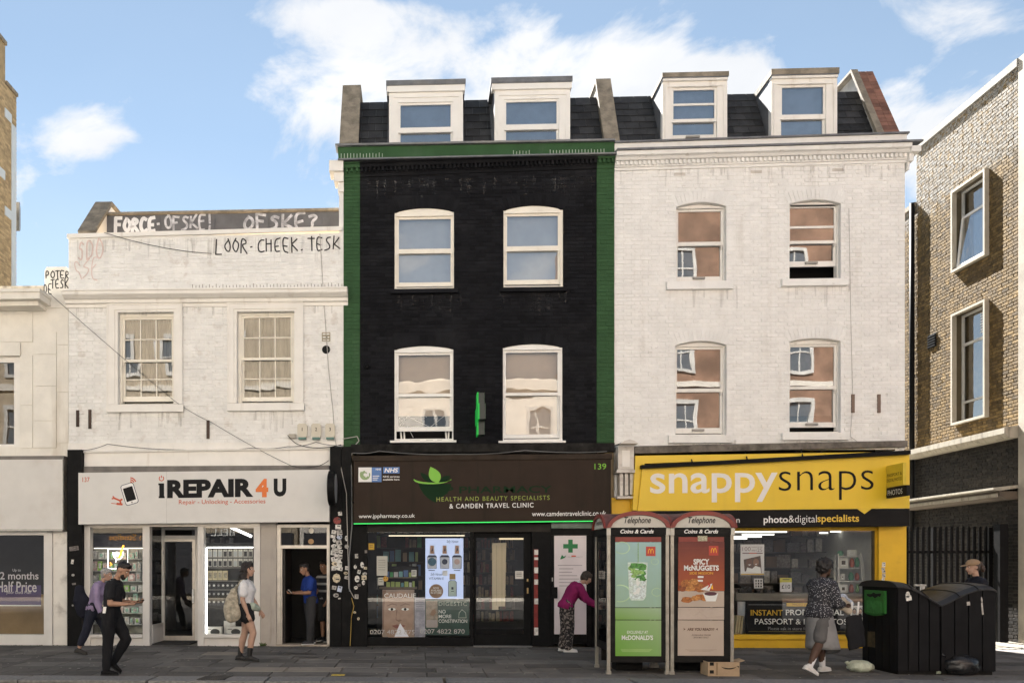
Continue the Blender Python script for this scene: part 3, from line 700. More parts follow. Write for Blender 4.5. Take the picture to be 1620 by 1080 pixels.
def party_head(parent, px_bot, px_top, py_bot, py_top, Yb, Yt, w_px, face_m, back=2.6, name='party_wall_head', rise=.0):
    """wall between two roofs, its head sloping with the mansard then level"""
    a, c = P(px_bot, py_bot, Yb), P(px_top, py_top, Yt); w = w_px/77
    mb = MB(); mb.prism([(Yb, a.z-.3), (Yb, a.z), (Yt, c.z), (back, c.z+rise), (back, a.z-.3)], a.x-w/2, a.x+w/2, axis='X')
    return mb.build(name, face_m, parent), a, c

# ================================================================ house 2: black and green house over the pharmacy
def house_black():
    b = thing('black_house', 'tall black painted brick house with green edges and two roof dormers', 'building', (fx(757), 0, 0))
    x0, x1 = fx(543.5), fx(971.5); xg0, xg1 = fx(569.5), fx(944); zb = fz(712, 757); zt = fz(258, 757)
    wins = [  # l, r, spring, bottom, crown, glass, meeting rail, glass bottom, rail bottom, sill
        (624, 718.5, 335.5, 458, 329, (631, 713, 346), (393, 400), 445, 451.5, (618, 724, 458.5, 463)),
        (796.5, 891, 332, 455.5, 325, (802.5, 883, 341), (388.5, 396), 441, 448, (791, 896, 456, 460.5)),
        (623.8, 717.5, 552.5, 696.5, 547, (630.5, 712, 561), (622, 627), 674, 681, (617, 722, 697, 699.5)),
        (795.5, 890, 549.5, 697, 544, (800.5, 882.5, 557), (620.5, 625), 686, 692, (789, 895, 697.5, 700))]
    ops, arcs = [], []
    for w in wins:
        o, a = opening(w[0], w[1], w[2], w[3], w[4]); ops.append(o); arcs.append(a)
    inn = [o for o in ops]
    wall_sheet(b, 'front_wall', black_paint, xg0, xg1, zb, zt, ops, arches=arcs)
    aops = [(a[0]-.03, a[1]+.03, a[2]-.01, a[3]+.225) for a in arcs]
    bricks(b, black_paint, xg0+.004, xg1-.004, zb, zt, ops + aops, extra=arch_bricks(arcs))
    for i, (u0, u1) in enumerate(((x0, xg0), (xg1, x1))):
        q = MB().box(u0, u1, -.012, .2, zb+.0, fz(262, 757)).build('pilaster', green_paint, b)
        bricks(q, green_paint, u0+.002, u1-.002, zb, fz(262, 757), plane=-.012, n_single=110)
    body(b, x0+.004, x1-.004, fz(720, 757), fz(245, 757), 9, tan_brick)
    net = M('white_net', (.66, .66, .66), .9, var=.06); cream_blind = M('cream_blind', (.74, .60, .46), .8, var=.04)
    sky_gl = glass('sky_sash_glass', .34, (.8, .83, .86), wave=.03, ws=1.5)
    for i, w in enumerate(wins):
        lower = i > 1
        sash(b, ops[i], w[5], w[6], w[7], w[8], cream_frame if not lower else upvc, glass_up if lower else sky_gl, w[9], arch=arcs[i], Yf=.02,
             back=(('blind', cream_blind, 0, .72 if i == 2 else .97) if lower else ('sheet', net, 0, .99)), sill_m=black_paint if not lower else upvc)
    # loose slats and a tangle behind the open sash
    o = ops[2]; jm = MB()
    for (a, c) in ((( .06, .30), (.70, .10)), ((.05, .38), (.55, .24)), ((.05, .12), (.35, .34)), ((.40, .33), (.98, .38)), ((.22, .14), (.32, .02)), ((.10, .12), (.12, -.02)), ((.16, .12), (.17, -.02)), ((.93, .12), (.92, -.02)), ((.87, .12), (.89, -.02)), ((.55, .1), (.95, .3))):
        W, Hh = o[1]-o[0], o[3]-o[2]
        jm.bar((o[0]+W*a[0], .24, o[2]+.06+Hh*a[1]), (o[0]+W*c[0], .25, o[2]+.06+Hh*c[1]), .035, .006)
    jm.build('broken_blind', upvc, b)
    # cornice: black dentil courses, lead line, green parapet band
    zc = lambda py, px: fz(py, px)
    for u0, u1, mt in ((fx(537), xg0, green_paint), (xg0, xg1, black_paint), (xg1, x1, green_paint)):
        pl, pr_ = 537 + (u0-fx(537))*77, 537 + (u1-fx(537))*77
        za = zc(281, 600) + (u0-x0)*.018; zb2 = zc(281, 600) + (u1-x0)*.018
        prof = [(.0, 0), (.03, 0), (.03, .06), (.045, .065), (.045, .16), (.10, .165), (.12, .22), (.16, .235), (.16, .255), (0, .30)]
        MB().sweep(prof, (u0, -.001, za), (u1, -.001, zb2)).build('cornice', mt, b)
        dn = MB(); n = int((u1-u0)/.085)
        for k in range(n):
            X = u0+(u1-u0)*(k+.5)/n; Z = za+(X-u0)*.018; dn.box(X-.022, X+.022, -.10, -.046, Z+.085, Z+.160)
        d = dn.build('dentil', mt, b); d['kind'] = 'stuff'
    MB().prism([(P(536.5, y, 0).x, P(536.5, y, 0).z) for y in (705, 262)] + [(x0, fz(262, 540)), (x0, fz(705, 540))], -.006, .2).build('white_edge', white_paint, b)
    MB().box(fx(522), fx(544), -.17, .25, fz(276, 533), fz(259.5, 533)).box(fx(529), fx(544), -.10, .25, fz(290, 533), fz(276, 533)).box(fx(535), fx(544), -.05, .25, fz(305, 533), fz(290, 533)).build('cornice_return', trim_white, b)
    MB().sweep([(0, -.01), (.20, -.03), (.20, .0), (0, .06)], (fx(536), -.02, fz(258.5, 540)), (x1, -.02, fz(249, 971))).build('lead_flashing', lead, b)
    MB().add([(fx(536), -.03, fz(257, 540)), (x1, -.03, fz(247, 971)), (x1, -.03, fz(225.5, 971)), (fx(534), -.03, fz(232, 540)),
              (fx(536), .25, fz(257, 540)), (x1, .25, fz(247, 971)), (x1, .25, fz(225.5, 971)), (fx(534), .25, fz(232, 540))],
             [(0,1,2,3), (4,7,6,5), (3,2,6,7), (0,3,7,4), (1,5,6,2)]).build('parapet', green_paint, b)
    MB().sweep([(-.26, 0), (.07, 0), (.08, .035), (-.26, .05)], (fx(531), -.03, fz(234, 535)), (x1, -.03, fz(226, 971))).build('coping', lead, b)
    pe = MB()
    for a, c in ((540, 606), (812, 838), (870, 957)):
        k = a
        while k < c: q = P(k, 0, 0); pe.box(q.x-.007, q.x+.007, -.036, -.028, fz(253-(k-540)*.018, k), fz(244-(k-540)*.018+random.random()*2, k)); k += 5
    o = pe.build('peeling_paint', M('pale_peel', (.35, .42, .34), .7), b); o['kind'] = 'stuff'
    # roof
    za, zc2 = fz(236, 757), P(757, 159, 1.25).z
    dz = [(P(612, 200, .4).x, P(735.5, 200, .4).x), (P(779, 200, .4).x, P(904, 200, .4).x)]
    slates(b, slate, x0+.02, x1-.02, .40, za, 1.25, zc2, dz, rows=8)
    ds = lambda *a, **k: dormer(b, *a, **k)
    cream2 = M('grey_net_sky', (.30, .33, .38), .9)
    ds(611, 736.5, 129, 135.5, 146.5, (615.5, 732.5, 152), (633.5, 713, 165), (200.5, 208.5), 229.5, back=cream2)
    ds(776.5, 905, 124.5, 132, 142.5, (782.5, 902, 148.5), (801, 881, 160), (195.5, 204), 228, back=cream2)
    h, a, c = party_head(b, 552, 557, 232, 141, .35, 1.2, 25, stone); MB().prism([(.33, a.z-.02), (1.2, c.z+.001), (2.65, c.z+.001), (2.65, c.z+.06), (1.15, c.z+.06), (.28, a.z-.02)], a.x-.20, a.x+.20, axis='X').build('coping', stone, h)
    h, a, c = party_head(b, 967.5, 955, 226, 131, .35, 1.2, 20, stone, rise=.0); MB().prism([(.33, a.z-.02), (1.2, c.z+.001), (2.65, c.z+.001), (2.65, c.z+.06), (1.15, c.z+.06), (.28, a.z-.02)], a.x-.16, a.x+.16, axis='X').build('coping', stone, h)
    stains(b, [(o[0]-.1, o[1]+.1, o[2]-.05, .55) for o in ops] + [(xg0+.1, xg1-.1, fz(282, 757), .4)], stain_mat('dusty_run_off', (.075, .072, .07), .5), seed=6)
    # small camera and bare pipe stub on the front
    q = P(581, 581, 0); cm = MB(); cm.ell((q.x, -.08, q.z), .055, .055, .055); cm.box(q.x-.03, q.x+.03, -.06, 0, q.z-.03, q.z+.03); cm.build('dome_camera', black_gloss, b, smooth=True)
    return b
H2 = house_black()

# ================================================================ house 3: white house over the yellow photo shop
def house_white():
    b = thing('white_house', 'tall white painted brick house with two dormers over the yellow shopfront', 'building', (fx(1205), 0, 0))
    x0, x1 = fx(972), fx(1431.5); zb = fz(712, 1205); zt = fz(258, 1205)
    wins = [(1070, 1149, 327, 446, 320, (1073.5, 1141, 334), (382, 388), 436, 444, (1055, 1160, 447.5, 457)),
            (1249, 1330, 322.5, 442, 316, (1250.5, 1320.5, 328), (380, 384.5), 411.5, 420, (1237.5, 1342, 442.5, 451.5)),
            (1068.5, 1149.5, 546, 688.5, 539, (1071.5, 1140.5, 552), (614, 619.5), 676, 684.5, (1058, 1159, 690, 700)),
            (1249, 1330, 540, 684.5, 535, (1251, 1320.5, 548), (610.5, 615), 667, 675, (1238, 1344, 686, 695.5))]
    ops, arcs = [], []
    for w in wins:
        o, a = opening(w[0], w[1], w[2], w[3], w[4]); ops.append(o); arcs.append(a)
    wall_sheet(b, 'front_wall', white_paint, x0, x1, zb, zt, ops, arches=arcs)
    aops = [(a[0]-.03, a[1]+.03, a[2]-.01, a[3]+.225) for a in arcs]
    bricks(b, white_paint, x0+.004, x1-.002, zb, zt, ops + aops, extra=arch_bricks(arcs))
    body(b, x0+.004, x1-.004, fz(722, 1205), fz(235, 1205), 7, white_paint)
    brown = M('brown_room_curtain', (.11, .09, .075), .9, var=.3, vs=2); gl = glass('warm_sash_glass', .15, (.85, .83, .8), wave=.026, ws=1.3)
    for i, w in enumerate(wins):
        sash(b, ops[i], w[5], w[6], w[7], w[8], trim_white, gl, w[9], arch=arcs[i], Yf=.11, back=('sheet', brown, 0, .99 if i in (0, 2) else .80), sill_m=white_paint, upper_bar=358.5 if i == 1 else None)
        X = (ops[i][0]+ops[i][1])/2; q = P((w[5][0]+w[5][1])/2, (w[7]+w[8])/2, .14)
        MB().box(q.x-.14, q.x+.10, .12, .165, q.z-.02, q.z+.022).build('trickle_vent', M('grey_vent', (.3, .28, .25), .5), b)
    mg = M('white_litter', (.7, .68, .63), .7, var=.1)
    for k, (u, v) in enumerate(((.18, .05), (.5, .06), (.72, .10), (.8, .04))):       # papers lying inside the first floor windows
        o = ops[2]; X = o[0]+(o[1]-o[0])*u; Z = o[2]+.2+v
        MB().add([(X-.05, .30, Z-.05), (X+.05, .31, Z-.03), (X+.04, .31, Z+.05), (X-.02, .30, Z+.04)], [(0,1,2,3)]).build('paper', mg, b)
    # cornice with dentils, lead line and low parapet, all rising a little to the right as in the street
    sl = (fz(258, 1432)-fz(271, 974))/(x1-x0); z0 = fz(271, 974)
    prof = [(0, 0), (.03, 0), (.03, .05), (.06, .055), (.06, .16), (.12, .165), (.16, .21), (.22, .225), (.23, .30), (0, .33)]
    MB().sweep(prof, (x0, -.001, z0), (x1+.02, -.001, z0+sl*(x1-x0+.02))).build('cornice', white_paint, b)
    MB().box(x1+.0205, x1+.20, -.21, .4, fz(247, 1436), fz(236, 1440)-.03).box(x1+.0205, x1+.10, -.13, .4, fz(259, 1436), fz(247, 1436)-.001).box(x1+.0205, x1+.06, -.06, .4, fz(270, 1436), fz(259, 1436)-.001).build('cornice_return', white_paint, b)
    dn = MB(); n = int((x1-x0)/.088)
    for k in range(n):
        X = x0+(x1-x0)*(k+.5)/n; Z = z0+sl*(X-x0); dn.box(X-.024, X+.024, -.105, -.061, Z+.08, Z+.155)
    d = dn.build('dentil', white_paint, b); d['kind'] = 'stuff'
    MB().sweep([(0, 0), (.27, -.01), (.27, .025), (0, .08)], (x0, -.002, z0+.315), (x1+.21, -.002, z0+.315+sl*(x1-x0))).build('lead_flashing', lead, b)
    pz = lambda px: fz(228-(px-974)*.0326, px)
    MB().add([(x0, -.02, z0+.38), (x1+.03, -.02, z0+.38+sl*(x1-x0)), (x1+.03, -.02, pz(1434)), (x0, -.02, pz(974)), (x0, .26, z0+.38), (x1+.03, .26, z0+.38+sl*(x1-x0)), (x1+.03, .26, pz(1434)), (x0, .26, pz(974))],
             [(0,1,2,3), (4,7,6,5), (3,2,6,7), (0,3,7,4), (1,5,6,2)]).build('parapet', white_paint, b)
    MB().sweep([(-.27, 0), (.05, 0), (.05, .03), (-.27, .045)], (x0, -.02, pz(974)+.001), (x1+.06, -.02, pz(1434)+.001)).build('coping', lead, b)
    av = M('vent_brick', (.55, .50, .44), .8)
    for px, py in ((1075, 276), (1196, 272), (1325, 269)):
        q = P(px, py); v = MB()
        for k in range(3): v.box(q.x-.11, q.x+.11, -.014, -.002, q.z-.03+k*.022, q.z-.018+k*.022)
        v.build('air_brick', av, b)
    rust = M('rusty_iron', (.07, .045, .035)); brown_tie = M('brown_tie', (.20, .14, .11), .8)
    for px in (1348.5, 1389.5): MB().box(fx(px)-.028, fx(px)+.028, -.04, -.002, fz(653, px), fz(624, px)).build('wall_tie', brown_tie, b)
    sm = stain_mat('grey_run_off', (.38, .33, .28), .28); stains(b, [(o[0]-.2, o[1]+.2, o[2]-.10, .5) for o in ops] + [(x0+.1, x1-.1, z0+.02, .35)], sm, seed=4)
    # roof: slates, two dormers, party wall faced with red brick at the street end
    za, zc2 = fz(226, 1205), P(1205, 149, 1.25).z
    dz = [(P(1047, 200, .4).x, P(1150, 200, .4).x), (P(1219, 200, .4).x, P(1324, 200, .4).x)]
    slates(b, slate, x0+.10, x1-.30, .40, za, 1.25, zc2, dz, rows=9)
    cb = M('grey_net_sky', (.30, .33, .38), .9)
    dormer(b, 1046.5, 1151.5, 117, 124, 129, (1048, 1150.5, 135), (1066, 1131, 141.5), (187, 192), 222, bar=164, fm=trim_white, rail=(211, 217.5), back=cb)
    dormer(b, 1218.5, 1325.5, 111, 120, 125, (1220, 1324.5, 131), (1238, 1303.5, 137), (180, 187.5), 217, fm=trim_white, back=cb)
    a, c = P(1411, 212, .30), P(1372, 114, 1.35); w = .33
    hd = MB().prism([(.30, a.z-.4), (.30, a.z), (1.35, c.z), (2.4, c.z), (2.4, a.z-.4)], a.x-w/2, a.x+w/2, axis='X').build('party_wall_head', M('grey_render', (.40, .385, .36), .8, var=.15, dirt=.4), b)
    t = Vector((0, 1.05, c.z-a.z)); n = 17; rb = MB(); tn = t.normalized(); nr = Vector((0, -tn.z, tn.y))
    vr = []
    for k in range(3):
        q = MB(); ww = .155 if k < 2 else .10; q.box(-ww/2, ww/2, -.012, .0, 0, t.length/n-.008)
        vr.append(q.mesh('brick', M('red_coping_brick', (.205, .10, .07), .8, var=.3, rnd=.25)))
    rx = math.atan2(t.y, t.z)
    for i in range(n):
        p = Vector((a.x, .30, a.z)) + t*(i/n) + nr*.004
        for u in (-.08, .08):
            inst(vr[i % 2], 'brick', p + Vector((u, 0, 0)), hd, rot=(-rx, 0, 0))
    MB().prism([(.26, a.z+.0), (1.33, c.z+.05), (2.45, c.z+.05), (2.45, c.z), (1.36, c.z-.002), (.33, a.z-.02)], a.x-w/2-.14, a.x-w/2-.001, axis='X').build('coping', stone, hd)
    return b
H3 = house_white()

# ================================================================ far end: cream building with its blank white sign, and the brick tower behind
def house_cream():
    b = thing('cream_building', 'low cream rendered building with a blank white sign over its window', 'building', (fx(40), 0, 0))
    x0, x1 = -13.0, fx(107.5); zb = fz(726, 60); zt = fz(478, 60); Y = .06
    op = (-12.0, fx(29), fz(706, 20), fz(562, 20))
    wall_sheet(b, 'front_wall', cream_wall, x0, x1, zb, zt, [op], plane=Y, depth=.16)
    # render panels with open joints
    def panel(l, r, t, bt): MB().box(fx(l)+.006, fx(r)-.006, Y-.02, Y-.001, fz(bt, 60)+.006, fz(t, 60)-.006).build('panel', cream_wall, b)
    for a in ((51, 88, 524, 560), (51, 88, 560, 610), (51, 88, 610, 665), (51, 88, 665, 708), (88.5, 107.4, 486, 545), (88.5, 107.4, 545, 620), (88.5, 107.4, 620, 700), (-60, 50.5, 486, 540), (30, 50.5, 560.5, 640), (30, 50.5, 640, 708)): panel(*a)
    MB().box(op[0]-.1, fx(31), Y-.05, Y-.001, fz(562, 20)+.001, fz(541, 20)).build('lintel', cream_wall, b)
    w = MB(); w.ring(op[0], op[1]-.003, op[2]+.003, op[3]-.003, .05, .09, .12, .06, Y+.05, Y+.12); w.box(fx(20)-.025, fx(20)+.025, Y+.055, Y+.11, op[2]+.063, op[3]-.123); w.box(fx(20)+.026, op[1]-.093, Y+.055, Y+.11, op[3]-.26, op[3]-.22)
    wo = w.build('window', trim_white, b); MB().quad((op[0]+.05, Y+.085, op[2]+.06), (op[1]-.09, Y+.085, op[2]+.06), (op[1]-.09, Y+.085, op[3]-.12), (op[0]+.05, Y+.085, op[3]-.12)).build('pane', glass('cream_house_glass', .05, (.35, .33, .31), wave=.02), wo)
    MB().box(x0, x1-.1, Y+.8, 6, zb, zt).build('dark_room', dark, b)
    # flat canopy ledge and parapet
    MB().box(x0, fx(79), Y-.55, Y-.002, fz(484, 60), fz(474, 60)).box(x0, fx(72), Y-.40, Y-.002, fz(491, 60), fz(484, 60)-.001).box(x0, fx(80.5), Y-.58, Y+.3, fz(474, 60)+.001, fz(469, 60)).build('cornice', cream_wall, b)
    MB().box(x0, fx(70), Y+.05, Y+.35, fz(469, 60)+.002, fz(449, 60)).build('parapet', M('grimy_cream_render', (.52, .46, .37), .8, var=.1, dirt=.7, dcol=(.14, .12, .09), ds=3, thr=.46), b)
    pm = MB().prism([(fx(69.5), fz(486, 90)), (fx(107.5), fz(486, 90)), (fx(107.5), fz(424, 100)), (fx(104), fz(421, 100)), (fx(73), fz(421, 90)), (fx(69.5), fz(427, 90))], Y-.03, Y+.35).build('pier', cream_wall, b)
    bk = M('black_marker', (.02, .018, .018))
    scrawl(pm, 'POTER', bk, 72, 111, 428, 441, Y-.03, .022, jit=.1); scrawl(pm, 'TESK', bk, 80, 110, 442, 456, Y-.03, .022, jit=.1); scrawl(pm, '-DE', bk, 62, 83, 449, 466, Y-.03, .02, jit=.12)
    MB().box(x0, x1-.003, Y+.36, 6, 3.3, fz(470, 60)).build('roof_block', tan_brick, b)
    MB().box(fx(26), fx(70), 3.0, 5.5, fz(470, 60), P(50, 444, 3.0).z).build('roof_hut', M('grey_green_roof', (.16, .18, .15), .8), b)
    # shop
    wf = M('white_shop_frame', (.66, .64, .61), .5, var=.04, dirt=.3, dcol=(.3, .26, .22), ds=3, thr=.58)
    op = (x0, fx(70), fz(1003, 40), fz(846, 40))
    f = MB(); f.box(fx(70), fx(83.5), -.02, .14, .0, fz(841, 75)); f.box(x0, fx(70)-.001, -.02, .14, .0, op[2]); f.box(x0, fx(70)-.001, -.02, .14, op[3], fz(840, 40)); f.box(fx(82.5), fx(83.5), -.03, -.021, 0, fz(841, 75))
    f.build('shop_frame', wf, b); MB().box(fx(84), fx(106), .0, .3, 0, fz(840, 95)).build('pier', M('worn_white_pier', (.74, .71, .66), .6, var=.06, dirt=.5, dcol=(.22, .19, .16), ds=2.5, thr=.55), b)
    sw = MB().quad((op[0], .06, op[2]), (op[1], .06, op[2]), (op[1], .06, op[3]), (op[0], .06, op[3])).build('shop_window', glass_shop, b)
    # its room: ceiling lamps, a counter and a purple poster seen through the glass
    rb = MB(); rb.box(x0, x1, 5, 5.1, 0, 3.2); rb.box(x0, x1, .15, 5, 3.0, 3.1); rb.box(x0, x1, .15, 5, -.03, .0); rb.box(x1-.3, x1-.2, .3, 5, 0, 3)
    rb.build('shop_room', room, b)
    MB().box(x0, fx(60), 2.2, 2.25, 2.75, 2.8).box(x0, fx(50), 1.1, 1.15, 2.72, 2.77).build('strip_lamp', lamp('shop_strip_light', (1, .95, .85), 4), b)
    MB().box(x0, fx(66), 1.5, 2.0, 0, 1.0).build('counter', M('pale_wood', (.36, .24, .13), .6), b)
    return b
H0 = house_cream()
wf_print = M('window_print', (.55, .50, .52), .5, var=0)
pp = thing('window_poster', 'mobile phone deal poster with purple band inside the shop window at the photo edge', 'poster', P(35, 965, .09))
MB().box(fx(-40), fx(62), .085, .09, P(30, 956, .08).z, P(30, 925, .08).z).build('purple_band', M('purple_print', (.06, .035, .12), .5, var=0), pp)
MB().box(fx(-40), fx(62), .083, .09, P(30, 958, .08).z, P(30, 956.5, .08).z).build('white_line', white_print, pp)
write(pp, 'Up to', wf_print, (20, 33, 899, 904.5), .08); write(pp, '2 months', wf_print, (0, 61, 904, 916), .08, bold=.012)
write(pp, 'Half Price', wf_print, (-5, 58, 919, 936), .08, bold=.012); write(pp, 'your Data Plan', wf_print, (10, 49, 934, 940), .08)
bs = thing('blank_sign', 'large blank white fascia sign over the shop window of the cream building', 'sign', P(50, 838, -.1))
MB().box(-13, fx(103.5), -.16, .05, fz(837, 52), fz(728, 52)).build('panel', M('blank_sign_face', (.64, .62, .59), .5, var=.03, dirt=.3, dcol=(.5, .45, .4), ds=1.5), bs)
MB().box(fx(103.6), fx(105.2), -.17, .05, fz(838, 100), fz(727, 100)).box(-13, fx(103.5), -.165, .05, fz(840, 52), fz(837, 52)-.001).build('edge_trim', metal_grey, bs)
MB().box(-13, fx(105), -.12, .05, fz(727.9, 52), fz(722, 52)).build('capping', M('grey_board', (.17, .155, .14)), bs)
MB().box(fx(4), fx(4.4), -.162, -.159, fz(837, 10), fz(728, 10)).build('panel_joint', M('grey_board', (.17, .155, .14)), bs)

def tower():
    X = -14.0; e = lambda px, py: PXW(px, py, X)
    a = e(26, 153); y1 = a.y; zt = a.z
    b = thing('brick_tower', 'tan brick tower block with pale vertical strip behind the cream building', 'building', (X-2, y1, 0))
    MB().box(X-6, X-.02, y1-9, y1, 0, zt-.02).build('tower_wall', mortar, b)
    mb = MB(); z = 9.0; r = 0
    while z < zt-.05:
        y = y1-2.6 - (0 if r % 2 else .11)
        while y < y1-.02: mb.box(X-.015, X+.004, y, min(y+.215, y1), z, z+.066); y += .225
        z += .0765; r += 1
    o = mb.build('brickwork', tan_brick, b); o['kind'] = 'stuff'
    pale = M('pale_blue_panel', (.56, .62, .68), .5, var=.05)
    MB().box(X+.004, X+.03, e(17.5, 300).y, e(24.5, 300).y, 0, e(22, 200).z).build('vertical_strip', pale, b)
    for l, r_, py in ((7, 17.4, 182), (-14, 7, 282), (7, 17.4, 336)):
        MB().box(X+.005, X+.032, e(l, py).y, e(r_, py).y, e(12, py+8).z, e(12, py-6).z).build('window_band', pale, b)
    MB().box(X-3, X, y1-6, e(8.2, 100).y, zt-.01, e(8, 72).z).build('stair_head', tan_brick, b)
    MB().box(X-3.1, X+.06, y1-6, e(8.8, 100).y, e(8, 72).z+.001, e(8, 66).z).box(X-.3, X+.05, e(8.8, 100).y+.01, y1+.04, zt+.001, zt+.12).build('coping', stone, b)
    q = e(28, 340); mb = MB(); mb.box(X-.2, X-.1, y1+.001, y1+.5, q.z-.02, q.z+.02); mb.box(X-.25, X+.0, y1+.2, y1+.28, q.z-.5, q.z+.5); mb.box(X-.22, X-.05, y1+.35, y1+.42, q.z-.4, q.z+.4); mb.build('aerial', metal_grey, b)
tower()

# ================================================================ the brown brick building across the lane
def house_brown():
    X = 13.0; e = lambda px, py, x=13.0: PXW(px, py, x)
    yn = e(1613, 600).y; yf = e(1450, 600).y; zt = e(1450, 240).z; yb = 9.0; zl = e(1445, 330).z
    b = thing('brown_brick_building', 'brown stock brick building beyond the lane, two windows in pale projecting frames', 'building', (X+3, yn, 0))
    zled = PXW(1530, 700, 12.8).z
    wins = [((1503.7, 303.7), (1557.4, 261), (1505.6, 431.5)), ((1503.7, 497.8), (1557.4, 471.9), (1505.6, 672.6))]
    boxes = []; XS = X-.11
    for tl, tr, bl in wins:
        A, B, Cc = e(*tl, XS), e(*tr, XS), e(*bl, XS); boxes.append((B.y, A.y, Cc.z, A.z))
    ops = [(a+.05, c-.05, d+.05, f-.05) for a, c, d, f in boxes]
    ve = e(1475.5, 539); vent = (ve.y-.17, ve.y+.17, ve.z-.17, ve.z+.17)
    wall_sheet(b, 'side_wall', mortar, yn, yf, zled, zt, ops, plane=X, axis='X', depth=.25)
    wall_sheet(b, 'side_wall', mortar, yf, yb, zled, zl, [], plane=X, axis='X')
    bricks(b, stock_brick, yn+.002, yf, zled, zt, [tuple(q) for q in boxes], plane=X, axis='X', proud=.009)
    bricks(b, stock_brick, yf, yf+3.0, zled, zl, (), plane=X, axis='X', proud=.009, n_single=0)
    wall_sheet(b, 'lower_wall', dark_mortar, yn, yb, 0, zled, [], plane=X, axis='X')
    bricks(b, dark_brick, yn, yf+1.2, .0, zled, (), plane=X, axis='X', n_single=120)
    MB().box(X+.26, X+8, yn+.01, yb, 0, zl-.01).box(X+.26, X+8, yn+.01, yf, zl, zt-.01).build('building_block', stock_brick, b)
    bricks(b, stock_brick, X+.41, X+8, 3.6, zt, plane=yn+.01, n_single=0); MB().box(X+.41, X+8, yn-.12, yn+.005, 0, 3.5).build('shopfront', M('dark_shopfront', (.04, .04, .045)), b)
    # coping
    MB().box(X-.06, X+.34, yn, yf+.02, zt, zt+.17).build('coping', M('pale_coping', (.26, .25, .225), .8, var=.12, dirt=.5, dcol=(.2, .18, .15), ds=3), b)
    MB().box(X-.05, X+.3, yf+.021, yb, zl, zl+.12).build('coping', stone, b)
    MB().box(X-.03, X+.4, yn-.25, yn-.002, 0, zt+.17).build('corner_pilaster', M('pale_stone', (.36, .325, .27), .8, var=.1, dirt=.3), b)
    fr = M('pale_concrete_frame', (.42, .38, .31), .75, var=.08, dirt=.3, dcol=(.3, .26, .2), ds=3)
    for k, ((a, c, d, f), op) in enumerate(zip(boxes, ops)):
        m = MB(); t = .055
        m.box(XS, X+.0, a, a+t, d, f); m.box(XS, X, c-t, c, d, f); m.box(XS, X, a+t, c-t, f-t, f); m.box(XS, X, a+t, c-t, d, d+t)
        w = m.build('window', fr, b)
        y0, y1, z0, z1 = op; xp = X+.12; g = M('grey_window_paint', (.62, .62, .60), .5, var=.05)
        s = MB()
        def hb(z, h=.05): s.box(xp, xp+.05, y0+.05, y1-.05, z-h/2, z+h/2)
        s.box(xp, xp+.05, y0, y0+.05, z0, z1); s.box(xp, xp+.05, y1-.05, y1, z0, z1); hb(z0+.025); hb(z1-.025)
        hz = (z1-.62 if k == 0 else z1-.72); hb(hz, .06)
        if k == 1: hb(z0+.48, .05)
        s.build('sash', g, w)
        zz = [z0+.05, hz-.03, z1-.05] if k == 0 else [z0+.05, z0+.455, hz-.03, z1-.05]
        lows = [zz[0]] + [q+(.06 if i == len(zz)-3 else .05) for i, q in enumerate(zz[1:-1])]
        for i in range(len(zz)-1):
            zlo = zz[0] if i == 0 else (z0+.505 if (k == 1 and i == 1) else hz+.03)
            MB().quad((xp+.025, y1-.05, zlo), (xp+.025, y0+.05, zlo), (xp+.025, y0+.05, zz[i+1]), (xp+.025, y1-.05, zz[i+1])).build('pane', glass('lane_glass', .22, (.8, .83, .85), wave=.1), w)
        mb = MB(); n = 14
        for i in range(n):
            u0, u1 = y0+.05+(y1-y0-.1)*.5*i/n, y0+.05+(y1-y0-.1)*.5*(i+1)/n
            mb.quad((xp+.12+.02*(i % 2), u0, z0), (xp+.12+.02*((i+1) % 2), u1, z0), (xp+.12+.02*((i+1) % 2), u1, z1), (xp+.12+.02*(i % 2), u0, z1))
        mb.build('curtain', M('pale_net', (.62, .64, .62), .9, var=.05), w)
        MB().box(X+.9, X+.95, y0-.3, y1+.3, z0-.3, z1+.3).build('dark_room', dark, w)
        if k == 1:
            lv = MB()
            for q in range(8): lv.box(xp-.015, xp-.001, y0+.07, y0+.42, z1-.60+q*.062, z1-.57+q*.062)
            lv.build('louvre', M('white_louvre', (.75, .75, .73), .5), w)
        else:   # open casement leaning out over the lane
            cz0, cz1 = z0+.05, hz-.04; mb = MB(); u0, u1 = y0+.06, y1-.10
            o = .12
            for (p, q) in (((xp-.03, u1, cz1), (xp-.03-o, u1, cz0)), ((xp-.03, u0, cz1), (xp-.03-o, u0, cz0)), ((xp-.03, u0, cz1), (xp-.03, u1, cz1)), ((xp-.03-o, u0, cz0), (xp-.03-o, u1, cz0))): mb.bar(p, q, .045, .045)
            cs = mb.build('casement', upvc, w)
            MB().quad((xp-.03, u1, cz1), (xp-.03-o, u1, cz0), (xp-.03-o, u0, cz0), (xp-.03, u0, cz1)).build('pane', glass('lane_glass', .22), w)
    v = MB(); v.box(X-.018, X-.002, vent[0], vent[1], vent[2], vent[3])
    vo = v.build('air_vent', dark, b); q = MB()
    for i in range(5): q.box(X-.045, X-.019, vent[0]+.01, vent[1]-.01, vent[2]+.02+i*.065, vent[2]+.05+i*.065)
    q.build('louvre', black_gloss, vo)
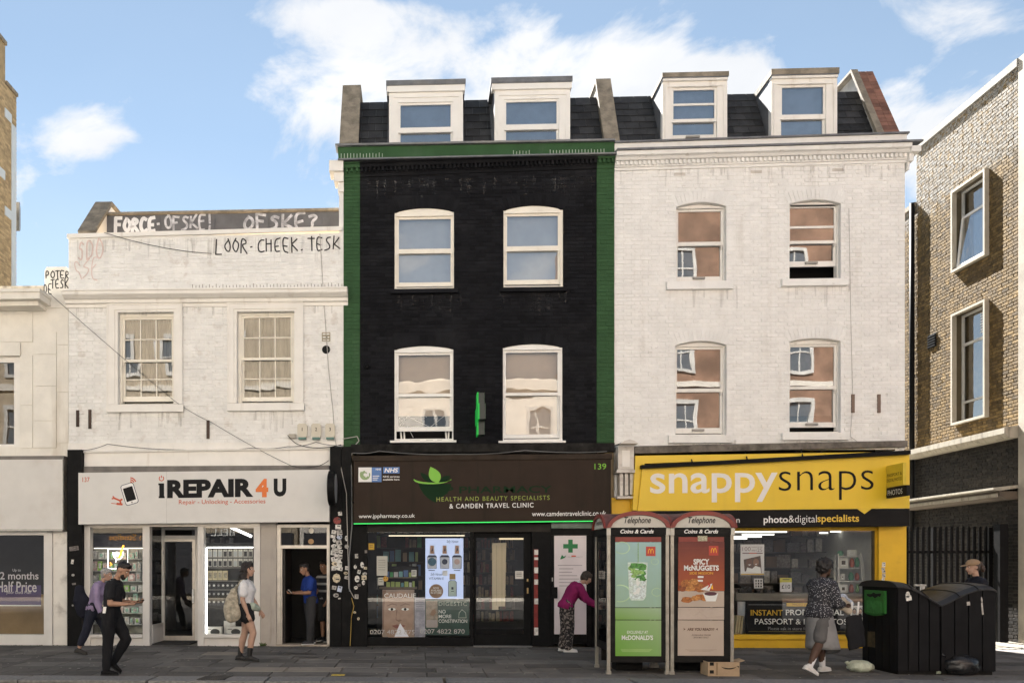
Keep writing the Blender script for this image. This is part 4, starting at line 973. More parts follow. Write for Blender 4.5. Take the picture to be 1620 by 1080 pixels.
    # ledges
    def ledge(py_top, py_bot, px, out, m, name='ledge', y0=None, y1=None):
        z1, z0 = PXW(px, py_top, X-out).z, PXW(px, py_bot, X-out).z
        return MB().add(
            [(x, yy, z) for yy in (y0 or yn, y1 or yb) for x, z in ((X-.001, z0), (X-out*.7, z0), (X-out, z0+(z1-z0)*.45), (X-out, z1), (X-.001, z1+.06))],
            [(0,1,2,3,4), (9,8,7,6,5)] + [(i, i+5, (i+1) % 5+5, (i+1) % 5) for i in range(5)]).build(name, m, b)
    led = M('grimy_stone_ledge', (.34, .31, .25), .8, var=.12, dirt=.6, dcol=(.12, .10, .08), ds=4, streak=True, thr=.5)
    ledge(690, 705, 1530, .32, led)
    ledge(776.5, 782, 1530, .55, led, 'canopy'); ledge(782.4, 795, 1530, .42, M('brown_fascia', (.09, .07, .05), .7), 'canopy'); 
    MB().box(X-.50, X-.46, yn, yb, PXW(1530, 791, X-.5).z, PXW(1530, 786, X-.5).z).build('canopy_edge', led, b)
    q = e(1449, 500, X-.1); MB().tube([(X-.09, yf+.05, 2.6), (X-.09, yf+.05, zl+.1)], .06, 8).build('drainpipe', black_gloss, b, smooth=True)
    return b
H4 = house_brown()

# ================================================================ the terrace across the street (behind the camera): seen mirrored in the windows
def opposite(x0, x1, h, mat, label, floors, wstep, ww=1.05, wh=1.75):
    Yo = -22.0
    b = thing('terrace_house', label, 'building', ((x0+x1)/2, Yo, 0))
    MB().box(x0, x1, Yo-9, Yo, 0, h).build('house_wall', mat, b)
    MB().box(x0-.1, x1+.1, Yo+.001, Yo+.25, h-.5, h-.1).build('cornice', M('pale_stucco', (.66, .61, .53), .7, var=.05), b)
    for z in floors[1:]: MB().box(x0, x1, Yo+.001, Yo+.09, z-.75, z-.5).build('stone_band', M('pale_stucco', (.66, .61, .53)), b)
    fr = MB(); fr.ring(-ww/2-.12, ww/2+.12, -.12, wh+.12, .17, .17, .17, .17, -.01, .10); fr.box(-ww/2+.05, ww/2-.05, .0, .06, wh*.48, wh*.48+.07); fr.box(-.03, .03, 0, .05, .05, wh*.48); fr.box(-.03, .03, 0, .05, wh*.48+.07, wh-.05)
    fm = fr.mesh('window', M('far_window_paint', (.56, .54, .50), .6, var=.15, vs=1)); pm = MB().quad((ww/2, .02, 0), (-ww/2, .02, 0), (-ww/2, .02, wh), (ww/2, .02, wh)).mesh('pane', M('far_pane', (.10, .12, .14), .08, var=0, spec=.8))
    for z in floors:
        n = int((x1-x0-.6)/wstep)
        for i in range(n):
            o = inst(fm, 'window', (x0+.3+wstep*(i+.5), Yo, z), b); p = bpy.data.objects.new('pane', pm); COL.objects.link(p); p.parent = o
    MB().box(x0+.2, x1-.2, Yo+.001, Yo+.12, .3, 3.2).build('shopfront', M('dark_shopfront', (.04, .04, .045), .8, var=.3, vs=.4, spec=.1), b)
orange = M('sunlit_orange_brick', (.25, .145, .095), .85, var=.35, vs=.9, rnd=.1)
opposite(8.0, 26, 19.2, orange, 'orange brick terrace with white windows mirrored in the photo shop house windows', (4.2, 7.4, 10.6, 14.4), 2.6)
opposite(-5.5, 7.9, 10.2, M('peach_stucco', (.76, .70, .61), .8, var=.08), 'peach rendered terrace mirrored in the first floor windows of the black house', (4.1, 7.1), 2.4)
opposite(-28, -5.6, 15.0, M('buff_brick', (.40, .33, .24), .85, var=.15), 'buff brick terrace mirrored in the twelve-pane sash windows', (4.1, 7.4, 10.7), 2.5)
# ================================================================ shopfronts
def px_box(parent, name, mat, l, r, t, b, y0, y1, thingy=None):
    """box whose front face (y0) covers the photo px l..r, t..b"""
    c = (l+r)/2; mb = MB().box(P(l, t, y0).x, P(r, t, y0).x, y0, y1, P(c, b, y0).z, P(c, t, y0).z)
    return mb.build(name, mat, parent)
def shop_room(parent, x0, x1, d, zc, wall_m=None, floor_m=None):
    mb = MB(); w = .03
    mb.box(x0, x1, d, d+w, 0, zc); mb.box(x0, x0+w, .3, d, 0, zc); mb.box(x1-w, x1, .3, d, 0, zc); mb.box(x0, x1, .02, d, zc, zc+w)
    r = mb.build('shop_room', wall_m or room, parent)
    MB().box(x0, x1, .02, d, -.02, .004).build('shop_floor', floor_m or M('shop_floor', (.10, .09, .08), .4), parent); return r
shop_white = M('white_shop_paint', (.66, .635, .60), .5, var=.04, dirt=.35, dcol=(.35, .3, .25), ds=3, streak=True, thr=.57)
grey_post = M('grey_shop_paint', (.40, .36, .32), .55, var=.06, dirt=.4, dcol=(.2, .17, .14), ds=4, streak=True, thr=.54)
alu = M('worn_aluminium', (.52, .48, .43), .4, .5, var=.1, vs=6)
yellow = M('yellow_shop_paint', (.72, .43, .02), .5, var=.05, dirt=.25, dcol=(.35, .2, .03), ds=3, thr=.56)

# ---- phone repair shop (ground floor of the two-storey white house)
X0, X1 = fx(131), fx(521)
shop_room(H1, X0, X1-.02, 4.2, 3.05)
px_box(H1, 'shop_post', shop_white, 129, 142.4, 828, 1022, -.03, .14)
px_box(H1, 'shop_post', shop_white, 225.6, 236.6, 828, 1022, -.03, .14)
px_box(H1, 'shop_post', shop_white, 312.6, 322.4, 828, 1022, -.03, .14)
px_box(H1, 'shop_post', shop_white, 401.5, 411.5, 828, 1022, -.03, .14)
px_box(H1, 'shop_pier', grey_post, 412, 437, 826, 1022, -.01, .3)
px_box(H1, 'shop_head', alu, 129, 411, 827, 832.5, -.035, .15)
for l, r in ((142.5, 225.5), (322.5, 401.4)):
    s = px_box(H1, 'stall_riser', shop_white, l, r, 1008.5, 1022, .0, .14); px_box(s, 'sill', shop_white, l-.0, r, 1003, 1008, -.06, .16)
    w = px_box(H1, 'window_frame', alu, l, r, 832.6, 834.5, .0, .1); a, b = P(l, 1003, .05), P(r, 834, .05)
    MB().quad((a.x, .05, a.z), (b.x, .05, a.z), (b.x, .05, b.z), (a.x, .05, b.z)).build('pane', glass_shop, w)
    px_box(H1, 'window_bed', M('dark_shelf', (.05, .045, .04), .5), l, r, 1003, 1005, .16, .8)
# recessed entrance: return pane and glazed door
xr = P(237, 900, -.0).x; Yd = .92
rt = MB(); rt.box(xr-.02, xr+.02, .15, Yd, .0, .38).box(xr-.02, xr+.02, .15, Yd, .36, .42).box(xr-.02, xr+.02, Yd-.05, Yd+.03, .42, 2.62).box(xr-.02, xr+.02, .15, Yd, 2.58, 2.63)
ro = rt.build('return_frame', shop_white, H1); MB().quad((xr, .15, .42), (xr, Yd-.05, .42), (xr, Yd-.05, 2.58), (xr, .15, 2.58)).build('pane', glass_shop, ro)
d = MB(); a, b = P(256.5, 1016, Yd), P(308.5, 834, Yd); zt_ = P(280, 852, Yd).z
d.ring(a.x, b.x, .03, zt_, .055, .06, .06, .10, Yd, Yd+.05)
door = d.build('door', alu, H1)
MB().quad((a.x+.055, Yd+.02, .13), (b.x-.06, Yd+.02, .13), (b.x-.06, Yd+.02, zt_-.06), (a.x+.055, Yd+.02, zt_-.06)).build('pane', glass_shop, door)
MB().box(b.x-.05, b.x-.02, Yd-.05, Yd, P(308, 953, Yd).z, P(308, 931, Yd).z).build('handle', white_print, door)
MB().ring(xr+.03, b.x+.08, 0.0, b.z, a.x-xr-.031, .079, .05, 0.001, Yd-.01, Yd+.06).box(a.x, b.x, Yd-.005, Yd+.055, zt_+.003, zt_+.075).build('door_frame', shop_white, H1)
MB().box(xr, b.x+.1, .15, Yd, .0, .03).build('threshold', M('dark_mat', (.03, .03, .03), .9), H1)
MB().box(xr, b.x+.2, .16, Yd, b.z+.0, b.z+.05).build('porch_ceiling', M('dark_shelf', (.05, .045, .04)), H1)
# lit strips of the shop ceiling
sl_ = lamp('white_strip_lamp', (1, .97, .9), 5)
for u0, u1, yy in ((fx(150), fx(222), 2.6), (fx(150), fx(222), 1.2), (fx(260), fx(305), 2.0), (fx(340), fx(395), 1.4)):
    MB().box(u0+.2, u1-.1, yy, yy+.05, 2.98, 3.03).build('strip_lamp', sl_, H1)
# side door to the flats
f = MB(); a, b = P(437.5, 1019, .04), P(521.5, 829, .04); zt2, zt3 = P(480, 867, .04).z, P(480, 862, .04).z
f.ring(a.x, b.x, 0.02, b.z, .085, .06, .06, .0005, .04, .16); f.box(a.x+.085, b.x-.06, .035, .16, zt2, zt3); f.box(a.x+.085, a.x+.115, .06, .15, .02, zt2-.001); 
dfm = f.build('door_frame', alu, H1)
MB().quad((a.x+.085, .09, zt3), (b.x-.06, .09, zt3), (b.x-.06, .09, b.z-.06), (a.x+.085, .09, b.z-.06)).build('transom_light', glass_shop, dfm)
MB().box(a.x, b.x, -.05, .3, .0, .035).build('door_step', M('pale_step', (.36, .31, .25), .8), dfm)
MB().box(a.x+.12, a.x+.16, .16, .95, .04, zt2).build('door', M('dark_door', (.03, .024, .02), .5), H1)
MB().box(a.x-.0, a.x+.03, .2, 4, 0, 3).box(b.x-.03, b.x+.0, .2, 4, 0, 3).box(a.x-.3, b.x, 1.9, 2.0, 0, 3).build('hall_wall', M('dark_hall', (.025, .022, .02), .8), H1)
sm = MB(); q = P(492.5, 839, .08); sm.disc((q.x, q.z), .05, .06, .075, .082); sm.build('sticker', M('pale_sticker', (.6, .57, .5), .6), dfm)
q = P(492, 856, .08); MB().disc((q.x, q.z), .06, .055, .074, .081).build('sticker', M('tan_sticker', (.42, .26, .12), .6), dfm)

# ---- pillars between the shops, with their stickers
px_box(H0, 'black_pilaster', black_gloss, 106.5, 129.5, 711, 1022, -.16, .0)
px_box(H1, 'black_pillar', black_gloss, 522, 539.5, 706, 1022, -.14, .0); pil2 = px_box(H2, 'black_pillar', black_gloss, 540, 556, 706, 1022, -.11, .0)
px_box(H2, 'black_pillar', black_gloss, 556.5, 581, 828, 1022, -.06, .0)
stick_m = [M('sticker_white', (.62, .60, .56), .6, var=.25, vs=14), M('sticker_grey', (.40, .38, .35), .6, var=.3, vs=18), M('sticker_dark', (.16, .14, .13), .6, var=.4, vs=20), M('sticker_red', (.24, .045, .04), .6, var=.4, vs=25), M('sticker_cream', (.55, .47, .33), .6, var=.3, vs=20), M('sticker_blue', (.45, .5, .62), .6, var=.3, vs=15)]
ink = M('sticker_ink', (.05, .045, .045), .6, var=.3)
def sticker(parent, px, py, w, h, m, Y, rot=None, printed=True):
    q = P(px, py, Y); a = R(random.uniform(-14, 14) if rot is None else rot); k = 1/77
    mb = MB(); c, s = math.cos(a), math.sin(a); n = 8 if random.random() < .3 else 4
    if n == 4: pts = [(-w/2, -h/2), (w/2, -h/2), (w/2, h/2), (-w/2, h/2)]
    else: pts = [(w/2*math.cos(i*math.pi/4), h/2*math.sin(i*math.pi/4)) for i in range(8)]
    mb.prism([(q.x+(u*c-v*s)*k, q.z+(u*s+v*c)*k) for u, v in pts], Y-.003, Y-.0003, 0)
    if printed:
        for j in range(random.randint(1, 3)):
            u, v, ww, hh = random.uniform(-.2, .1)*w, random.uniform(-.3, .25)*h, w*random.uniform(.2, .5), h*random.uniform(.1, .25)
            mb.prism([(q.x+(a_*c-b_*s)*k, q.z+(a_*s+b_*c)*k) for a_, b_ in ((u, v), (u+ww, v), (u+ww*.9, v+hh), (u, v+hh*.8))], Y-.0036-.0002*j, Y-.003, 1)
    mb.build('sticker', [m, ink], parent)
random.seed(21)
Ys = -.14; hp = [o for o in H1.children if o.name.startswith('black_pillar')][0]
for (px, py, w, h, k) in ((538, 812, 6, 6, 0), (533.5, 823, 13, 12, 3), (535, 833, 9, 7, 0), (528, 841, 7, 6, 0), (537, 842, 9, 8, 1), (526.5, 848, 8, 5, 0), (537, 849, 9, 8, 5), (529, 854, 6, 7, 0), (536, 858, 9, 8, 1), (528, 863, 9, 6, 0), (537, 865, 8, 6, 0), (531, 870, 12, 7, 1), (527, 874, 8, 7, 0), (539, 872, 6, 6, 0), (533, 878, 9, 6, 0), (538, 880, 7, 7, 1), (527, 884, 6, 7, 0), (534, 886, 10, 7, 0), (529, 891, 9, 7, 4), (537, 892, 8, 8, 0), (532, 897, 14, 6, 0), (528, 899, 8, 6, 1), (538, 899, 8, 6, 0), (532.5, 914, 13, 15, 4), (528.5, 929, 7, 6, 1), (537.5, 931, 7, 9, 5), (531.5, 941, 9, 7, 1), (537, 946, 4, 2, 0)):
    sticker(hp, px, py, w, h, stick_m[k], Ys - random.random()*.001, rot=0 if h > 12 else None)
for (px, py, w, h, k) in ((548, 851, 5, 9, 0), (548.5, 864, 7, 7, 1), (549, 898, 6, 6, 0), (547, 906, 7, 5, 4), (549, 913, 8, 5, 1)): sticker(pil2, px, py, w, h, stick_m[k], -.11)
p3l = [o for o in H2.children if o.name.startswith('black_pillar')][-1]
for (px, py, w, h, k) in ((564, 879, 5, 7, 1), (573, 893, 6, 10, 0), (562, 896, 5, 7, 0), (568, 904, 5, 6, 0), (578, 898, 5, 4, 4), (565, 915, 8, 11, 0), (577, 907, 8, 5, 1), (576, 913, 8, 7, 4), (575, 921, 5, 8, 0), (563, 929, 6, 6, 0), (568, 925, 5, 4, 2), (564, 943, 6, 7, 1), (579, 872, 4, 5, 2), (561, 968, 5, 4, 4), (567, 978, 4, 5, 4)): sticker(p3l, px, py, w, h, stick_m[k], -.06)
hq = [o for o in H0.children if o.name.startswith('black_pilaster')][0]
for (px, py, w, h, k) in ((117, 867, 15, 7, 2), (114.5, 888, 4, 7, 0), (115.5, 909, 5, 4, 1), (117, 923, 6, 3, 2), (115, 957, 3, 3, 1)): sticker(hq, px, py, w, h, stick_m[k], -.16)

# ---- phone repair sign
Ysg = -.26
sg = thing('shop_sign', 'white phone repair fascia sign with black and orange lettering', 'sign', P(322, 829, Ysg))
za, zb_, zc_, zd = P(124, 829, Ysg), P(521, 824.5, Ysg), P(521, 742.5, Ysg), P(124, 747.5, Ysg)
mb = MB(); v = [(p.x, Ysg, p.z) for p in (za, zb_, zc_, zd)]; v += [(x, -.05, z) for x, _, z in v]
mb.add(v, [(0,1,2,3), (7,6,5,4), (0,4,5,1), (1,5,6,2), (2,6,7,3), (3,7,4,0)]); mb.build('sign_board', M('white_sign_face', (.64, .625, .60), .4, var=.03, dirt=.2, dcol=(.45, .42, .38), ds=1.2, thr=.56), sg)
for px in (263.5,): q = P(px, 786, Ysg); MB().box(q.x-.002, q.x+.002, Ysg-.0008, Ysg+.001, P(px, 827, Ysg).z, P(px, 746, Ysg).z).build('panel_joint', metal_grey, sg)
blk, org, red_p = M('sign_black', (.010, .010, .011), .6, var=0, spec=.15), M('sign_orange', (.70, .15, .015), .4, var=0), M('sign_red', (.52, .07, .02), .4, var=0)
write(sg, 'REPAIR', blk, (264.5, 401, 757.5, 786.5), Ysg, bold=.055, slope=.012)
write(sg, '4', org, (404.5, 424.5, 757, 786), Ysg, bold=.055); write(sg, 'U', blk, (433, 453, 756.5, 785), Ysg, bold=.06)
px_box(sg, 'lettering', blk, 252, 259.5, 764, 787.5, Ysg-.003, Ysg-.0002); px_box(sg, 'lettering', blk, 251, 260.5, 784.5, 787.5, Ysg-.0035, Ysg-.0031); px_box(sg, 'lettering', blk, 250.5, 259.5, 764, 767, Ysg-.0035, Ysg-.0031)
q = P(255.5, 756.5, Ysg); pw = MB()
for i in range(13):
    a0, a1 = R(125+290*i/13), R(125+290*(i+1)/13); pw.quad(*[(q.x+rr*math.cos(a), Ysg-.002, q.z+rr*math.sin(a)) for a, rr in ((a0, .038), (a0, .056), (a1, .056), (a1, .038))])
pw.box(q.x-.009, q.x+.009, Ysg-.003, Ysg-.001, q.z+.01, q.z+.062); pw.build('power_symbol', red_p, sg)
write(sg, 'Repair - Unlocking - Accessories', red_p, (283, 420, 789.5, 798.5), Ysg, bold=.006, slope=.008)
write(sg, '137', red_p, (130.5, 142, 754.5, 762), Ysg, bold=.01)
def rot_poly(parent, name, mat, cx, cy, pts, ang, Y, thick=.003):
    c, s = math.cos(R(ang)), math.sin(R(ang)); return poly(parent, name, mat, [(cx+u*c-v*s, cy+u*s+v*c) for u, v in pts], Y, thick, thick*.8)
def rrect(w, h, r, n=4):
    out = []
    for (x, y, a) in ((w/2-r, h/2-r, 0), (-w/2+r, h/2-r, 90), (-w/2+r, -h/2+r, 180), (w/2-r, -h/2+r, 270)):
        out += [(x+r*math.cos(R(a+90*i/n)), y+r*math.sin(R(a+90*i/n))) for i in range(n+1)]
    return out
ph = rot_poly(sg, 'phone_picture', M('dark_outline', (.05, .06, .10), .5), 205, 781, rrect(21.5, 34, 4), -17, Ysg, .002)
rot_poly(ph, 'phone_body', white_print, 205, 781, rrect(19.5, 32, 3.4), -17, Ysg, .004); rot_poly(ph, 'phone_screen', blk, 205, 781, rrect(15.5, 22, .5), -17, Ysg, .006); rot_poly(ph, 'phone_button', metal_grey, 208.8, 794, rrect(3, 3, 1.4), -17, Ysg, .006)
wf_ = MB(); q = P(207, 763.5, Ysg)
for r_ in (.05, .09, .13):
    for i in range(6): a0, a1 = R(20+65*i/6), R(20+65*(i+1)/6); wf_.quad(*[(q.x-.02+rr*math.cos(a), Ysg-.002, q.z-.02+rr*math.sin(a)) for a, rr in ((a0, r_-.014), (a0, r_+.010), (a1, r_+.010), (a1, r_-.014))])
wf_.build('signal_symbol', red_p, sg)
rot_poly(sg, 'spanner_picture', red_p, 185.5, 789.5, [(-8, -3), (-5, -1.5), (4, -1.2), (6, -4), (8.5, -3), (6.5, 0), (8.5, 3), (6, 4), (4, 1.4), (-5, 1.4), (-8, 3.4), (-9, 1), (-6.5, 0), (-9, -1.2)], 22, Ysg)
rot_poly(sg, 'screwdriver_picture', red_p, 185, 796.5, [(-9, -.5), (-1, -.5), (0, -1.8), (9, -1.6), (9, 1.6), (0, 1.8), (-1, .6), (-9, .6)], 6, Ysg)
# round projecting sign seen edge on
rs = thing('round_sign', 'round black projecting sign seen nearly edge-on above the stickered pillar', 'sign', (fx(524), -.5, P(524, 798, -.5).z))
q = P(525.5, 772, -.55); mb = MB(); n = 28
prof = [(.30, -.075), (.345, -.06), (.345, .06), (.30, .075)]
mb.loft([[(q.x+ox, q.y+rr*math.cos(2*math.pi*i/n), q.z+rr*math.sin(2*math.pi*i/n)) for i in range(n)] for rr, ox in prof]); mb.build('sign_rim', black_gloss, rs)
mb = MB(); mb.loft([[(q.x+ox, q.y+.29*math.cos(2*math.pi*i/n), q.z+.29*math.sin(2*math.pi*i/n)) for i in range(n)] for ox in (-.078, .078)]); mb.build('sign_face', M('grey_sign_face', (.30, .31, .32), .3, var=.2, vs=8), rs)
MB().box(q.x-.02, q.x+.02, q.y+.34, -.02, q.z-.03, q.z+.03).build('bracket', black_gloss, rs)

# ---- goods in the repair shop windows
shelf_m = M('glass_shelf', (.40, .42, .38), .3, var=0)
ws = thing('display_shelf', 'stepped glass shelving in the repair shop window by the neon sign', 'shelf', P(184, 1003, .4))
for py in (883, 902, 918.5, 935, 952, 969, 986.5): px_box(ws, 'shelf', shelf_m, 144, 224.5, py, py+1.3, .30, .50)
px_box(ws, 'back_panel', M('pale_panel', (.34, .34, .30), .6, var=.3, vs=5), 142.5, 225.5, 865, 1003, .55, .57)
px_box(ws, 'header_panel', M('navy_header', (.012, .012, .022), .5), 142.5, 225.5, 846, 864.5, .50, .52)
MB().box(P(144, 1000, .3).x, P(224.5, 1000, .3).x, .46, .47, P(184, 867, .3).z, P(184, 866, .3).z).build('strip_lamp', lamp('warm_strip', (1, .93, .8), 3), ws)
bx_m = [M('box_%s' % n, c, .5, var=.35, vs=30) for n, c in (('white', (.6, .6, .58)), ('mint', (.30, .52, .42)), ('pale', (.5, .46, .42)), ('green', (.28, .5, .12)), ('dark', (.10, .10, .11)), ('pink', (.52, .36, .34)), ('grey', (.36, .38, .36)))]
random.seed(5); bxk = {}
prev = 866.5
for ri, py in enumerate((883, 902, 918.5, 935, 952, 969, 986.5)):
    px = 145
    while px < 220:
        w = random.uniform(4, 11); h = min(py - prev - 2.5, random.uniform(8, 15)); m = bx_m[random.choice((0, 0, 1, 2, 3, 4, 5, 6, 0, 2))]; c = P(px+w/2, py, .33)
        k = (round(w), round(h), m.name)
        if k not in bxk:
            mb = MB().box(-k[0]/154, k[0]/154, 0, .07, 0, k[1]/77); mb.box(-k[0]/300, k[0]/300, -.003, 0, k[1]/77*.25, k[1]/77*.8, 1); bxk[k] = mb.mesh('accessory_box', [m, random.choice(bx_m)])
        o = inst(bxk[k], 'accessory_box', c + Vector((0, 0, .001)), None); tag(o, '%s boxed accessory on the %s shelf from the top in the repair shop window' % (m.name[4:], ('first', 'second', 'third', 'fourth', 'fifth', 'sixth', 'lowest')[ri]), 'box', 'boxed accessories in the repair shop window')
        px += w + random.uniform(.5, 2.5)
    prev = py
# right window: hanging phone cases, dotted packs, boxes at the bottom
pb = thing('hook_display', 'dark display panel with hooks behind the right-hand repair shop window', 'display panel', P(362, 1003, .5))
px_box(pb, 'back_panel', M('dark_panel', (.02, .02, .02), .7, var=.4, vs=6), 323, 401, 858, 1003, .55, .58)
for py in (866, 881, 897, 918, 932, 946): px_box(pb, 'hook_rail', metal_grey, 329, 400.5, py, py+.8, .50, .52)
card = MB(); card.box(-.045, .045, -.004, 0, 0, .165); card.box(-.032, .032, -.014, -.005, .012, .118, 1); card.box(-.012, .012, -.006, -.004, .135, .150, 2)
card_a = card.mesh('phone_case', [M('case_card', (.62, .60, .55), .5, var=.1), M('case_dark', (.03, .03, .035), .25), metal_grey]); card_b = card.mesh('phone_case', [M('case_card', (.62, .60, .55)), M('case_pale', (.42, .44, .46), .3), metal_grey])
for py in (880.5, 895.5):
    for i in range(9): tag(inst(random.choice((card_a, card_a, card_b)), 'phone_case', P(332.5+i*8, py, .49), None), 'packaged phone case hanging in the %s row of the lit shop window' % ('topmost' if py < 890 else 'second'), 'phone case', 'phone cases hanging in two rows')
pk = MB(); pk.box(-.04, .04, -.004, 0, 0, .13); pk.disc((0, .075), .024, .024, -.014, -.005, 10, 1); pk_m = pk.mesh('phone_grip', [M('case_black_card', (.035, .035, .04), .5), M('grip_pale', (.5, .5, .48), .4, rnd=.4)])
for py in (931, 944.5, 957):
    for i in range(10): tag(inst(pk_m, 'phone_grip', P(331.5+i*7.2, py, .49), None), 'black card with round pale phone grip in the %s row of grips' % {931: 'upper', 944.5: 'middle', 957: 'lowest'}[py], 'phone grip', 'round phone grips hanging on black cards')
yb_ = MB(); yb_.box(-.05, .05, -.03, 0, 0, .2); yb_.box(-.035, .035, -.034, -.031, .04, .16, 1); yb_m = yb_.mesh('cable_pack', [M('cream_pack', (.55, .47, .30), .5), M('pack_print', (.30, .27, .2), .5, var=.4, vs=30)])
for i in range(4): tag(inst(yb_m, 'cable_pack', P(333+i*8, 917, .49), None), 'cream packaged charger hanging below the phone cases', 'pack', 'cream packs in the shop window')
hb_ = MB(); hb_.box(-.165, .165, -.14, 0, 0, .165); hb_.prism([(.03+.10*math.cos(R(a)), .06+.065*math.sin(R(a))) for a in range(0, 360, 24)], -.144, -.141, 1); hb_.box(-.14, -.05, -.144, -.141, .11, .125, 1)
hb_m = hb_.mesh('speaker_box', [M('white_box_card', (.66, .65, .62), .5), M('box_picture', (.05, .05, .05), .5)])
for px, nm in ((340.5, 'by the lit strip'), (373, 'behind the walking woman')):
    tag(inst(hb_m, 'speaker_box', P(px, 1002.5, .35), None), 'white speaker box lying at the window foot ' + nm, 'box')
for px, w, h, yy in ((357.5, 7, 21, .42), (362.5, 4.5, 27, .40), (368, 8, 21, .44)):
    c = P(px, 989.5, yy); mb = MB().box(c.x-w/154, c.x+w/154, yy, yy+.06, P(px, 1002.6, yy).z, P(px, 989.5-h+13, yy).z); solo(mb, 'upright_box', M('white_box_card', (.66, .65, .62)), 'tall white box standing upright at the foot of the shop window', 'box', 'upright white boxes')
ledm = lamp('cool_led', (1, .98, .93), 7)
ls = thing('led_frame', 'lit white light strip framing the right-hand repair shop window', 'light strip', P(327, 1003, .12))
px_box(ls, 'upright_strip', ledm, 326.0, 327.6, 866, 1003, .12, .135); px_box(ls, 'top_strip', ledm, 327.7, 400.5, 864.6, 866, .12, .135)
tl_ = thing('tube_lamp', 'lit white tube lamp slanting under the shop window ceiling', 'lamp', P(368, 840, .9)); MB().tube([P(361, 831.5, .9), P(398, 848, .9)], .028, 8).build('tube', ledm, tl_); 
nz = thing('neon_sign', 'white neon frame with a hand holding an orange phone in the shop window', 'neon sign', P(186, 900, .14))
nw, no_ = lamp('neon_white', (1, .98, .95), 4), lamp('neon_orange', (1, .32, .03), 4)
Yn = .14
def neon(pts, m, name, r=.010): MB().tube([P(x, y, Yn) for x, y in pts], r, 6).build(name, m, nz, smooth=True)
neon([(171, 899), (171, 868), (202, 868), (202, 899), (171, 899)], nw, 'neon_frame', .011)
neon([(188, 882), (195.5, 862)], no_, 'neon_phone', .022); neon([(190, 884), (193, 876)], no_, 'neon_phone', .012)
for k in range(5): neon([(178.5+k*3.2, 872+abs(k-2)*1.2), (179.5+k*2.9, 876), (181+k*2.2, 880)], nw, 'neon_finger', .009)
neon([(178.5, 873), (180, 880), (184, 884.5), (190, 884), (194, 878), (195, 872)], nw, 'neon_palm', .010); neon([(184, 884.5), (183, 889)], nw, 'neon_wrist', .009)
neon([(174, 889), (177, 892), (174, 894)], no_, 'neon_letter', .012); neon([(194, 889), (199, 889), (195, 894), (199, 894)], no_, 'neon_letter', .012)

# ================================================================ pharmacy (ground floor of the black house)
x0p, x1p = fx(556), fx(970)
shop_room(H2, x0p, x1p, 5.0, 2.95, M('pharmacy_room', (.028, .022, .016), .7, var=.3, vs=2))
px_box(H2, 'head_panel', M('brown_black_metal', (.018, .014, .011), .5, 0, spec=.2, var=.3, vs=3), 581.5, 871, 828, 841, -.02, .1)
fr_ = lambda l, r, t, b, n='shop_frame': px_box(H2, n, black_gloss, l, r, t, b, -.01, .1)
fr_(581.5, 748.5, 1008, 1021, 'stall_riser'); fr_(743.8, 749, 841.2, 1007.8); fr_(841.5, 871.5, 828, 1021); px_box(H2, 'shop_frame', black_gloss, 938.5, 968, 824, 1022, -.06, .1)
fr_(872, 938, 835.5, 846); fr_(872, 876.5, 846.2, 1021); fr_(928, 938, 846.2, 1021); fr_(876.7, 927.8, 1003, 1018)
a, b = P(582, 1008, .03), P(744, 841, .03); shopwin = MB().quad((a.x, .03, a.z), (b.x, .03, a.z), (b.x, .03, b.z), (a.x, .03, b.z)).build('shop_window', glass_shop, H2)
px_box(H2, 'transom_light', M('green_glass', (.03, .09, .055), .15, var=.3, vs=3), 872.2, 937.8, 826, 835.2, .02, .05)
Yd = .12; a, b = P(749.5, 1018, Yd), P(841, 841, Yd); d = MB(); d.ring(a.x, b.x, .02, b.z, .05, .16, .12, .22, Yd, Yd+.05); dd = d.build('door', black_gloss, H2)
MB().quad((a.x+.05, Yd+.02, .24), (b.x-.16, Yd+.02, .24), (b.x-.16, Yd+.02, b.z-.12), (a.x+.05, Yd+.02, b.z-.12)).build('pane', glass('door_glass', .07, (.7, .66, .58)), dd)
MB().box(b.x-.10, b.x-.07, Yd-.05, Yd-.02, P(830, 938, Yd).z, P(830, 929, Yd).z).box(b.x-.10, b.x-.07, Yd-.03, Yd-.001, P(830, 919, Yd).z, P(830, 915, Yd).z).build('handle', M('brass', (.35, .25, .12), .4, .8), dd)
MB().box(fx(749), fx(842), -.05, .3, 0, .02).build('threshold', M('grey_step', (.20, .19, .18), .7), H2)
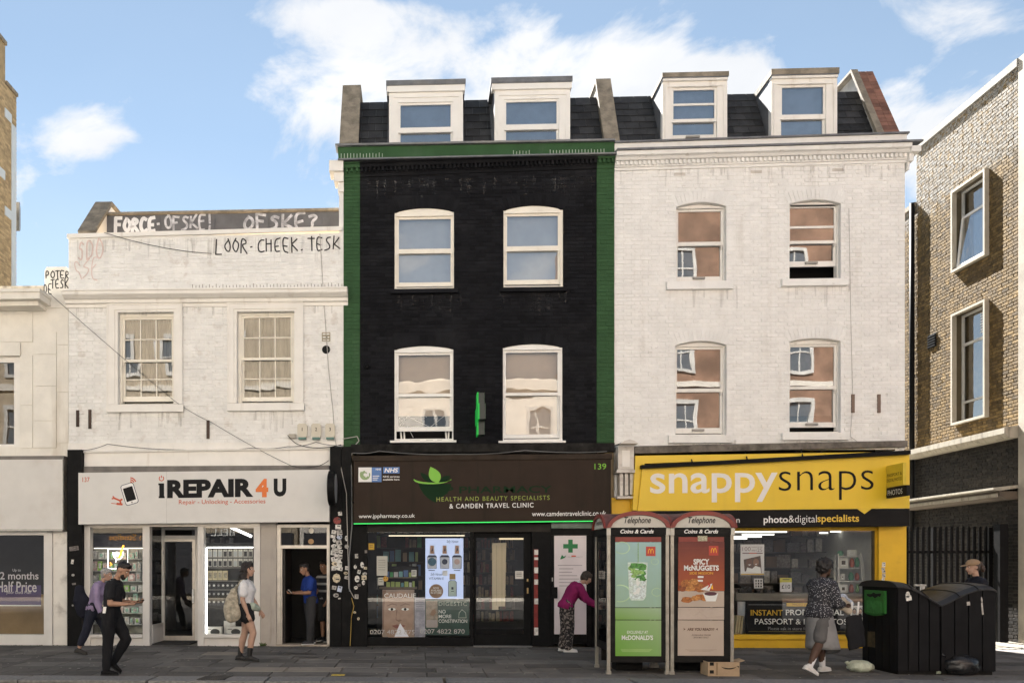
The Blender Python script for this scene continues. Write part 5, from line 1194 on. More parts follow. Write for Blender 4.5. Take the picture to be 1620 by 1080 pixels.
# posters on the glass
def poster(name, label, l, r, t, b, Y, m, cat='poster', thick=.006):
    p = thing(name, label, cat, P((l+r)/2, b, Y)); px_box(p, 'sheet', m, l, r, t, b, Y, Y+thick); return p
Yp = .035
scr = poster('advert_screen', 'lit pale blue screen advertising nail polish bottles in the pharmacy window', 673, 733, 851, 946.5, .045, lamp('screen_blue', (.42, .50, .74), .75), 'screen', .04)
Y = .044; navy, cop, teal = M('print_navy', (.02, .03, .07), .5, var=0), M('print_copper', (.38, .2, .13), .5, var=0), M('print_teal', (.03, .11, .19), .5, var=.3, vs=40)
pale = M('print_pale', (.52, .55, .66), .5, var=0)
for cx, fill in ((683.5, teal), (703.5, navy), (723, M('print_pink', (.45, .33, .33), .5, var=0))):
    bt = poly(scr, 'bottle_picture', navy, [(cx-7, 899), (cx+7, 899), (cx+7.6, 880), (cx+5, 877.5), (cx-5, 877.5), (cx-7.6, 880)], Y, .001)
    poly(bt, 'bottle_glass', pale, [(cx-6.4, 898.3), (cx+6.4, 898.3), (cx+7, 881), (cx-7, 881)], Y, .002); poly(bt, 'bottle_fill', fill, [(cx+5.6*math.cos(i*.5236)*(1.2 if cx < 690 else .8), 888+5.6*math.sin(i*.5236)*(1.2 if cx < 690 else .8)) for i in range(12)], Y, .003)
    poly(bt, 'bottle_cap', pale, [(cx-4.2, 876), (cx+4.2, 876), (cx+3.6, 862), (cx-3.6, 862)], Y, .002); poly(bt, 'bottle_cap', cop, [(cx-3, 875), (cx+3, 875), (cx+2.4, 862.6), (cx-2.4, 862.6)], Y, .003); poly(bt, 'bottle_cap', navy, [(cx-1.2, 872), (cx+1.6, 870), (cx+.4, 864)], Y, .004)
write(scr, 'Sally Hansen', navy, (706.5, 725, 853.5, 859.5), Y, shear=.35, thick=.002); write(scr, 'Sally Hansen', navy, (681, 700, 905.5, 911), Y, shear=.35, thick=.002); write(scr, 'VITAMIN E', navy, (678.5, 702, 912.5, 916.5), Y, thick=.002)
for cx in (683, 723): poly(scr, 'caption', navy, [(cx-5, 901), (cx+5, 901), (cx+5, 902.2), (cx-5, 902.2)], Y, .002)
q = P(690, 934.5, Y); MB().disc((q.x, q.z), .145, .145, Y-.002, Y-.0005, 24).build('round_badge', M('print_bronze', (.26, .15, .09), .5, var=0), scr)
for t, y0 in (('NOW', 928), ('AVAILABLE', 931.8), ('IN STORE', 935.6)): write(scr, t, white_print, (681.5+(4 if t == 'NOW' else 0), 698.5-(4 if t == 'NOW' else 0), y0, y0+3), Y, thick=.004, bold=.01)
bt = poly(scr, 'serum_picture', navy, [(709, 942.5), (722.5, 942.5), (722.5, 920), (719, 917), (712.5, 917), (709, 920)], Y, .001); poly(bt, 'bottle_glass', M('print_mint', (.42, .52, .50), .5, var=0), [(709.8, 941.8), (721.7, 941.8), (721.7, 920.4), (718.6, 917.8), (713, 917.8), (709.8, 920.4)], Y, .002)
poly(bt, 'bottle_cap', M('print_gold', (.34, .22, .06), .5, var=0), [(711, 916), (720.6, 916), (720.4, 907), (711.2, 907)], Y, .002); poly(bt, 'bottle_label', navy, [(713.5, 935), (718, 935), (718, 934), (713.5, 934)], Y, .003); poly(bt, 'bottle_label', navy, [(714, 932), (717.4, 932), (717.4, 928), (714, 928)], Y, .003)
poly(scr, 'white_panel', M('print_white_soft', (.66, .68, .74), .5, var=0), [(700, 910), (708, 910), (708, 902), (700, 902)], Y, .003)
skin_p, skin_d, lip = M('print_skin', (.36, .23, .17), .5, var=.12, vs=6), M('print_skin_shade', (.22, .125, .085), .5, var=0), M('print_lip', (.24, .085, .07), .5, var=0)
fp = poster('face_poster', 'skincare poster showing a large face behind the pharmacy glass', 605, 655.5, 932, 1007, Yp, M('print_backdrop', (.30, .22, .18), .5, var=.15, vs=4))
poly(fp, 'face_picture', skin_p, [(630+24*math.cos(R(a)), 975+44*math.sin(R(a))) for a in range(-10, 191, 12)] + [(606, 940), (616, 936), (640, 935), (654.5, 945)], Yp, .002)
for cx in (620, 641):
    e = poly(fp, 'eye_picture', white_print, [(cx+6*math.cos(i*.5236), 963+2.2*math.sin(i*.5236)) for i in range(12)], Yp, .004); poly(e, 'iris', black_print, [(cx+2.2*math.cos(i*.5236), 963+2.2*math.sin(i*.5236)) for i in range(12)], Yp, .0055)
    poly(fp, 'eyebrow', skin_d, [(cx-8, 957), (cx, 953.5), (cx+8, 955.5), (cx+8, 957), (cx, 955.5), (cx-7, 958.5)], Yp, .004)
poly(fp, 'nose_picture', skin_d, [(627, 964), (629, 964), (626, 980), (631, 983), (636, 980.5), (633, 979), (630, 980), (627, 979)], Yp, .004)
poly(fp, 'mouth_picture', lip, [(620, 989), (628, 987), (631, 988), (634, 987), (642, 989), (634, 993), (626, 993)], Yp, .004)
poly(fp, 'hair_picture', skin_d, [(605.5, 933), (611, 933), (608, 960), (607, 1000), (605.5, 1000)], Yp, .004); poly(fp, 'white_cone', M('print_white_soft', (.66, .68, .74)), [(624, 1006.5), (647, 1006.5), (633, 985)], Yp, .006)
write(fp, 'CAUDALIE', white_print, (608, 658, 938, 945), Yp, thick=.006)
sp = poster('side_poster', 'narrow pale lilac poster strip between the face and the green poster', 656, 672.5, 944, 1007, Yp+.002, M('print_lilac', (.34, .33, .40), .5, var=.3, vs=7))
for k in range(6): px_box(sp, 'text_line', M('print_grey', (.2, .2, .24), .5), 658, 670, 948+k*3.4, 949.2+k*3.4, Yp, Yp+.001)
gp = poster('digestion_poster', 'dark green digestion remedy poster with white capital lettering', 673, 742.5, 947.5, 1004, Yp, M('print_green', (.018, .055, .045), .5, var=.2, vs=4))
write(gp, 'DIGESTIC', M('print_sage', (.42, .47, .40), .5), (694, 738.5, 951.5, 957.5), Yp, bold=.008, space=1.15); write(gp, 'NO', white_print, (694, 705, 964, 969.5), Yp, bold=.008); write(gp, 'MORE', white_print, (694, 714, 971.5, 977), Yp, bold=.008); write(gp, 'CONSTIPATION', white_print, (694, 739, 979, 984.5), Yp, bold=.008)
poly(gp, 'torso_picture', M('print_torso', (.30, .24, .19), .5, var=.3, vs=12), [(673.5, 990), (693, 990), (692, 950), (674, 950)], Yp, .002); poly(gp, 'belly_picture', M('print_bronze', (.26, .15, .09)), [(683, 965), (688, 962), (690, 968), (686, 974), (680, 972)], Yp, .004); poly(gp, 'pack_picture', M('print_grey_pink', (.36, .31, .30), .5), [(674.5, 992), (692, 992), (692, 980), (674.5, 980)], Yp, .004)
poly(gp, 'badge_outline', M('print_sage', (.42, .47, .40)), [(725, 977), (738, 977), (737, 968), (731, 963), (726, 968)], Yp, .002); poly(gp, 'badge', M('print_green2', (.03, .08, .065), .5), [(725.8, 976), (737, 976), (736, 968.6), (731, 964.4), (727, 968.6)], Yp, .004)
tp = thing('phone_number', 'pale phone numbers lettered low across the pharmacy window', 'lettering', P(660, 1004, .02)); pn = M('print_faded_white', (.46, .44, .43), .5, var=.2, vs=20)
write(tp, '0207 4822 875', pn, (585.5, 656, 995.5, 1002.5), .026); write(tp, '0207 4822 870', pn, (664.5, 735, 994.5, 1001.5), .026)
# pharmacy interior: shelf of small goods, papers on the glass
sh = thing('pharmacy_shelf', 'pharmacy shelf with bright small packs behind the window glass', 'shelf', P(625, 932, 1.0)); px_box(sh, 'shelf', M('shelf_wood', (.2, .15, .1), .5), 600, 660, 928, 931, 1.0, 1.4); px_box(sh, 'shelf', M('shelf_wood', (.2, .15, .1)), 600, 660, 912.5, 914, 1.0, 1.4); px_box(sh, 'back_panel', dark, 598, 662, 895, 1000, 1.42, 1.45)
pkm = [M('pack_%s' % n, c, .4, var=.1) for n, c in (('blue', (.06, .14, .34)), ('green', (.05, .34, .10)), ('lime', (.40, .5, .12)), ('white', (.6, .6, .58)), ('tan', (.42, .3, .18)), ('teal', (.15, .36, .38)))]
for py in (928, 912.3):
    px = 611
    while px < 654:
        w = random.uniform(4, 8); h = random.uniform(7, 12); m = random.choice(pkm); mb = MB(); c = P(px+w/2, py, 1.02); mb.box(c.x-w/154, c.x+w/154, 1.02, 1.12, c.z+.001, c.z+h/77)
        solo(mb, 'medicine_pack', m, 'small %s pack on the %s pharmacy shelf behind the window' % (m.name[5:], 'lower' if py > 920 else 'upper'), 'pack', 'packs on the pharmacy shelf'); px += w+1
paper = M('white_paper', (.66, .63, .57), .7, var=.08)
def notice(label, l, r, t, b, Y, m=None, lines=0, lm=None):
    p = poster('notice', label, l, r, t, b, Y, m or paper, 'notice', .002)
    for k in range(lines): px_box(p, 'text_line', lm or ink, l+(r-l)*.15, r-(r-l)*.2, t+(b-t)*(.2+.6*k/max(1, lines)), t+(b-t)*(.2+.6*k/max(1, lines))+.9, Y-.0012, Y-.0004)
    return p
notice('white handwritten sheet taped inside the pharmacy window at the upper left', 596, 613, 879, 910, .2, lines=5, lm=M('faint_ink', (.4, .37, .33), .7)); notice('white slip below the handwritten sheet in the pharmacy window', 598, 607, 913, 925, .2, lines=2)
notice('yellow square sticker in the top corner of the pharmacy window', 583, 592, 859, 869, .025, M('yellow_sticker', (.6, .36, .02), .5), 2); notice('small cream card centred on the pharmacy window', 651, 659, 901, 911, .2, lines=3)
sm = thing('smiley_badge', 'round yellow smiling badge inside the pharmacy window', 'badge', P(610, 919, .2)); q = P(610, 915, .2); MB().disc((q.x, q.z), .055, .055, .195, .2).build('disc', M('smiley_yellow', (.62, .33, .02), .5), sm); MB().disc((q.x-.02, q.z+.015), .008, .008, .192, .195, 8).disc((q.x+.02, q.z+.015), .008, .008, .192, .195, 8).build('eyes', black_print, sm)
door_refl = thing('paper_banner', 'tall pale reflection in the pharmacy door glass, made as a sheet', 'banner', P(789, 964, .5)); MB().prism([(P(x, y, .5).x, P(x, y, .5).z) for x, y in ((778.5, 964), (788.5, 964), (788.5, 958.5), (799, 958.5), (801, 858), (778.5, 858.5))], .5, .505).build('sheet', M('cream_paper', (.72, .66, .52), .7, emit=.03, var=.05), door_refl)  # pale reflection in the door glass, put in as a faintly glowing sheet
for k in (.3, .7): px_box(door_refl, 'fold', M('faint_ink', (.4, .37, .33)), 778.5+22*k, 779+22*k, 862, 957, .497, .4995)
notice('white notice fixed on the pharmacy door glass', 815, 828, 902.5, 915, .11, lines=3)
px_box(H2, 'strip_lamp', lamp('dim_strip', (1, .85, .6), 1.5), 790, 829, 850, 853, 2.0, 2.05); px_box(H2, 'strip_lamp', lamp('dim_strip', (1, .85, .6), 1.5), 615, 735, 846, 847.6, 1.4, 1.45)
rp = px_box(H2, 'striped_strip', M('red_tape', (.20, .015, .012), .4, var=.25, vs=8), 844.8, 851, 868, 1004, -.022, -.011)
for t, b in ((869, 877), (881, 885), (897, 906), (916, 924), (946, 955), (992, 1004)): px_box(rp, 'sticker', stick_m[0], 845.2, 851.4, t, b, -.025, -.0225)
# door with the white panel and the green cross
dp = poster('door_poster', 'tall white pharmacy poster with green cross on the side door', 876.8, 927.6, 846.8, 1002.6, -.005, M('lilac_white', (.66, .60, .62), .5, var=.04, dirt=.15, dcol=(.4, .38, .38)))
Y = -.005; cg = M('cross_green', (.01, .17, .05), .4, var=0)
poly(dp, 'green_cross', cg, [(899, 873.5), (906, 873.5), (906, 867), (914, 867), (914, 860), (906, 860), (906, 853), (899, 853), (899, 860), (891, 860), (891, 867), (899, 867)], Y, .003)
poly(dp, 'leaf_picture', cg, [(886, 884), (889, 877), (892, 880), (896, 877.5), (893, 882), (888, 884)], Y, .003); write(dp, 'JP PHARMACY', M('print_grey_l', (.35, .32, .33), .5), (893, 922, 879.5, 882.5), Y); px_box(dp, 'red_mark', red_p, 904, 911, 878, 880, Y-.004, Y-.003)
for k, (l, r) in enumerate(((882.5, 921), (884.5, 907), (884.5, 905), (884.5, 913), (884.5, 916), (884.5, 909), (884.5, 914))): px_box(dp, 'text_line', M('print_grey_l', (.35, .32, .33)), l, r, 893+k*5.4, 894.3+k*5.4, Y-.003, Y-.001)
hx = px_box(H2, 'door_handle', black_gloss, 872.5, 882, 928, 946, -.06, -.012); px_box(H2, 'lock', metal_grey, 873, 875.2, 913, 919, -.02, -.0105)

# ---- pharmacy sign
Yg = -.30
ps = thing('shop_sign', 'dark brown pharmacy fascia sign with green leaf logo and lettering', 'sign', P(763, 827, Yg))
mb = MB(); v = [(p.x, Yg, p.z) for p in (P(559.5, 826.5, Yg), P(966.5, 822, Yg), P(966.5, 725.5, Yg), P(559.5, 729, Yg))]; v += [(x, -.02, z) for x, _, z in v]
mb.add(v, [(0,1,2,3), (7,6,5,4), (0,4,5,1), (1,5,6,2), (2,6,7,3), (3,7,4,0)]); mb.build('sign_board', M('brown_sign_face', (.030, .019, .013), .6, spec=.15, var=.15, vs=1, dirt=.5, dcol=(.014, .012, .008), ds=1.8, streak=True, thr=.5), ps)
MB().add([(p[0], Yg-.03, p[1]) for p in [(P(558, 729, Yg).x, P(558, 729.2, Yg).z), (P(968, 725, Yg).x, P(968, 725.5, Yg).z), (P(968, 718, Yg).x, P(968, 717.5, Yg).z), (P(558, 721, Yg).x, P(558, 721, Yg).z)]] + [(p[0], -.02, p[1]) for p in [(P(558, 729, Yg).x, P(558, 729.2, Yg).z), (P(968, 725, Yg).x, P(968, 725.5, Yg).z), (P(968, 718, Yg).x, P(968, 717.5, Yg).z), (P(558, 721, Yg).x, P(558, 721, Yg).z)]],
         [(0,1,2,3), (7,6,5,4), (0,4,5,1), (1,5,6,2), (2,6,7,3), (3,7,4,0)]).build('capping', M('brown_capping', (.035, .025, .018), .7, spec=.15, var=.3), ps)
MB().bar(P(559.5, 828, Yg-.01), P(966, 823.5, Yg-.01), .025, .018).build('led_strip', lamp('led_green', (.05, .75, .14), .8), ps)
lime = M('sign_lime', (.17, .46, .02), .4, var=0); dkg = M('sign_dark_green', (.011, .032, .014), .8, var=0, spec=.1); olive = M('sign_olive', (.24, .30, .03), .4, var=0)
def bez(pts, n=10):
    out = []
    for i in range(n+1):
        t = i/n; p = [Vector((x, y)) for x, y in pts]
        while len(p) > 1: p = [a_*(1-t)+b_*t for a_, b_ in zip(p, p[1:])]
        out.append((p[0].x, p[0].y))
    return out
poly(ps, 'bowl_picture', dkg, bez([(662, 765), (670, 788), (690, 795)]) + bez([(690, 790), (712, 782), (714, 765)]), Yg, .002)
poly(ps, 'leaf_picture', lime, bez([(681, 738), (706, 748), (693, 763.5)]) + bez([(693, 763.5), (672, 760), (681, 738)]), Yg, .005)
poly(ps, 'leaf_picture', dkg, bez([(665, 747), (680, 750), (684, 763)]) + bez([(684, 763), (668, 762), (665, 747)]), Yg, .003); poly(ps, 'leaf_picture', dkg, bez([(713, 752), (698, 750), (695, 763)]) + bez([(695, 763), (708, 764), (713, 752)]), Yg, .003)
poly(ps, 'bowl_rim', lime, bez([(654, 758.5), (658, 767), (684, 766.5), (710, 766), (714, 757)]) + bez([(714, 759), (708, 763.5), (684, 764), (662, 763.5), (655, 757.5)]), Yg, .006)
write(ps, 'JP PHARMACY', dkg, (694, 873, 768.5, 783), Yg, bold=.012, slope=.005)
write(ps, 'HEALTH AND BEAUTY SPECIALISTS', olive, (690.5, 869.5, 784.5, 791.5), Yg, space=1.25, slope=.012, bold=.004); write(ps, '& CAMDEN TRAVEL CLINIC', white_print, (711, 844, 795.5, 803), Yg, space=1.2, slope=.012, bold=.016)
write(ps, 'www.jppharmacy.co.uk', white_print, (567.5, 656.5, 812.5, 820.5), Yg, bold=.008, slope=.01); write(ps, 'www.camdentravelclinic.co.uk', white_print, (841.5, 959, 808, 815.5), Yg, bold=.008, slope=.008); write(ps, '139', lime, (940.5, 959, 733, 742), Yg)
pl = px_box(ps, 'logo_panel', white_print, 567, 588, 739, 762, Yg-.004, Yg); px_box(pl, 'blue_half', M('nhs_blue', (.07, .17, .42), .4, var=0), 588.2, 603.5, 739, 762, Yg-.004, Yg)
q = P(577.5, 750.5, Yg); sw_ = MB()
for k in range(3):
    for i in range(10): a0, a1 = R(40+k*50+24*i), R(40+k*50+24*(i+1)); r_ = .045+.025*k; sw_.quad(*[(q.x+rr*math.cos(a), Yg-.006-.0005*k, q.z+rr*math.sin(a)) for a, rr in ((a0, r_-.012), (a0, r_+.012), (a1, r_+.012), (a1, r_-.012))])
sw_.build('swirl', M('print_swirl', (.25, .36, .16), .5), pl)
nb = px_box(ps, 'nhs_panel', M('nhs_blue', (.07, .17, .42)), 606, 632, 738.5, 748.5, Yg-.004, Yg); write(ps, 'NHS', white_print, (608, 630, 740, 747), Yg-.004, bold=.03, shear=.2)
write(ps, 'NHS services', white_print, (606, 632, 752, 755), Yg, bold=.014); write(ps, 'available here', white_print, (606, 632, 756.5, 759.5), Yg, bold=.014)
write(pl, 'NHS', white_print, (594.5, 602.5, 740.5, 743.5), Yg-.004, bold=.02)
for k in range(3): px_box(pl, 'text_line', white_print, 589.5, 600-k*1.5, 752+k*3, 753+k*3, Yg-.0055, Yg-.0042)
# green cross sign seen edge on
gc = thing('green_cross_sign', 'projecting pharmacy cross sign seen edge-on with a glowing green rim', 'sign', P(759, 690, -.5))
c = P(759, 656, -.62); h, w = .41, .15
pts = [(-w, -h), (w, -h), (w, -w), (h, -w), (h, w), (w, w), (w, h), (-w, h), (-w, w), (-h, w), (-h, -w), (-w, -w)]
MB().prism([(c.y+u, c.z+v) for u, v in pts], c.x-.035, c.x+.075, axis='X').build('cross_body', M('cross_black', (.015, .02, .016), .4), gc)
MB().prism([(c.y+u*1.02, c.z+v*1.02) for u, v in pts], c.x-.062, c.x-.036, axis='X').build('lit_face', lamp('cross_glow', (.01, .38, .05), .45), gc)
for s in (-1, 1): MB().prism([(c.y+u*1.01-0, c.z+v*1.01) for u, v in pts], c.x+.076, c.x+.082, axis='X').build('face_edge', M('cross_edge', (.01, .06, .02), .4), gc) if s > 0 else None
MB().bar((c.x, c.y+.40, c.z+.05), (c.x, -.0, c.z+.05), .05).build('bracket', black_gloss, gc)

# ================================================================ yellow photo shop (ground floor of the tall white house)
shop_room(H3, fx(972), fx(1431), 4.8, 2.85, M('photo_shop_room', (.016, .015, .014), .7, var=.3, vs=2))
px_box(H3, 'pilaster', yellow, 967.5, 1003.5, 787, 1024, -.10, .1); px_box(H3, 'pilaster', yellow, 1390.5, 1434, 832, 1024, -.12, .1)
px_box(H3, 'shop_frame', yellow, 1385, 1390, 832, 1024, -.03, .1); px_box(H3, 'shop_head', yellow, 1004, 1384.5, 832, 839, -.03, .1)
s = px_box(H3, 'stall_riser', yellow, 1004, 1384.5, 1011, 1024, -.03, .1); px_box(s, 'sill', yellow, 1004, 1384.8, 1003.5, 1010.5, -.08, .12)
w = px_box(H3, 'window_frame', M('dark_frame', (.06, .045, .02), .4), 1381, 1384.6, 839.3, 1003, .0, .06); a, b = P(1004, 1003.5, .04), P(1381, 839, .04); MB().quad((a.x, .04, a.z), (b.x, .04, a.z), (b.x, .04, b.z), (a.x, .04, b.z)).build('pane', glass_shop, w)
for l, r, py, yy in ((1163, 1245, 840.5, 2.4), (1175, 1225, 844.5, 1.6), (1160, 1205, 848, 1.1), (1160, 1182, 851, .8), (1298, 1310, 842, 1.4), (1315, 1330, 840, 2.2)):
    c = P((l+r)/2, py, yy); MB().box(P(l, py, yy).x, P(r, py, yy).x, yy, yy+.05, min(2.83, c.z)-.02, min(2.83, c.z)+.01).build('strip_lamp', lamp('cool_strip', (1, .96, .85), 3), H3)
for px, t, b in ((1398, 889, 896), (1397.5, 897, 906), (1398, 907, 913), (1397, 913, 919)): sticker(H3, px, (t+b)/2, 5, b-t, random.choice(stick_m[:2]), -.12)
br = px_box(H3, 'corbel', M('corbel_white', (.62, .58, .53), .6, var=.06, dirt=.5, dcol=(.25, .2, .17), ds=5, thr=.5), 978, 1003, 705, 742, -.30, .0)
for k in range(3): px_box(br, 'flute', M('corbel_white', (.62, .58, .53)), 980.5+k*8, 986+k*8, 748-k, 784-k, -.22, .0)
px_box(br, 'corbel_cap', M('corbel_white', (.62, .58, .53)), 976, 1004.5, 742.5, 747, -.33, .0); px_box(br, 'corbel_foot', M('corbel_white', (.62, .58, .53)), 976.5, 1001, 784.5, 788, -.28, .0)
poly(br, 'corbel_top', M('corbel_white', (.62, .58, .53)), [(977, 704.5), (1004, 704.5), (998, 700), (991, 698), (983, 700)], -.29, .29, .28)
px_box(br, 'recess', M('soot', (.006, .006, .006)), 985, 986.5, 749, 783, -.215, -.0); px_box(br, 'recess', M('soot', (.006, .006, .006)), 993.5, 995, 749, 783, -.215, -.0); px_box(br, 'panel_moulding', trim_white, 984.5, 996.5, 712, 738, -.315, -.3001)  # shade between the flutes put in as near-black strips
Yy = -.38
ss = thing('shop_sign', 'big yellow photo shop fascia sign with white and black lowercase lettering', 'sign', P(1220, 834, Yy))
yel = M('yellow_sign_face', (.74, .50, .028), .38, var=.03, vs=1, dirt=.12, dcol=(.5, .33, .03), ds=1.5, streak=True)
def slab_px(parent, name, mat, pts, y0, y1):
    v = [(P(x, y, y0).x, y0, P(x, y, y0).z) for x, y in pts]; n = len(v); vb = [(x, y1, z) for x, _, z in v]
    return MB().add(v+vb, [tuple(range(n)), tuple(range(2*n-1, n-1, -1))] + [(i, i+n, (i+1) % n+n, (i+1) % n) for i in range(n)]).build(name, mat, parent)
slab_px(ss, 'back_board', yel, [(1001, 807), (1016.5, 807), (1020, 733), (1437, 716), (1437, 714), (1005.5, 720.5)], Yy+.06, -.05)
slab_px(ss, 'sign_board', yel, [(1009, 808), (1439, 803.5), (1439, 718), (1016, 740)], Yy, Yy+.058)
slab_px(ss, 'hood_bar', black_gloss, [(1015, 740.5), (1441, 718), (1441, 711.5), (1015, 735)], Yy-.12, Yy+.02)
for px, py in ((1093, 731), (1180, 726.5), (1268, 722.5)): MB().bar(P(px+2, py, Yy-.05), P(px-1.5, py-15, -.02), .022).build('strut', black_gloss, ss)
slab_px(ss, 'black_band', M('band_black', (.011, .010, .010), .6, spec=.12, var=.2), [(1005, 834.5), (1439, 831.5), (1439, 804), (1005, 808.5)], Yy+.003, -.05)
poly(ss, 'pointer', yel, [(1356, 804.6), (1379, 804.2), (1367.5, 812.5)], Yy, .006)
write(ss, 'snappy', M('sign_offwhite', (.74, .71, .67), .4, var=.03), (1028.5, 1230, 747.5, 794), Yy, bold=.012, slope=.006); write(ss, 'snaps', blk, (1232, 1382, 744.5, 790.5), Yy, bold=-.014, slope=.010)
write(ss, 'photo', white_print, (1208, 1246.5, 815.5, 830), Yy, bold=.016, slope=.006); write(ss, '&digital', white_print, (1247.5, 1292, 814.5, 829.5), Yy, bold=-.008, slope=.006); write(ss, 'specialists', M('sign_yellow_print', (.72, .47, .05), .4, var=0), (1292.8, 1359, 813.5, 828.5), Yy, bold=.016, slope=.006)
write(ss, 'camden', white_print, (1129, 1170, 817.5, 826.5), Yy, bold=-.004)
pj = thing('projecting_sign', 'small yellow and black projecting sign at the end of the yellow fascia', 'sign', P(1405, 786, -.6))
c0 = P(1402, 760, -.40); Zt, Zm, Zb = P(1402, 737, -.4).z, P(1402, 772, -.4).z, P(1402, 788, -.4).z
MB().box(c0.x, c0.x+.06, -.98, -.40, Zm+.01, Zt).build('yellow_panel', M('projecting_yellow', (.58, .42, .03), .4), pj); MB().box(c0.x+.0, c0.x+.07, -1.10, -.41, Zb, Zm).build('black_panel', blk, pj)
def fr2(x, y, z): return (c0.x-.003, -.40 - (x - 0), z)
for t_, z0_, z1_, m, l_ in (('PASSPORT &', Zm+.21, Zm+.27, blk, .50), ('DIGITAL PHOTOS', Zm+.11, Zm+.17, blk, .50)):
    o = write(pj, t_, m, None, 0, world=(.04, .04+l_, z0_, z1_), frame=fr2); 
    for vtx in o.data.vertices: vtx.co -= pj.location
o = write(pj, 'PHOTOS', white_print, None, 0, world=(.06, .56, Zb+.05, Zm-.05), frame=fr2, bold=-.005)
for vtx in o.data.vertices: vtx.co -= pj.location
for z in (Zt-.08, Zt-.2, Zm+.05, Zb+.05): MB().box(c0.x+.01, c0.x+.05, -.42, -.36, z-.02, z+.02).build('bolt', black_gloss, pj)

# ---- things in the photo shop window
ct = thing('window_counter', 'grey counter ledge running along the photo shop window', 'counter', P(1270, 1003, .45)); px_box(ct, 'counter_top', M('grey_counter', (.17, .155, .13), .5), 1165, 1372, 938, 949.5, .35, 1.0); px_box(ct, 'counter_front', M('grey_counter_front', (.06, .055, .05), .6), 1165, 1372, 950, 1003, .6, .9)
bn = thing('passport_banner', 'black passport photo banner standing low in the photo shop window', 'banner', P(1272, 1002, .12)); Y = .12
px_box(bn, 'board', M('banner_black', (.012, .012, .014), .6, spec=.15), 1179.5, 1346, 950.5, 1001.5, Y, Y+.02)
ylw = M('banner_yellow', (.62, .38, .03), .4, var=0); write(bn, 'INSTANT', ylw, (1187.5, 1238, 964, 973), Y, bold=.012); write(bn, 'PROFESSIONAL', white_print, (1243, 1335, 963.5, 972.5), Y, bold=.016); write(bn, 'PASSPORT & ID PHOTOS', white_print, (1194, 1340, 978, 987), Y, bold=.0); write(bn, 'Please ask in store for more details', M('print_grey_b', (.25, .25, .26), .5), (1215, 1318, 991, 996), Y)
px_box(bn, 'tab', ylw, 1244.5, 1300, 953, 958.5, Y-.003, Y-.0003); write(bn, 'PHOTO ID', M('print_brown', (.25, .14, .02), .5), (1254, 1276, 954, 957.5), Y-.003); px_box(bn, 'rule', M('print_grey_b', (.25, .25, .26)), 1184, 1243, 955.5, 956.2, Y-.002, Y-.0003); px_box(bn, 'rule', M('rule_olive', (.2, .17, .05), .5), 1184, 1344, 998, 998.7, Y-.002, Y-.0003)
fs_ = thing('passport_photo_sheet', 'sheet of four passport portraits beside the black banner', 'photo sheet', P(1356, 1000, .12)); px_box(fs_, 'sheet', white_print, 1346.5, 1366, 957.5, 996.5, .118, .125)
for cx in (1351.5, 1361):
    for cy_ in (967.5, 987):
        p_ = px_box(fs_, 'portrait', M('portrait_grey', (.42, .42, .42), .5), cx-4.2, cx+4.2, cy_-9, cy_+8.5, .1155, .1175); poly(p_, 'shoulders', M('print_dark_grey', (.08, .08, .09), .5), [(cx-4, cy_+8.3), (cx+4, cy_+8.3), (cx+2.4, cy_+4.5), (cx-2.4, cy_+4.5)], .1155, .002, .001); poly(p_, 'hair', M('print_hair', (.05, .035, .03), .5), [(cx+3.2*math.cos(i*.5236), cy_-2+4.6*math.sin(i*.5236)) for i in range(12)], .1155, .003, .001); poly(p_, 'face', skin_p, [(cx+2.3*math.cos(i*.5236), cy_-.6+3.6*math.sin(i*.5236)) for i in range(12)], .1155, .005, .001)
cpst = poster('couple_poster', 'white photo offer poster with a smiling couple hanging in the photo shop window', 1171.5, 1209, 860.5, 909, .06, M('poster_white', (.64, .62, .62), .5, var=.03)); Y = .06
write(cpst, '100', M('print_plum', (.12, .04, .06), .5), (1174.5, 1187.5, 864.5, 871), Y, bold=-.01); write(cpst, '25', M('print_plum', (.12, .04, .06)), (1198, 1205.5, 867, 872), Y, bold=-.01); write(cpst, 'instant prints', M('print_plum', (.12, .04, .06)), (1189, 1206, 864, 866), Y); write(cpst, 'only £', M('print_plum', (.12, .04, .06)), (1189, 1197, 868.5, 872), Y)
px_box(cpst, 'rule', M('print_plum', (.12, .04, .06)), 1174.5, 1206.5, 873.8, 875.2, Y-.003, Y-.0005); px_box(cpst, 'rule', red_p, 1185, 1197, 873.9, 875.1, Y-.0042, Y-.0032)
pc = poly(cpst, 'photo', M('photo_dark', (.10, .06, .045), .5, var=.3, vs=8), [(1178, 903), (1205, 906), (1203, 878.5), (1176.5, 884.5)], Y, .002)
poly(pc, 'man_face', M('print_brown_skin', (.13, .06, .04), .5), [(1185+5*math.cos(i*.5236), 889.5+6.6*math.sin(i*.5236)) for i in range(12)], Y, .004); poly(pc, 'woman_face', M('print_light_brown_skin', (.26, .13, .08), .5), [(1196+4.6*math.cos(i*.5236), 889+6*math.sin(i*.5236)) for i in range(12)], Y, .004); poly(pc, 'white_shirt', white_print, [(1180, 904), (1204, 906), (1203, 897), (1195, 894.5), (1190, 899), (1182, 897)], Y, .005); poly(pc, 'smile', white_print, [(1183, 892.5), (1188, 892), (1186, 894)], Y, .0055); poly(pc, 'smile', white_print, [(1194, 891.5), (1198, 891), (1196, 893)], Y, .0055); poly(cpst, 'yellow_foot', ylw, [(1172, 908.5), (1208.5, 908.5), (1208.5, 906.5), (1172, 907)], Y, .002)
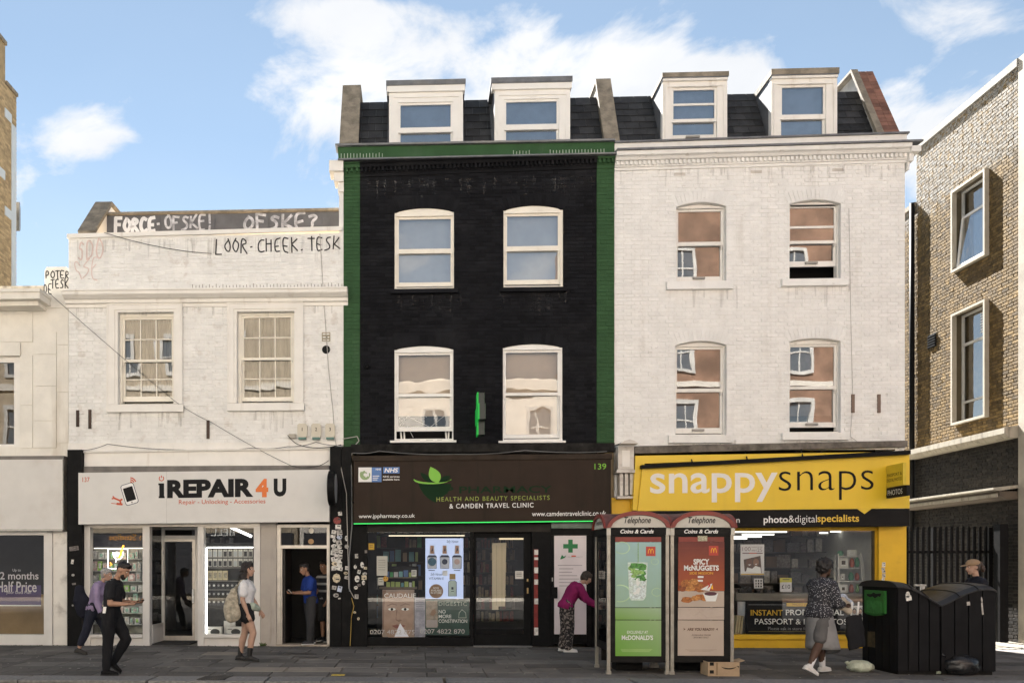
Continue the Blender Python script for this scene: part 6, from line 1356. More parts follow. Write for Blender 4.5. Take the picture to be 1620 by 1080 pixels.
tc_ = poster('price_card', 'price card with yellow head reading ten pounds on the window counter', 1234, 1252.5, 913.5, 935.5, .3, M('poster_white', (.64, .62, .62)), 'price card'); px_box(tc_, 'yellow_head', M('card_yellow', (.52, .46, .05), .5), 1234, 1252.5, 913.5, 920.5, .296, .2995); write(tc_, '£10', black_print, (1236.5, 1250, 924, 930.5), .299, bold=.004); px_box(tc_, 'text_line', ink, 1238, 1249, 915.5, 916.7, .294, .2955)
gcard = poster('photo_card', 'small card of nine sample portraits propped on the shop counter', 1193, 1207, 914.5, 930, .3, M('poster_white', (.64, .62, .62)), 'card')
for i in range(3):
    for j in range(3): px_box(gcard, 'portrait', random.choice((ink, stick_m[2])), 1195+i*4, 1197.2+i*4, 916.5+j*4.4, 919.5+j*4.4, .298, .2995)
# ladder shelf with frames and vases
ldr = thing('ladder_shelf', 'white ladder shelf of frames and vases in the photo shop window', 'shelf', P(1344, 938, .8)); Y = .8; wl = M('white_lacquer', (.66, .65, .62), .4, var=0)
for (a_, b_) in (((1326, 875), (1327.5, 938)), ((1321, 878), (1320, 938)), ((1361, 874), (1366, 938)), ((1364, 880), (1369, 938))): MB().bar(P(*a_, Y if a_[0] in (1326, 1361) else Y+.25), P(*b_, Y if a_[0] in (1326, 1361) else Y+.25), .026).build('upright', wl, ldr)
rows_ = ((879, 1325, 1362), (897.5, 1324, 1364), (918, 1324, 1366), (938, 1322, 1367))
for py, l, r in rows_: px_box(ldr, 'shelf', wl, l, r, py, py+1.5, Y, Y+.3)
def vase(px, py, w, h, col, label, prof=None):
    c = P(px, py, Y+.1); k = 1/76; rr = w/2*k; hh = h*k
    mb = MB().lathe((c.x, Y+.13, c.z+.002), [(rr*.6, 0), (rr*.95, hh*.2), (rr, hh*.45), (rr*.75, hh*.8), (rr*.5, hh*.92), (rr*.55, hh)], 12); solo(mb, 'vase', M('vase_' + label.split()[0], col, .35, var=.05), label, 'vase', smooth=True)
rv, gv = (.36, .075, .04), (.05, .20, .10)
vase(1349, 897, 7.5, 15, rv, 'terracotta vase on the upper ladder shelf beside the picture frame'); vase(1357, 897, 7, 17, gv, 'green tall vase on the upper ladder shelf'); vase(1347.5, 917.5, 8.5, 13, (.07, .25, .14), 'mint bulging vase on the middle ladder shelf'); vase(1357, 917.5, 7, 12, rv, 'rust short vase on the middle ladder shelf'); vase(1348, 937.5, 8, 14, (.34, .08, .05), 'brick red vase on the lowest ladder shelf'); vase(1357.5, 937.5, 6, 14, (.14, .26, .08), 'olive green vase on the lowest ladder shelf'); vase(1330.5, 878.5, 10, 8, (.10, .28, .17), 'seagreen ball vase on top of the ladder shelf')
def pframe(l, r, t, b, label):
    p = thing('picture_frame', label, 'picture frame', P((l+r)/2, b, Y+.1)); a_, b_ = P(l, b, Y+.08), P(r, t, Y+.08); MB().ring(a_.x, b_.x, a_.z+.003, b_.z, .03, .03, .03, .03, Y+.08, Y+.1).build('frame', wl, p); MB().box(a_.x+.03, b_.x-.03, Y+.088, Y+.096, a_.z+.033, b_.z-.03).build('mount', white_print, p); MB().box(a_.x+.055, b_.x-.055, Y+.084, Y+.087, a_.z+.06, b_.z-.055).build('picture', M('frame_picture', (.10, .075, .06), .5, var=.6, vs=25), p)
pframe(1327.5, 1342, 882, 897, 'white framed portrait on the upper ladder shelf'); pframe(1340.5, 1355, 869.5, 878.6, 'wide pale framed photo on top of the ladder shelf'); pframe(1328, 1341, 924, 937.6, 'white framed picture on the lowest ladder shelf'); pframe(1330, 1336.5, 907, 917.5, 'tiny white frame on the middle ladder shelf')
# camera gear on the counter, racks of frames, pale curl of backdrop paper
random.seed(3)
for k, (px, w, h) in enumerate(((1174, 9, 9), (1184, 11, 12), (1199, 8, 7), (1214, 9, 8), (1222, 7, 6))):
    c = P(px, 937.8, .5); mb = MB(); mb.box(c.x-w/154, c.x+w/154, .5, .58, c.z+.002, c.z+h/110); n = 10
    mb.loft([[(c.x+rr*math.cos(2*math.pi*i/n), yy, c.z+h/220+rr*math.sin(2*math.pi*i/n)) for i in range(n)] for rr, yy in ((.03, .499), (.036, .47), (.036, .45), (.02, .449))][::-1], 1); mb.box(c.x-.025, c.x+.025, .52, .56, c.z+h/110+.0005, c.z+h/110+.03)
    solo(mb, 'camera', [M('camera_black', (.02, .02, .02), .4), M('camera_lens', (.04, .04, .045), .2)], 'black camera lined up on the counter under the couple poster', 'camera', 'cameras on the counter')
for k in range(3):
    a_, b_ = P(1160+k*4.5, 1003, .3), P(1164+k*4.5, 973, .3); mb = MB().bar((a_.x, .3+.02*k, a_.z), (b_.x, .3+.02*k, b_.z), .035, .25, up=(0, 1, 0)); solo(mb, 'canvas_print', M('canvas_edge', (.50, .42, .26), .7), 'canvas panel leaning on edge beside the kiosk window corner', 'canvas', 'canvases leaning in the window')
rl = P(1175, 1003, .35); mb = MB(); n = 10
mb.loft([[(rl.x+.075*math.cos(R(20*i-10))-.02, .35+.1*math.sin(R(20*i-10)), z) for i in range(n)] + [(rl.x+.07*math.cos(R(20*i-10))-.02, .35+.095*math.sin(R(20*i-10)), z) for i in range(n-1, -1, -1)] for z in (rl.z, P(1175, 951, .35).z)]); solo(mb, 'backdrop_roll', M('backdrop_white', (.66, .65, .66), .5), 'curled white backdrop sheet standing in the photo shop window', 'backdrop roll', smooth=True)
def goods_wall(name, label, cat, x0, x1, Y, z0, z1, step, ms, w=(.05, .10), seed=1, hang=False):
    t = thing(name, label, cat, ((x0+x1)/2, Y, 0)); rr = random.Random(seed); g = MB(); sh_ = MB(); z = z0
    while z < z1:
        sh_.box(x0, x1, Y-.02 if hang else Y-.25, Y, z-.02, z); x = x0
        while x < x1-.1:
            ww = rr.uniform(*w); hh = min(step-.05, rr.uniform(.5, .95)*step)
            if rr.random() < .88: g.box(x, x+ww, Y-.10-rr.random()*.08, Y-.05, z+.002, z+hh, rr.randrange(len(ms)))
            x += ww + rr.uniform(.01, .05)
        z += step
    sh_.build('shelf', M('dark_shelf', (.05, .045, .04)), t)['kind'] = 'stuff'; g.build('packs', ms, t)['kind'] = 'stuff'
goods_wall('stock_wall', 'wall hung with dim phone accessories inside the repair shop door', 'stock wall', fx(238), fx(322), 3.4, .3, 2.7, .30, [bx_m[4], bx_m[6], stick_m[2], stick_m[1]], (.06, .11), 3, True)
goods_wall('stock_wall', 'dim shelves of packs deep inside the pharmacy window', 'stock wall', fx(585), fx(670), 3.2, .4, 2.5, .34, [*pkm, stick_m[2], stick_m[3]], (.05, .14), 5)
goods_wall('stock_wall', 'dim shelves of bottles deep behind the pharmacy door', 'stock wall', fx(735), fx(850), 3.6, .3, 2.5, .30, [stick_m[2], stick_m[4], pkm[4], stick_m[3]], (.04, .09), 6)
goods_wall('stock_wall', 'dim wall of albums and frames at the back of the photo shop', 'stock wall', fx(1150), fx(1400), 2.7, .9, 2.35, .36, [stick_m[2], stick_m[1], M('album_brown', (.10, .06, .035), .6), bx_m[4]], (.10, .30), 7)
# far signs mirrored in the shop glass
fs = thing('far_shop_sign', 'lettering across the street mirrored in the repair shop window', 'sign', (-8, -21.8, 3))
for t, l, r, tt, bb, m in (('BELL', 334, 371, 836.5, 847, lamp('far_white', (.8, .8, .75), .8)), ('n Studios', 172, 226, 844, 854, lamp('far_orange', (.8, .35, .05), .6)), ('T', 438, 446, 837, 846, lamp('far_white', (.8, .8, .75), .8))):
    A, B = P(l, bb, 21.9), P(r, tt, 21.9); o = write(fs, t, m, None, 0, world=(-B.x, -A.x, A.z, B.z), frame=lambda x, y, z: (-x, -21.85, z), bold=.01)
    for vtx in o.data.vertices: vtx.co -= fs.location
# ================================================================ telephone kiosks
k_dark = M('kiosk_dark_frame', (.010, .0095, .009), .6, spec=.12, var=.2, vs=6, dirt=.3, dcol=(.05, .045, .04), ds=4)
k_steel = M('kiosk_steel', (.31, .29, .25), .42, .55, var=.15, vs=8, dirt=.35, dcol=(.15, .12, .1), ds=5)
k_red = M('kiosk_red', (.19, .033, .024), .5, var=.12, vs=6, dirt=.4, dcol=(.10, .05, .04), ds=4)
k_roof = M('kiosk_roof', (.12, .05, .045), .6, var=.3, vs=7, dirt=.6, dcol=(.05, .04, .035), ds=5)
k_white = M('kiosk_white', (.47, .45, .40), .5, var=.05, dirt=.3, dcol=(.35, .31, .26), ds=5)
k_glass = glass('kiosk_glass', .03, (.30, .30, .30))
KF, KB = -4.35, -3.45
def kiosk(px0, px1, label, ad):
    x0, x1 = P(px0, 1000, KF).x, P(px1, 1000, KF).x; cx = (x0+x1)/2; w = x1-x0
    t = thing('telephone_kiosk', label, 'phone box', (cx, (KF+KB)/2, 0), 'telephone kiosks side by side')
    Z = lambda py: P((px0+px1)/2, py, KF).z
    zb, zt, zp = Z(835), Z(845.5), Z(808)          # band top, band bottom, roof peak
    yc = (KF+KB)/2; d = KB-KF
    for xx in (x0+.025, x1-.025):
        for yy in (KF+.025, KB-.025):
            MB().box(xx-.025, xx+.025, yy-.025, yy+.025, 0.0, zt-.001).box(xx-.035, xx+.035, yy-.035, yy+.035, .0, .05).build('post', k_steel, t)
    # band with lettering, on all four sides
    bd = MB().box(x0-.005, x1+.005, KF-.012, KF+.05, zt, zb).box(x0-.005, x1+.005, KB-.05, KB+.012, zt, zb).box(x0-.005, x0+.045, KF+.051, KB-.051, zt, zb).box(x1-.045, x1+.005, KF+.051, KB-.051, zt, zb).build('band', k_dark, t)
    wk = dict(bold=.022, shear=.28, thick=.002)
    write(bd, 'Coins & Cards', white_print, None, KF-.012, world=(cx-w*.29, cx+w*.25, zt+.022, zb-.018), **wk)
    for xx in (x0+.02, x1-.02): MB().box(xx-.03, xx+.03, KF-.02, KF+.0, zt-.005, zb+.02).build('corner_cap', k_white, t)
    # four-arched roof
    n = 18; hx = w/2+.02; hy = d/2+.02; H = zp-zb
    def zf(u, v):
        a = max(0, 1-abs(u)**2.3)**.62; b_ = max(0, 1-abs(v)**2.3)**.62; return zb + H*max(a, b_*.93)
    vs = [(cx+hx*(2*i/n-1), yc+hy*(2*j/n-1), zf(2*i/n-1, 2*j/n-1)) for j in range(n+1) for i in range(n+1)]
    fs_ = [(j*(n+1)+i, j*(n+1)+i+1, (j+1)*(n+1)+i+1, (j+1)*(n+1)+i) for j in range(n) for i in range(n)]
    rf = MB().add(vs, fs_).build('roof', k_roof, t, smooth=True)
    def arch(y, front=True):
        m = 26; us = [2*i/m-1 for i in range(m+1)]
        outer = [(cx+hx*u, zf(u, 1.0)) for u in us]; inner = [(cx+hx*.86*u, zb+.012+(H-.075)*max(0, 1-abs(u)**2.3)**.62) for u in us]
        r = MB(); s = -1 if front else 1
        for (a, b_), (c_, d_) in zip(zip(outer, inner), zip(outer[1:], inner[1:])):
            v = [(a[0], y, a[1]), (b_[0], y, b_[1]), (d_[0], y, d_[1]), (c_[0], y, c_[1])]; v2 = [(p[0], y+s*.03, p[2]) for p in v]
            r.add(v+v2, [(0,1,2,3), (7,6,5,4), (0,4,5,1), (1,5,6,2), (2,6,7,3), (3,7,4,0)])
        r.build('red_arch', k_red, t)
        tp = MB().prism([(p[0], p[1]-.002) for p in inner][::-1], y-.004, y+.008).build('tympanum', k_white, t)
        if front: write(tp, 'Telephone', black_print, None, y-.004, world=(cx-w*.23, cx+w*.20, zb+.045, zb+H*.66), bold=.018, shear=.3, thick=.002)
    arch(yc-hy); arch(yc+hy, False)
    for sx, X in ((-1, cx-hx), (1, cx+hx)):
        m = 22; us = [2*i/m-1 for i in range(m+1)]
        outer = [(yc+hy*u, zb+H*.93*max(0, 1-abs(u)**2.3)**.62) for u in us]; inner = [(yc+hy*.84*u, zb+.012+(H*.93-.075)*max(0, 1-abs(u)**2.3)**.62) for u in us]
        r = MB()
        for (a, b_), (c_, d_) in zip(zip(outer, inner), zip(outer[1:], inner[1:])):
            v = [(X, a[0], a[1]), (X, b_[0], b_[1]), (X, d_[0], d_[1]), (X, c_[0], c_[1])]; v2 = [(X+sx*.03, p[1], p[2]) for p in v]
            r.add(v+v2, [(0,1,2,3), (7,6,5,4), (0,4,5,1), (1,5,6,2), (2,6,7,3), (3,7,4,0)])
        r.build('red_arch', k_red, t)
        tp = MB().prism([(p[0], p[1]-.002) for p in inner], X-.004, X+.006, axis='X').build('tympanum', k_white, t)
        o = write(tp, 'Telephone', black_print, None, 0, world=(-.22, .22, zb+.05, zb+H*.55), bold=.006, shear=.3, frame=lambda u, y, z: (X+sx*.01-t.location.x, yc-t.location.y+sx*u, z))
    # front door panel carrying the advertisement
    a0, a1 = P(ad[0], 900, KF).x, P(ad[1], 900, KF).x; za, zc = Z(1037), Z(857); zh = Z(849)
    f = MB(); f.ring(x0+.051, x1-.051, Z(1047), zt-.001, a0-x0-.051, x1-.051-a1, zt-.001-zh, za-Z(1047), KF+.005, KF+.05); f.build('front_frame', k_dark, t)
    MB().box(x0+.10, x1-.1, KB-.045, KB-.01, .12, zt).build('back_panel', k_dark, t)
    for X in (x0+.02, x1-.03):
        s = MB(); s.box(X, X+.012, KF+.051, KB-.051, .35, .47); s.box(X, X+.012, KF+.051, KF+.12, .471, zt); s.box(X, X+.012, KB-.12, KB-.051, .471, zt); s.box(X, X+.012, KF+.121, KB-.121, zt-.09, zt); s.build('side_frame', k_dark, t)
        MB().quad((X+.006, KF+.12, .47), (X+.006, KB-.12, .47), (X+.006, KB-.12, zt-.09), (X+.006, KF+.12, zt-.09)).build('pane', k_glass, t)
    ph = MB().box(cx-.16, cx+.16, KB-.22, KB-.046, 1.0, 1.75).build('payphone', M('phone_grey', (.10, .10, .11), .4), t); MB().box(cx-.1, cx+.02, KB-.235, KB-.2205, 1.25, 1.5).build('keypad', metal_grey, ph); MB().tube([(cx+.12, KB-.26, 1.65), (cx+.13, KB-.28, 1.5), (cx+.12, KB-.26, 1.35)], .022, 8).build('handset', black_gloss, ph)
    MB().box(cx-.22, cx+.2, KB-.4, KB-.1, .0, .16).build('plinth', k_dark, t)
    # red header strip and poster sheets
    px_box(t, 'header_strip', k_red, ad[0], ad[1], 849, 856.5, KF-.0, KF+.03)
    return t, a0, a1
kg = M('ad_green', (.17, .40, .04), .45, var=0)
def grad(name, c0, c1, z0, z1, x0=0, x1=0, noisy=0):
    """printed colour run on the poster paper from one edge to the other"""
    if name in MATS: return MATS[name]
    m = M(name, c0, .45, var=0); nt = m.node_tree; b = nt.nodes['Principled BSDF']; N = nt.nodes.new; L = nt.links.new
    g = N('ShaderNodeNewGeometry'); sp = N('ShaderNodeSeparateXYZ'); L(g.outputs['Position'], sp.inputs[0]); mr = N('ShaderNodeMapRange'); L(sp.outputs[2], mr.inputs[0]); mr.inputs[1].default_value = z0; mr.inputs[2].default_value = z1
    src = mr.outputs[0]
    if x1 != x0:
        m2 = N('ShaderNodeMapRange'); L(sp.outputs[0], m2.inputs[0]); m2.inputs[1].default_value = x0; m2.inputs[2].default_value = x1; ad_ = N('ShaderNodeMath'); ad_.operation = 'MULTIPLY_ADD'; L(m2.outputs[0], ad_.inputs[0]); ad_.inputs[1].default_value = .5
        hf = N('ShaderNodeMath'); hf.operation = 'MULTIPLY'; L(src, hf.inputs[0]); hf.inputs[1].default_value = .5; L(hf.outputs[0], ad_.inputs[2]); src = ad_.outputs[0]
    if noisy:
        n = N('ShaderNodeTexNoise'); n.inputs['Scale'].default_value = 7; L(g.outputs['Position'], n.inputs['Vector']); a2 = N('ShaderNodeMath'); a2.operation = 'MULTIPLY_ADD'; L(n.outputs['Fac'], a2.inputs[0]); a2.inputs[1].default_value = noisy; a2.inputs[2].default_value = -noisy/2
        a3 = N('ShaderNodeMath'); L(a2.outputs[0], a3.inputs[0]); L(src, a3.inputs[1]); src = a3.outputs[0]
    mx = N('ShaderNodeMix'); mx.data_type = 'RGBA'; mx.clamp_factor = True; L(src, mx.inputs[0]); mx.inputs[6].default_value = (*c0, 1); mx.inputs[7].default_value = (*c1, 1); L(mx.outputs[2], b.inputs['Base Color']); return m
k1, a0, a1 = kiosk(960.5, 1058.5, 'red-roofed telephone kiosk with the green drink poster, beside the bending woman', (973.5, 1046))
Y = KF-.004; Zk = lambda py: P(1010, py, KF).z
px_box(k1, 'poster', grad('ad_mint', (.26, .39, .29), (.28, .43, .44), Zk(960), Zk(857), noisy=.9), 973.5, 1046, 857, 960, Y, Y+.02); px_box(k1, 'poster', grad('ad_lime_mid', (.14, .30, .035), (.30, .41, .27), Zk(982), Zk(960), a0, a1), 973.5, 1046, 961, 979.5, Y-.004, Y+.02); low = px_box(k1, 'poster', grad('ad_lime', (.115, .30, .02), (.26, .38, .19), Zk(1040), Zk(975), a0, a1), 973.5, 1046, 980.5, 1037, Y, Y+.02)
Yq = Y-.001
mr_ = M('burger_red', (.40, .045, .03), .45, var=0); my = M('burger_yellow', (.78, .42, .02), .45, var=0)
def arches(parent, cx, cy, s, Y):
    """golden double arch on its red square"""
    q = px_box(parent, 'logo_square', mr_, cx-s*.5, cx+s*.5, cy-s*.5, cy+s*.5, Y-.002, Y-.0002); c = P(cx, cy, Y); k = s/100; mb = MB()
    for sg_ in (-1, 1):
        cc = sg_*.135*k
        for i in range(12):
            a_, b_ = math.pi*i/12, math.pi*(i+1)/12
            def pt(t, r, h): return (c.x+cc+r*math.cos(t), Y-.004, c.z-.22*k+h*math.sin(t))
            mb.quad(pt(a_, .155*k, .50*k), pt(b_, .155*k, .50*k), pt(b_, .10*k, .42*k), pt(a_, .10*k, .42*k))
    mb.build('arches', my, q); return q
arches(k1, 1029.5, 871.5, 15, Yq)
gl_m = [M('ad_glass_pale', (.50, .60, .55), .4, var=.2, vs=25), M('ad_ice', (.52, .60, .60), .4, var=.3, vs=40), M('ad_leaf', (.06, .22, .04), .4, var=.5, vs=40), M('ad_leaf2', (.20, .36, .10), .4, var=.4, vs=40), M('ad_white', (.66, .68, .66), .4, var=0)]
dr = poly(k1, 'drink_picture', gl_m[0], [(993, 889), (1024.5, 889), (1022, 943), (1018, 949), (998.5, 949), (995.5, 944)], Yq, .002, .0015)
poly(dr, 'ice', gl_m[1], [(995, 902), (1023, 902), (1020.8, 943), (1017.5, 946.5), (999.5, 946.5), (996.8, 943)], Yq, .0035, .001)
random.seed(9)
def blob(parent, name, m, cx, cy, rx, ry, Y, th, jag=.25, n=14): return poly(parent, name, m, [(cx+rx*math.cos(2*math.pi*i/n)*(1+random.uniform(-jag, jag)), cy+ry*math.sin(2*math.pi*i/n)*(1+random.uniform(-jag, jag))) for i in range(n)], Y, th, .0008)
for cx, cy, rx, ry, mi in ((1008, 894.5, 14, 5, 2), (1000, 898, 6, 5, 3), (1016, 897, 8, 5, 2), (1008, 905, 10, 4, 3), (1013, 914, 9, 5, 2), (1003, 911, 5, 3, 3), (1018, 906, 4, 4, 2)): blob(dr, 'mint_leaf', gl_m[mi], cx, cy, rx, ry, Yq, .0050+random.random()*.001)
for i in range(26): blob(dr, 'ice_cube', gl_m[random.choice((0, 4, 1))], random.uniform(999, 1018), random.uniform(916, 943), random.uniform(1.5, 4), random.uniform(1.5, 3.5), Yq, .0062+random.random()*.001, .2, 6)
poly(dr, 'straw', gl_m[3], [(1009, 889), (1010, 889), (1010, 857.5), (1009, 857.5)], Yq, .002, .001)
for cx, cy, r_, c in ((984, 866, 12, gl_m[3]), (981, 938, 17, gl_m[3]), (1036, 888, 6, gl_m[0]), (1039, 936, 8, gl_m[0])):
    ring_ = MB(); q = P(cx, cy, Yq)
    for i in range(20):
        a_, b_ = 2*math.pi*i/20, 2*math.pi*(i+1)/20
        pts = [(q.x+rr*math.cos(t), Yq-.0015, q.z+rr*.8*math.sin(t)) for t, rr in ((a_, r_/100), (b_, r_/100), (b_, r_/115), (a_, r_/115))]
        if all(a0 < p[0] < a1 for p in pts): ring_.quad(*pts)
    ring_.build('lime_ring', M('ad_lime_pale', (.36, .52, .32), .4, var=.2), k1)
write(low, 'EXCLUSIVELY AT', gl_m[4], (992, 1025, 997, 1001.5), Y, bold=.012, thick=.002); write(low, "McDONALD'S", gl_m[4], (983.5, 1033, 1004, 1011.5), Y, bold=.03, thick=.002)
for k in range(3): px_box(low, 'text_line', M('ad_fine', (.30, .44, .16), .5), 982+k, 1032-k*2, 1026+k*1.7, 1026.8+k*1.7, Y-.002, Y-.0005)
# second kiosk
k2, a0, a1 = kiosk(1061, 1161, 'red-roofed telephone kiosk with the red spicy chicken poster, beside the cardboard box', (1073.5, 1145.5))
sheet1 = px_box(k2, 'poster', grad('ad_red', (.33, .07, .02), (.11, .018, .013), Zk(935), Zk(857), noisy=.25), 1073, 1146, 856.8, 934, Y, Y+.02)
sand = M('ad_sand', (.42, .345, .285), .45, var=.03); px_box(k2, 'poster', sand, 1073, 1145.6, 934.5, 959.5, Y, Y+.02); crumple = px_box(k2, 'poster', M('ad_sand_crumpled', (.43, .355, .30), .4, var=.05, bump=1.0, bs=9), 1072.8, 1145.4, 960.5, 979.5, Y-.004, Y+.02); low2 = px_box(k2, 'poster', sand, 1072.4, 1145, 980.5, 1036.5, Y, Y+.02)
arches(k2, 1129, 870.5, 15, Yq)
px_box(k2, 'poster_label', M('label_olive', (.36, .34, .24), .5, var=.5, vs=60), 1104, 1119, 847, 855.5, KF-.004, KF-.0005)
for l in (866, 875, 886, 897): px_box(sheet1, 'plank_line', M('ad_dark_red', (.17, .03, .02), .5), 1073.2, 1145.8, l, l+.8, Y-.0008, Y-.0002)
write(sheet1, 'SPICY', gl_m[4], (1097, 1122, 883.5, 892.5), Y, bold=.035, thick=.004); write(sheet1, 'McNUGGETS', gl_m[4], (1082, 1137, 893.5, 902), Y, bold=.035, thick=.004); write(sheet1, 'SIDE MISSION', M('ad_amber', (.62, .30, .03), .45, var=0), (1090.5, 1128, 904, 908), Y, bold=.02, thick=.004)
px_box(sheet1, 'small_label', gl_m[4], 1104, 1113, 910.5, 913.5, Y-.003, Y-.001); px_box(sheet1, 'small_label', gl_m[4], 1103, 1112, 916.5, 919.5, Y-.003, Y-.001)
nug = [M('nugget_brown', (.30, .105, .025), .5, var=.4, vs=40), M('nugget_gold', (.42, .185, .05), .5, var=.4, vs=40), M('nugget_dark', (.19, .05, .015), .5, var=.4, vs=40)]
for cx, cy, rx, ry, mi in ((1085, 922, 9, 6, 0), (1097, 920, 8, 5, 1), (1105, 926, 8, 5, 0), (1079, 930, 6, 5, 2), (1091, 930, 10, 5, 1), (1108, 932, 8, 4, 0)): blob(k2, 'nugget', nug[mi], cx, cy, rx, ry, Yq, .002+random.random()*.001, .16)
for cx, cy, rx, ry, mi in ((1087, 948, 10, 4.5, 0), (1100, 946, 8, 4, 1), (1108, 944, 9, 5, 0), (1114, 947, 5, 3, 1)): blob(k2, 'nugget', nug[mi], cx, cy, rx, ry, Yq, .003+random.random()*.001, .16)
poly(k2, 'dip_pot', gl_m[4], [(1112, 938), (1136, 938), (1132, 950.5), (1117, 950.5)], Yq, .0045, .001); blob(k2, 'dip', M('dip_purple', (.07, .02, .03), .4), 1124, 938.5, 10, 3.2, Yq, .0055, .05); poly(k2, 'salt_box', gl_m[4], [(1108, 932), (1122, 934), (1127, 922), (1117, 927)], Yq, .0040, .001); poly(k2, 'chilli', M('chilli_red', (.4, .02, .01), .4), [(1118, 932), (1124, 926), (1119, 919), (1121, 926)], Yq, .0058, .001); poly(k2, 'chip', my, [(1124, 930), (1127, 924), (1128, 932)], Yq, .006, .001)
write(low2, 'ARE YOU READY?', M('ad_ink_brown', (.10, .05, .03), .5), (1087, 1130, 992.5, 997), Y, bold=.03, shear=.2); write(low2, 'AVAILABLE FROM', M('ad_ink', (.16, .12, .1), .5), (1094, 1124, 1002.5, 1005), Y, bold=.02); write(low2, '29TH MAY ONLY', M('ad_ink', (.16, .12, .1)), (1097, 1121, 1006.5, 1009), Y, bold=.02)
poly(low2, 'mark', M('ad_ink_brown', (.10, .05, .03)), [(1081, 992.5), (1084.5, 994.5), (1081, 996.5), (1082, 994.5)], Y, .002, .001); poly(low2, 'mark', M('ad_ink_brown', (.10, .05, .03)), [(1136, 992.5), (1132.5, 994.5), (1136, 996.5), (1135, 994.5)], Y, .002, .001)
for k in range(3): px_box(low2, 'text_line', M('ad_fine_sand', (.33, .27, .22), .5), 1084+k*3, 1134-k*5, 1026.5+k*1.5, 1027.2+k*1.5, Y-.002, Y-.0005)
poly(crumple, 'crease', M('ad_sand_dark', (.40, .33, .28), .5), [(1080, 975), (1092, 968), (1098, 973), (1107, 966), (1118, 975), (1140, 974), (1140, 975.5), (1117, 976.5), (1107, 968), (1098, 975), (1092, 970)], Y-.004, .001, .0008)
# cardboard parcel box
g0, g1 = P(1120, 1060, -4.56), P(1170, 1060, -4.56); zt = P(1145, 1046.5, -4.56).z; card_m = M('cardboard', (.36, .26, .165), .8, var=.1, vs=7, dirt=.2, dcol=(.2, .14, .09)); D = .34
pbx = thing('cardboard_box', 'empty cardboard parcel box with printed smile, on the pavement by the kiosk', 'cardboard box', (g0.x+.25, -4.4, 0))
yf = -4.56
bm_ = MB(); xa, xb = g0.x, g1.x
bm_.box(xa, xb, yf, yf+.008, .004, zt).box(xa, xb, yf+D-.008, yf+D, .004, zt).box(xa, xa+.008, yf+.009, yf+D-.009, .004, zt).box(xb-.008, xb, yf+.009, yf+D-.009, .004, zt).box(xa+.009, xb-.009, yf+.009, yf+D-.009, .004, .012); bm_.build('carton', card_m, pbx)
MB().add([(xa+.02, yf+D, zt), (xb-.02, yf+D, zt), (xb-.04, yf+D+.12, zt+.045), (xa+.05, yf+D+.12, zt+.05), (xa+.02, yf+D, zt-.006), (xb-.02, yf+D, zt-.006), (xb-.04, yf+D+.12, zt+.039), (xa+.05, yf+D+.12, zt+.044)], [(0,1,2,3), (7,6,5,4), (0,4,5,1), (1,5,6,2), (2,6,7,3), (3,7,4,0)]).build('flap', card_m, pbx)
MB().add([(xb, yf+.02, zt), (xb, yf+D-.02, zt), (xb+.10, yf+D-.05, zt+.03), (xb+.10, yf+.05, zt+.02), (xb, yf+.02, zt-.006), (xb, yf+D-.02, zt-.006), (xb+.10, yf+D-.05, zt+.024), (xb+.10, yf+.05, zt+.014)], [(0,1,2,3), (7,6,5,4), (0,4,5,1), (1,5,6,2), (2,6,7,3), (3,7,4,0)]).build('flap', card_m, pbx)
MB().box(xa+.12, xa+.145, yf-.002, yf-.0002, .02, zt-.01).build('edge_crease', M('card_crease', (.24, .17, .1), .8), pbx)
sm = MB(); c = P(1153, 1056, yf)
for i in range(10):
    a_, b_ = R(205+130*i/10), R(205+130*(i+1)/10); w0 = .010*math.sin(math.pi*(i+.3)/10.6); w1 = .010*math.sin(math.pi*(i+1.3)/10.6)
    sm.quad(*[(c.x+.125*math.cos(t), yf-.0015, c.z+.045+.055*math.sin(t)+o) for t, o in ((a_, -w0), (b_, -w1), (b_, w1), (a_, w0))])
sm.add([(c.x+.11, yf-.0018, c.z+.035), (c.x+.15, yf-.0018, c.z+.03), (c.x+.14, yf-.0018, c.z-.005), (c.x+.135, yf-.0018, c.z+.018)], [(0,1,2,3)]); sm.build('smile_print', black_print, pbx)
for py in (1049.5, 1062): q = P(1126, py, yf); MB().box(q.x-.03, q.x+.03, yf-.0025, yf-.0004, q.z-.025, q.z+.025).build('black_tape', black_print, pbx)

